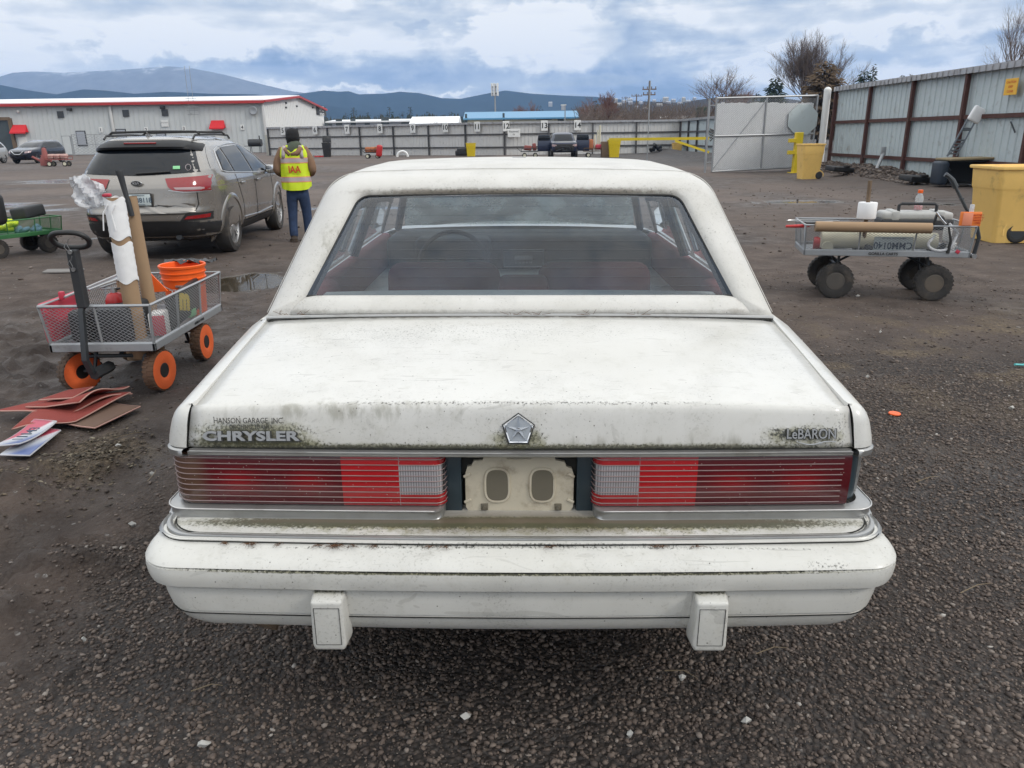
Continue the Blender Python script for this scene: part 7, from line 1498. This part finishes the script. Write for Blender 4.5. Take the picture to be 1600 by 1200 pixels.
# --- right wagon, handle to the right
WR = wagon('garden_wagon', 'grey mesh garden wagon with black muddy tyres, holding a toolbox and tubes', (3.50, 7.22), rad(-12), 1.40, .56, .415, .265, .162, (.45, -.40), 'grey_frame', 'muddy_rubber', 'rim_grey', wid=.10)
def right_load():
    R = WR; M = Matrix.Translation(R.location) @ Matrix.Rotation(rad(-12), 4, 'Z'); Mi = M.inverted(); lp = lambda px, py, y: Mi @ D(px, py, y)
    m = MB(); m.tube([(.66, -.05, .41), (.82, -.05, .38)], .018, 6); m.tube([(.82, -.05, .38), (.84, -.05, .55), (.80, -.05, .68), (.70, -.05, .80)], .017, 6); h = obj('pull_handle', m, MAT['dark_metal'], R, 40)
    m = MB(); [m.tube([(.70, -.05+s*.022, .80), (.575, -.05+s*.02, 1.0)], .009, 5) for s in (-1, 1)]; m.rbox((.64, -.05, .90), (.03, .05, .02), .005); m.tube([(.575, -.05, 1.0), (.54, -.05, 1.06), (.50, -.05, 1.10), (.47, -.05, 1.115)], [.026, .024, .018, .022], 8); obj('handle_arm', m, MAT['dark_metal'], h, 40)
    m = MB(); m.cyl((.82, -.08, .385), (.82, -.02, .385), .022, n=12); obj('hinge_bolt', m, MAT['steel'], h)
    m = MB(); m.tube([(-.64, -.335, .672), (.34, -.335, .665)], .047, 24); load('cardboard_tube', 'long cardboard tube lying along the top rail of the right-hand wagon', 'tube', m, 'cardboard', R, 60)
    m = MB(); m.tube([(-.55, -.16, .53), (.45, -.16, .53)], .075, 24); load('paper_roll', 'thick cream paper roll inside the mesh under the cardboard tube', 'roll', m, 'cream', R, 60)
    # toolbox
    t = lload('toolbox', 'grey plastic toolbox with a dark folding handle on the right wagon', 'toolbox', R)
    m = MB(); m.rbox((.28, .02, .67), (.62, .28, .10), .02, 3); obj('base', m, MAT['dark_trim'], t); m = MB(); m.rbox((.28, .02, .745), (.60, .27, .075), .025, 3); [m.rbox((.28+x, .02, .75), (.07, .285, .085), .015, 2) for x in (-.19, .19)]; obj('lid', m, MAT['tool_grey'], t)
    m = MB(); m.tube([(.12, -.06, .785), (.12, -.06, .84), (.14, -.06, .855), (.42, -.06, .855), (.44, -.06, .84), (.44, -.06, .785)], .014, 6); obj('carry_handle', m, MAT['dark_trim'], t, 30)
    # bottle
    t = lload('drink_bottle', 'clear drink bottle with an orange cap standing behind the toolbox handle', 'bottle', R); q = lp(1439, 330, 7.15); M2 = Matrix.Translation((q.x, q.y+.1, .78)); 
    m = MB(); m.lathe([(0, 0), (.036, .002), (.036, .05), (.032, .07), (.036, .09), (.034, .125), (.020, .155), (.018, .165), (0, .166)], 24, M2); obj('body', m, MAT['bottle_clear'], t, 60); m = MB(); m.lathe([(.033, .008), (.0345, .01), (.0345, .045), (.033, .047)], 24, M2); obj('label_band', m, MAT['red_paint'], t); m = MB(); m.lathe([(.021, .160), (.022, .163), (.022, .187), (.018, .19), (0, .19)], 20, M2); obj('cap', m, MAT['orange_plastic'], t)
    # tissue roll on a stick
    q = lp(1354, 343, 7.05); m = MB(); m.tube([(q.x, q.y, .55), (q.x-.012, q.y, 1.07)], .018, 8); s = load('wooden_stake', 'upright brown stake standing in the right-hand wagon', 'stake', m, 'wood', R)
    m = MB(); m.lathe([(.024, 0), (.078, .0), (.082, .008), (.082, .138), (.077, .145), (.026, .145), (.024, .13)], 32, Matrix.Translation((q.x-.006, q.y, .735)), closed=True); load('paper_towel_roll', 'white tissue roll threaded on the upright stake', 'roll', m, 'white_paper', R, 50)
    # upside-down plate
    t = lload('licence_plate', 'old licence plate hung upside down behind the mesh of the right wagon', 'licence plate', R); m = MB(); m.rbox((.06, -.262, .50), (.33, .006, .155), .003); obj('plate', m, MAT['plate_white'], t)
    text('characters', 'CMM0140', .088, MAT['plate_ink'], t, (.06, -.2665, .50), (pi/2, pi, 0), sx=.88, bold=.0015); text('header', 'WASHINGTON', .030, MAT['plate_ink'], t, (.06, -.2665, .443), (pi/2, pi, 0)); text('header', 'SWAY AUTO TOP-OFF', .020, MAT['plate_ink'], t, (.06, -.2665, .565), (pi/2, pi, 0))
    m = MB(); m.tube([(-.60, -.10, .49), (-.44, -.12, .49)], [.06, .055], 18); load('red_extinguisher', 'red cylinder lying at the left end inside the right wagon', 'cylinder', m, 'red_paint', R); m = MB(); m.tube([(-.5, -.23, .475), (-.5, -.262, .475)], .05, 24); load('tape_roll', 'round pale tape roll seen through the mesh near the left end', 'tape', m, 'cream', R)
    m = MB(); rr = random.Random(8)
    for i in range(14): x = rr.uniform(-.4, .55); m.rbox((x, rr.uniform(-.2, .2), .46), (rr.uniform(.05, .12), .1, .05), .01, rot=(rr.random(), rr.random(), rr.random()*3))
    o = load('tool_clutter', 'jumble of small dark tools on the floor of the right wagon', 'tools', m, 'dark_metal', R); o['kind'] = 'stuff'
    m = MB(); m.tube([(-.88, -.20, .655), (-.72, -.20, .66), (-.66, -.18, .66)], [.012, .018, .010], 8); load('red_handled_tool', 'red-handled tool sticking out of the left end of the right wagon', 'tool', m, 'red_paint', R)
    m = MB(); m.rbox((-.47, .07, .672), (.42, .30, .012), .004); load('dark_tray', 'flat dark tray resting over the left half of the right wagon', 'tray', m, 'suv_black', R); m = MB(); m.tube([(-.6+.12*cos(a)*2, .05+.07*sin(a), .684) for a in np.linspace(0, 5.5, 20)], .004, 5); load('wire_loop', 'thin pale wire loop lying on the dark tray', 'wire', m, 'steel', R)
    t = lload('orange_card', 'orange printed card clipped at the handle end of the right wagon', 'card', R); m = MB(); m.rbox((.655, -.30, .745), (.175, .012, .125), .006); obj('card', m, MAT['orange_card'], t); m = MB(); m.rbox((.63, -.309, .745), (.08, .004, .11), .001); obj('pink_panel', m, MAT['orange_tape'], t)
    for i in range(4): text('print', ('BATTERY', 'CAUTION', 'HANDLE', 'CARE')[i], .020, MAT['red_print'], t, (.715, -.308, .78-i*.022))
    m = MB(); m.rbox((.66, -.28, .83), (.035, .02, .08), .005); load('clear_pipe_end', 'short translucent pipe end above the orange card', 'pipe', m, 'bag_film', R)
    m = MB(); m.tube([(.40, -.27, .60)]+[(.45+.10*cos(a), -.285, .52+.06*sin(a)) for a in np.linspace(2.6, 6.2, 16)]+[(.58, -.28, .62), (.50, -.27, .70)], .013, 8); load('clear_hose', 'translucent hose looped outside the mesh near the handle end', 'hose', m, 'bag_film', R, 60)
    m = MB(); m.tube([(.36, -.29, .68), (.38, -.30, .79), (.43, -.30, .76), (.49, -.295, .68), (.53, -.29, .55), (.52, -.29, .44)], [.014, .013, .010, .009, .012, .016], 8); load('black_cable', 'black cable drooping over the side of the right wagon', 'cable', m, 'black', R, 60); m = MB(); m.tube([(.37, -.31, .80), (.42, -.312, .74), (.46, -.31, .70)], .009, 8); load('steel_wrench', 'bright steel wrench hooked over the top rail', 'tool', m, 'chrome', R, 60)
    for k, (x, z) in enumerate(((.52, .60), (.56, .47))): m = MB(); m.rbox((x, -.20, z), (.07, .06, .14), .02, 3, rot=(0, .3*k, 0)); load('white_jug', 'small white plastic jug inside the mesh by the handle, %s' % ('upper' if k == 0 else 'lower'), 'jug', m, 'white_plastic', R)
    m = MB(); m.rbox((.60, -.293, .455), (.035, .004, .03), .001, rot=(0, .6, 0)); load('pink_tag', 'tiny pink tag at the lower corner of the right wagon', 'tag', m, 'pink_red', R)
    text('maker_name', '▲GORILLA CARTS' if False else 'GORILLA CARTS', .034, MAT['ink'], R, (-.02, -.2925, .424), sx=1.0, bold=.001)
right_load()
# --- green wagon cut by the left edge
WG = wagon('garden_wagon', 'green mesh wagon with muddy tyres cut off by the left edge', (-6.98, 10.75), rad(240), 1.10, .52, .27, .22, .128, (.34, -.34), 'green_metal', 'muddy_rubber', 'rim_grey', wid=.09)
R = WG
m = MB(); rr = random.Random(6)
for i in range(16): m.rbox((rr.uniform(-.05, .42), rr.uniform(-.18, .18), rr.uniform(.34, .46)), (rr.uniform(.1, .2), rr.uniform(.08, .16), .06), .025, 3, rot=(rr.uniform(-.6, .6), rr.uniform(-.6, .6), rr.random()*3))
load('yellow_vests', 'crumpled yellow-green vests heaped in the green wagon', 'clothing', m, 'lime', R, 60)
m = MB(); m.rbox((-.30, -.05, .56), (.34, .30, .16), .03, 3, rot=(.1, .1, .2)); load('black_bin_lid', 'black angular tub resting on the green wagon', 'tub', m, 'dark_trim', R)
m = MB(); m.add([(-.02, -.14, .42), (.2, -.1, .42), (.12, .12, .42), (.08, -.04, .60)], [(0, 2, 1), (0, 1, 3), (1, 2, 3), (2, 0, 3)]); load('white_cone', 'white peaked plastic piece leaning in the green wagon', 'cone', m, 'white_plastic', R, 0)
m = MB(); [m.rbox((rr.uniform(-.3, -.05), rr.uniform(0, .18), rr.uniform(.31, .36)), (.14, .1, .06), .025, 3, rot=(rr.random(), rr.random(), rr.random())) for _ in range(5)]; load('blue_rag', 'blue and pale rags on the floor of the green wagon', 'cloth', m, 'blue_rag', R, 60)
m = MB(); q = D(2, 312, 10.2); m.rbox((q.x-.12, q.y, q.z-.12), (.24, .2, .42), .08, 3); one('black_wheel_thing', 'black rounded object poking in at the left edge above the green wagon', 'object', m, MAT['suv_black'])
# ------------------------------------------------------------------ bins
def bin_(name, label, pos, rz, w, d, h, mtl, cat='bin', wheels=True, group=None, lid=None, taper=.80, z=0, wpx=None, wr=.115):
    r = thing(name, label, cat, (pos[0], pos[1], z), rz, group); rows = []
    def rr_(a, b, zz, rad_=.06, n=6):
        p = []
        for cx, cy, a0 in ((a-rad_, b-rad_, 0), (-a+rad_, b-rad_, pi/2), (-a+rad_, -b+rad_, pi), (a-rad_, -b+rad_, 3*pi/2)):
            for i in range(n+1): t = a0+pi/2*i/n; p.append((cx+rad_*cos(t), cy+rad_*sin(t), zz))
        return p
    a, b = w/2, d/2; prof = [(taper, .0), (taper+.015, .03), (taper+.13*(1-taper)/.2, .68*h), (taper+.135*(1-taper)/.2+.012, .70*h), (taper+.15*(1-taper)/.2+.012, .72*h), (1.0, .955*h), (1.06, .96*h), (1.07, .985*h), (1.06, h), (1.02, h), (.97, .96*h), (taper*.95, .1*h)]
    m = MB(); m.grid([rr_(a*k, b*k, zz) for k, zz in prof], closed=True); m.poly(rr_(a*taper, b*taper, 0)[::-1]); m.poly(rr_(a*taper*.95, b*taper*.95, .1*h)); obj('body', m, MAT[mtl], r, 40)
    if wheels:
        for s in (-1, 1):
            wheel(r, (a*.72 if wpx is None else wpx, s*(b*taper*.92+.02), wr), wr, .05, pi/2, 'rubber', 'dark_metal', 0, 1 if s > 0 else -1)
            m = MB(); M = Matrix.Translation((a*.72 if wpx is None else wpx, s*(b*taper+.006), wr)) @ Matrix.Rotation(-s*pi/2, 4, 'X'); m.tube([M @ Vector((wr*1.3*cos(t), s*wr*1.3*sin(t)*-1, .0)) for t in np.linspace(-.25, pi+.25, 18)], .016, 6); obj('wheel_arch', m, MAT[mtl], r)
            break
    if lid: m = MB(); m.rbox((0, b+.05, h+.28), (w*1.02, .05, .55), .02, 2, rot=(-.25, 0, 0)); obj('lid', m, MAT[lid], r)
    return r
bin_('waste_bin', 'large yellow wheeled cart bin cut by the right edge beside the wagon', (7.13, 10.80), -.08, 1.05, .80, 1.02, 'yellow_bin', taper=.82, wpx=-.13, wr=.15)
bin_('waste_bin', 'yellow wheeled bin standing in front of the white gate post', (9.98, 26.1), .05, .72, .62, 1.12, 'yellow_bin', taper=.78)
bin_('waste_bin', 'small faded yellow tub in the far right corner of the yard', (D(1060, 230, 62).x, 62.5), 0, .75, .7, .8, 'yellow_bin', wheels=False)
bin_('waste_bin', 'bright yellow drum standing against the back fence', (D(736, 235, 62).x, 62), 0, .75, .7, 1.0, 'yellow_paint', wheels=False)
bin_('waste_bin', 'bright yellow bin right of the 4x4, next to a dark box', (D(959, 240, 54).x, 54), 0, .85, .7, 1.15, 'yellow_paint', wheels=False, taper=.75)
bin_('waste_bin', 'dark grey wheelie bin with its lid thrown open by the back fence', (D(510, 240, 66).x, 66.3), .1, .7, .7, 1.15, 'suv_black', wheels=False, lid='suv_black')
# ------------------------------------------------------------------ clutter by the right fence
def fence_clutter():
    y0 = 21.6; P_ = lambda px, py, y=y0: D(px, py, y)
    a, b = P_(1466, 285), P_(1538, 250); cx, z0, z1 = (a.x+b.x)/2, a.z, b.z; w = b.x-a.x
    r = thing('overturned_bin', 'black bin tipped on its side with a tan board on top by the right fence', 'bin', (cx, y0, max(0, z0-.05)))
    m = MB(); h = z1-z0+.05; t = .04
    m.bbox((-w/2, -.35, 0), (-w/2+t, .35, h)); m.bbox((w/2-t, -.35, 0), (w/2, .35, h)); m.bbox((-w/2, -.35, h-t), (w/2, .35, h)); m.bbox((-w/2, -.35, 0), (w/2, .35, t)); m.bbox((-w/2, .30, 0), (w/2, .35, h)); obj('shell', m, MAT['dark_trim'], r, 0)
    m = MB(); m.rbox((-w/2-.12, -.2, h*.5), (.26, .5, h*1.0), .08, 3); obj('side_lid', m, MAT['blue_dark'], r); m = MB(); m.tube([(-w/2-.2, -.42, h*.55), (-w/2-.1, -.44, h*.85), (-w/2+.05, -.42, h*.6)], .02, 6); obj('grab_rail', m, MAT['dark_metal'], r)
    m = MB(); m.rbox((.05, -.1, h+.05), (w+.15, .8, .06), .02, 2, rot=(0, -.02, 0)); one('tan_board', 'tan board lying across the top of the tipped black bin', 'board', m, MAT['tan_board'], (cx, y0, max(0, z0-.05)))
    m = MB(); c = P_(1541, 262); m.tube([c+Vector((-.1, 0, .25)), c+Vector((.15, 0, -.05))], .05, 6); one('blue_strap', 'bright blue piece of plastic at the right end of the tipped bin', 'strap', m, MAT['blue_plastic'])
    m = MB(); c = P_(1527, 288); m.rbox(c, (.22, .2, .18), .03); one('red_scrap', 'red plastic scrap beside the big yellow bin near the fence', 'scrap', m, MAT['red_paint'])
    A, B = P_(1487, 244, 21.9), P_(1524, 178, 21.9); B.x = min(B.x, 12.9); d = (B-A); m = MB(); w2 = Vector((.13, 0, 0))
    m.tube([A-w2, B-w2], .025, 6); m.tube([A+w2, B+w2*.8], .025, 6); [m.tube([A.lerp(B, t)-w2, A.lerp(B, t)+w2], .022, 5) for t in (.06, .14, .22, .3, .38, .62, .66)]; m.tube([A-w2, A.lerp(B, .4)+w2], .02, 5); r = thing('hand_truck', 'folded metal hand truck leaning up against the right fence', 'hand truck'); obj('frame', m, MAT['hand_truck'], r, 40)
    m = MB(); m.rbox(B+Vector((.03, -.02, -.02)), (.36, .12, .42), .08, 3, rot=(0, .45, 0)); obj('cloth_wrap', m, MAT['white_paper'], r)
    for k, (px, py, w_, lab) in enumerate(((1312, 264, .85, 'flat black scrap lying at the foot of the fence beside the gate post'), (1430, 279, .75, 'dark broken plastic tray on the gravel below the fence'))): c = P_(px, py, 27 if k == 0 else 22.5); m = MB(); m.rbox((c.x, c.y, c.z), (w_, .5, .16), .03, 2, rot=(.1, .08, .3)); m.rbox((c.x+.15, c.y-.2, c.z+.08), (.2, .1, .08), .02); one('scrap', lab, 'scrap', m, MAT['suv_black'])
    m = MB(); a, b = P_(1370, 264, 26.5), P_(1380, 240, 26.8); m.tube([a, b], .06, 8); m.rbox(b+Vector((0, 0, .08)), (.16, .08, .28), .02); one('grey_bracket', 'grey metal post bracket leaning on the right fence', 'bracket', m, MAT['galv'])
    a, b = P_(1586, 190, 20.3), P_(1572, 207, 20.3); m = MB(); a.x = b.x = 12.95; a.y += .25; m.tube([a, b], .022, 6); one('bent_rod', 'short dark rod sticking out from the right fence', 'rod', m, MAT['dark_metal'])
    c = P_(1583, 134, 20.6); m = MB(); m.rbox((0, 0, 0), (.02, .52, .40), .005, 1); s = one('caution_sign', 'small orange-yellow sign high on the right fence', 'sign', m, MAT['caution'], (12.86, 20.65, 2.52)); 
    for k, w_ in enumerate(('CAUTION', 'KEEP', 'CLEAR')): text('lettering', w_, .085, MAT['red_print'], s, (-.013, 0, .11-.11*k), (pi/2, 0, -pi/2))
fence_clutter()
# ------------------------------------------------------------------ small far things
def far_props():
    def mini(name, label, px, py, dist, col, ang=0.0, load_=True, L=1.2):
        p = G(px, py); p = D(px, py, dist); r = thing(name, label, 'wagon', (p.x, dist, 0), ang); m = MB(); m.rbox((0, 0, .42), (L, .6, .05), .01); m.tube([(-L/2, -.3, .62), (L/2, -.3, .62), (L/2, .3, .62), (-L/2, .3, .62)], .02, 5, closed=True); [m.tube([(x, y, .42), (x, y, .62)], .015, 4) for x in (-L/2, 0, L/2) for y in (-.3, .3)]; m.tube([(-L/2, 0, .4), (-L/2-.35, 0, .7)], .02, 5); obj('tray', m, MAT[col], r)
        for x in (-L*.32, L*.32):
            for s in (-1, 1): wheel(r, (x, s*.27, .16), .16, .1, pi/2, 'rubber', 'cream', 0, s)
        return r
    r = mini('garden_wagon', 'small wagon piled with orange-brown bags before the back fence', 583, 245, 60, 'dark_metal', 0)
    m = MB(); [m.rbox((x, 0, .62+.1*sin(x*9)), (.42, .5, .42), .12, 3) for x in (-.35, 0, .32)]; o = one('orange_sacks', 'orange-brown sacks heaped on the small wagon by the back fence', 'sacks', m, MAT['sack'], r.location, smooth=60)
    m = MB(); m.rbox((0, 0, 0), (.42, .45, .85), .12, 3, rot=(0, .15, 0)); one('red_jug', 'tall red container beside the orange-brown sacks', 'container', m, MAT['red_paint'], (D(593, 240, 59.6).x, 59.6, .55), smooth=60)
    m = MB(); m.rbox((0, 0, .35), (.8, .5, .6), .12, 3); m.rbox((-.35, 0, .25), (.4, .4, .4), .1, 3); one('black_sack', 'black bagged heap left of the bright yellow drum', 'sack', m, MAT['suv_black'], (D(722, 240, 62).x, 62.2, 0), smooth=60)
    m = MB(); m.tube([(.42*cos(a), 0, .42*sin(a)) for a in np.linspace(0, pi, 12)], .1, 6); one('white_arch', 'half-buried white plastic arch at the foot of the back fence', 'scrap', m, MAT['white_plastic'], (D(628, 244, 63).x, 63.4, 0))
    r = mini('garden_wagon', 'wagon with red gear left of the dark 4x4', 828, 247, 56, 'dark_metal'); m = MB(); m.rbox((-.15, 0, .66), (.5, .45, .34), .07, 2, rot=(0, .1, .2)); m.rbox((.32, 0, .72), (.26, .35, .5), .06, 2, rot=(0, -.12, 0)); one('red_gear', 'red bags on the wagon left of the dark 4x4', 'bags', m, MAT['red_dull'], r.location, smooth=60)
    r = mini('garden_wagon', 'long wagon with tubes and orange gear right of the dark 4x4', 931, 248, 54.5, 'wood', 0, L=1.7); m = MB(); m.rbox((-.45, 0, .85), (.5, .5, .7), .1, 3); one('orange_cooler', 'orange-brown cooler on the wagon right of the 4x4', 'cooler', m, MAT['sack'], r.location, smooth=60)
    m = MB(); m.rbox((.35, 0, .68), (.8, .5, .35), .1, 3); one('red_bag', 'red bag on the wagon beside the yellow bin', 'bag', m, MAT['pink_red'], r.location, smooth=60); m = MB(); [m.cyl((x, 0, .5), (x, 0, 1.5+.3*k), .06, n=8) for k, x in enumerate((-.1, .1, .25))]; o = one('paper_tubes', 'pale upright tubes standing in the wagon right of the 4x4', 'tubes', m, MAT['cream'], r.location); [m for m in ()]
    m = MB(); m.rbox((0, 0, .52), (.72, .6, 1.04), .03); one('dark_box', 'dark brown box standing left of the bright yellow bin', 'box', m, MAT['wood'], (D(948, 240, 54).x, 54.2, 0))
    m = MB(); rr = random.Random(3); [m.rbox((rr.uniform(-.4, .4), rr.uniform(-.2, .2), rr.uniform(.15, .7)), (.35, .3, .25), .08, 2, rot=(rr.random(), rr.random(), rr.random())) for _ in range(9)]; one('scrap_heap', 'small dark heap of scrap parts under the yellow barrier arm', 'scrap', m, MAT['suv_black'], (D(1027, 235, 62).x, 62.5, 0))
    # left: red jug and cart in front of the dark SUV
    r = mini('garden_wagon', 'small pale red-framed wagon in front of the dark blue-black SUV', 93, 257, 51, 'red_dull', .05, L=1.5); m = MB(); [m.rbox((x, 0, .62), (.35, .45, .3), .08, 3) for x in (-.4, .0, .4)]; one('pale_bundles', 'pale bundles loaded on the small red-framed wagon', 'bundles', m, MAT['pink_dull'], r.location, smooth=60)
    m = MB(); m.lathe([(0, 0), (.36, .05), (.33, .45), (.17, .75), (.13, 1.1), (.07, 1.16), (0, 1.17)], 20); m.tube([(-.3, 0, .3), (-.9, .1, .6)], .08, 6); one('red_cone_bag', 'reddish pointed bag standing beside the small wagon at left', 'bag', m, MAT['red_dull'], (D(73, 257, 51.5).x, 51.5, 0), smooth=60)
    # smoker grill by the warehouse corner
    q = D(401, 238, 93); r = thing('barrel_grill', 'black barrel grill standing at the corner of the warehouse', 'grill', (q.x, 93.0, 0)); m = MB(); m.cyl((-.8, 0, 1.1), (.7, 0, 1.1), .42, n=20); obj('barrel', m, MAT['lamp_black'], r); [obj('leg', MB().cyl((x, y, 0), (x, y, .8), .04, n=6), MAT['lamp_black'], r) for x in (-.6, .5) for y in (-.25, .25)]; m = MB(); m.cyl((.5, 0, 1.4), (.5, 0, 1.9), .07); obj('chimney', m, MAT['lamp_black'], r); m = MB(); m.rbox((-.9, -.1, .75), (.7, .5, .06), .01); obj('shelf', m, MAT['lamp_black'], r)
    m = MB(); a = D(424, 230, 78); m.rbox((a.x+.6, 76.3, .95), (1.15, .3, 1.9), .02); one('utility_cabinet', 'beige metal utility cabinet against the left end of the back fence', 'cabinet', m, MAT['cabinet'])
    m = MB(); a = D(496, 243, 66); [m.rbox((a.x+dx, 66+dy, .06), (.5, .3, .12), .04, 2) for dx, dy in ((0, 0), (.4, .2))]; one('red_scrap', 'flat red scrap on the ground left of the grey wheelie bin', 'scrap', m, MAT['red_paint'])
    p = D(790, 290, 0.1) if False else None
far_props()
# ------------------------------------------------------------------ floor mats, plates and litter on the ground at left
def litter():
    def sheet(name, label, cat, P4, mtl, lift, edge=None, parentless=True, n=14, z=0.0):
        A, B, C_, D_ = [G(*p) for p in P4]; rows = []
        for j in range(n+1):
            v = j/n; row = []
            for i in range(n+1):
                u = i/n; p = (A*(1-u)+B*u)*(1-v)+(D_*(1-u)+C_*u)*v; row.append((p.x, p.y, .012+z+lift(u, v)))
            rows.append(row)
        o = one(name, label, cat, MB().grid(rows), MAT[mtl], smooth=180); solidify(o, .008, 1)
        if edge: m = MB(); per = rows[0]+[r[-1] for r in rows[1:]]+rows[-1][::-1][1:]+[r[0] for r in rows[::-1]][1:-1]; m.tube([(a, b, c+.004) for a, b, c in per], .0045, 5, closed=True); obj('binding', m, MAT[edge], o)
        return o, rows
    sheet('car_mat', 'brown-backed flat car mat at the bottom of the red mat pile', 'car mat', [(62, 660), (150, 676), (220, 642), (130, 628)], 'mat_brown', lambda u, v: .008+.004*sin(u*7), 'mat_edge')
    sheet('car_mat', 'red car mat folded at the left end of the pile on the ground', 'car mat', [(22, 684), (120, 668), (206, 628), (100, 626)], 'mat_red', lambda u, v: .020+.012*sin(u*5+v*3), 'mat_edge', z=.012)
    sheet('car_mat', 'wide red car mat curling at its right edge, in the middle of the pile', 'car mat', [(-4, 656), (95, 660), (208, 626), (75, 637)], 'mat_red', lambda u, v: .026+.018*sin(v*6+u*4)*u, 'mat_edge', z=.012)
    sheet('car_mat', 'red car mat with a pale printed outline on top of the pile', 'car mat', [(45, 655), (130, 655), (205, 622), (140, 632)], 'mat_red', lambda u, v: .046+.045*max(0, u-.35)*(1+sin(v*5)), 'mat_edge', z=.012)
    sheet('car_mat', 'pale-lined red heel pad lying on the topmost car mat', 'car mat', [(66, 648), (118, 648), (150, 630), (112, 632)], 'mat_red', lambda u, v: .062+.012*u, 'mat_edge', z=.012)
    for k, (pts, lab) in enumerate((([(2, 719), (48, 720), (96, 680), (62, 676)], 'red, white and blue licence plate underneath, on the dirt at left'), ([(-6, 716), (34, 712), (92, 676), (58, 673)], 'bent red, white and blue licence plate lying on top of the other'))):
        o, rows = sheet('licence_plate', lab, 'licence plate', pts, 'plate_tri', lambda u, v, k=k: .012+k*(.022+.03*(2*v-1)**2*.5), 'plate_edge')
    a = Vector(rows[7][7]); dv = Vector(rows[12][7])-Vector(rows[1][7]); ang = math.atan2(dv.y, dv.x)
    text('characters', '11143', .075, MAT['plate_ink'], o, (a.x, a.y, a.z+.011), (0, 0, ang), bold=.001)
    m = MB(); c = G(1397, 651); m.lathe([(0, .0), (.03, .0), (.032, .004), (.03, .008), (0, .008)], 20, Matrix.Translation((c.x, c.y, gz(c.x, c.y)+.004))); one('orange_disc', 'small flat orange plastic disc on the gravel right of the sedan', 'disc', m, MAT['orange_plastic'])
    m = MB(); c = G(1596, 576); m.tube([c+Vector((-.05, 0, .03)), c+Vector((.02, .02, .02)), c+Vector((.09, 0, .04))], .008, 5); one('teal_string', 'teal strip of plastic on the ground at the right edge', 'litter', m, MAT['teal'])
    rr = random.Random(9)
    wl = [(209, 829, .03), (237, 737, .02), (66, 867, .016), (185, 700, .03), (318, 1170, .04), (132, 1002, .018), (728, 1122, .035), (1165, 1130, .03), (1340, 463, .04), (1375, 520, .02), (1580, 642, .035), (1355, 592, .02), (1065, 1062, .02), (985, 1150, .018)]
    CH_L = ['on the mud just left of the bumper corner of the sedan', 'on the mud left of the rear lamp of the sedan', 'on the dark mud at the left edge, level with the bumper', 'beside the wood chips in front of the licence plates', 'near the bottom edge, the largest one left of the middle', 'on the gravel below the left end of the bumper',
            'near the bottom edge, just left of the middle', 'near the bottom edge, right of the middle', 'on the mud below the near-left wheel of the black-tyred wagon', 'on the mud under the middle of the black-tyred wagon', 'on the gravel at the right edge, right of the orange disc', 'between the black-tyred wagon and the orange disc', 'just below the right bumper guard', 'on the gravel midway below the two bumper guards']
    for k, (px, py, s) in enumerate(wl):
        c = G(px, py); s *= .6; m = MB(); z = gz(c.x, c.y)-.006; m.add([(c.x+s*cos(a)*rr.uniform(.5, 1.2), c.y+s*.6*sin(a)*rr.uniform(.5, 1.2), z+.018+rr.uniform(-.004, .006)) for a in [2*pi*i/7 for i in range(7)]]+[(c.x, c.y, z+.03), (c.x, c.y, z)], [(i, (i+1) % 7, 7) for i in range(7)]+[((i+1) % 7, i, 8) for i in range(7)]); one('white_chip', 'pale scrap ' + CH_L[k], 'litter', m, MAT['pale_scrap'], group='pale scraps strewn on the ground', smooth=0)
    m = MB()
    for px, py, px2, py2 in ((1038, 1055, 1090, 1068), (232, 758, 244, 735), (180, 690, 236, 678), (160, 662, 205, 650), (1430, 760, 1470, 752), (1180, 1030, 1230, 1020), (300, 1090, 350, 1080), (1500, 930, 1548, 915)):
        a, b = G(px, py), G(px2, py2); a.z = gz(a.x, a.y)+.02; b.z = gz(b.x, b.y)+.02; mid = (a+b)/2+Vector((.01, .01, .006)); m.tube([a, mid, b], [.0018, .0015, .0007], 4)
    tag(obj('twigs', m, MAT['straw'], None, 60), kind='stuff')
    q = G(100, 426); m = MB(); m.rbox((0, 0, 0), (.42, .16, .02), .004, 1, rot=(.05, .02, .15)); one('flat_board', 'weathered flat board scrap on the mud left of the wagon', 'board', m, MAT['plank'], (q.x, q.y, gz(q.x, q.y)+.02))
def plate_tri():
    m = bpy.data.materials.new('plate_tri'); m.use_nodes = True; t = NT(m.node_tree); b = m.node_tree.nodes['Principled BSDF']; v = t.node('ShaderNodeTexCoord').outputs['Generated']; x, y, z = t.sep(v)
    s = t.math('SUBTRACT', t.math('MULTIPLY', y, 1.0), t.math('MULTIPLY', x, .9)); c = t.ramp(t.math('ADD', s, .5), [(0, (.10, .14, .30)), (.42, (.45, .47, .5)), (.58, (.55, .52, .55)), (.72, (.45, .06, .10))], 'EASE'); t.l.new(c, b.inputs['Base Color']); b.inputs['Roughness'].default_value = .4; MAT['plate_tri'] = m
plate_tri(); litter()
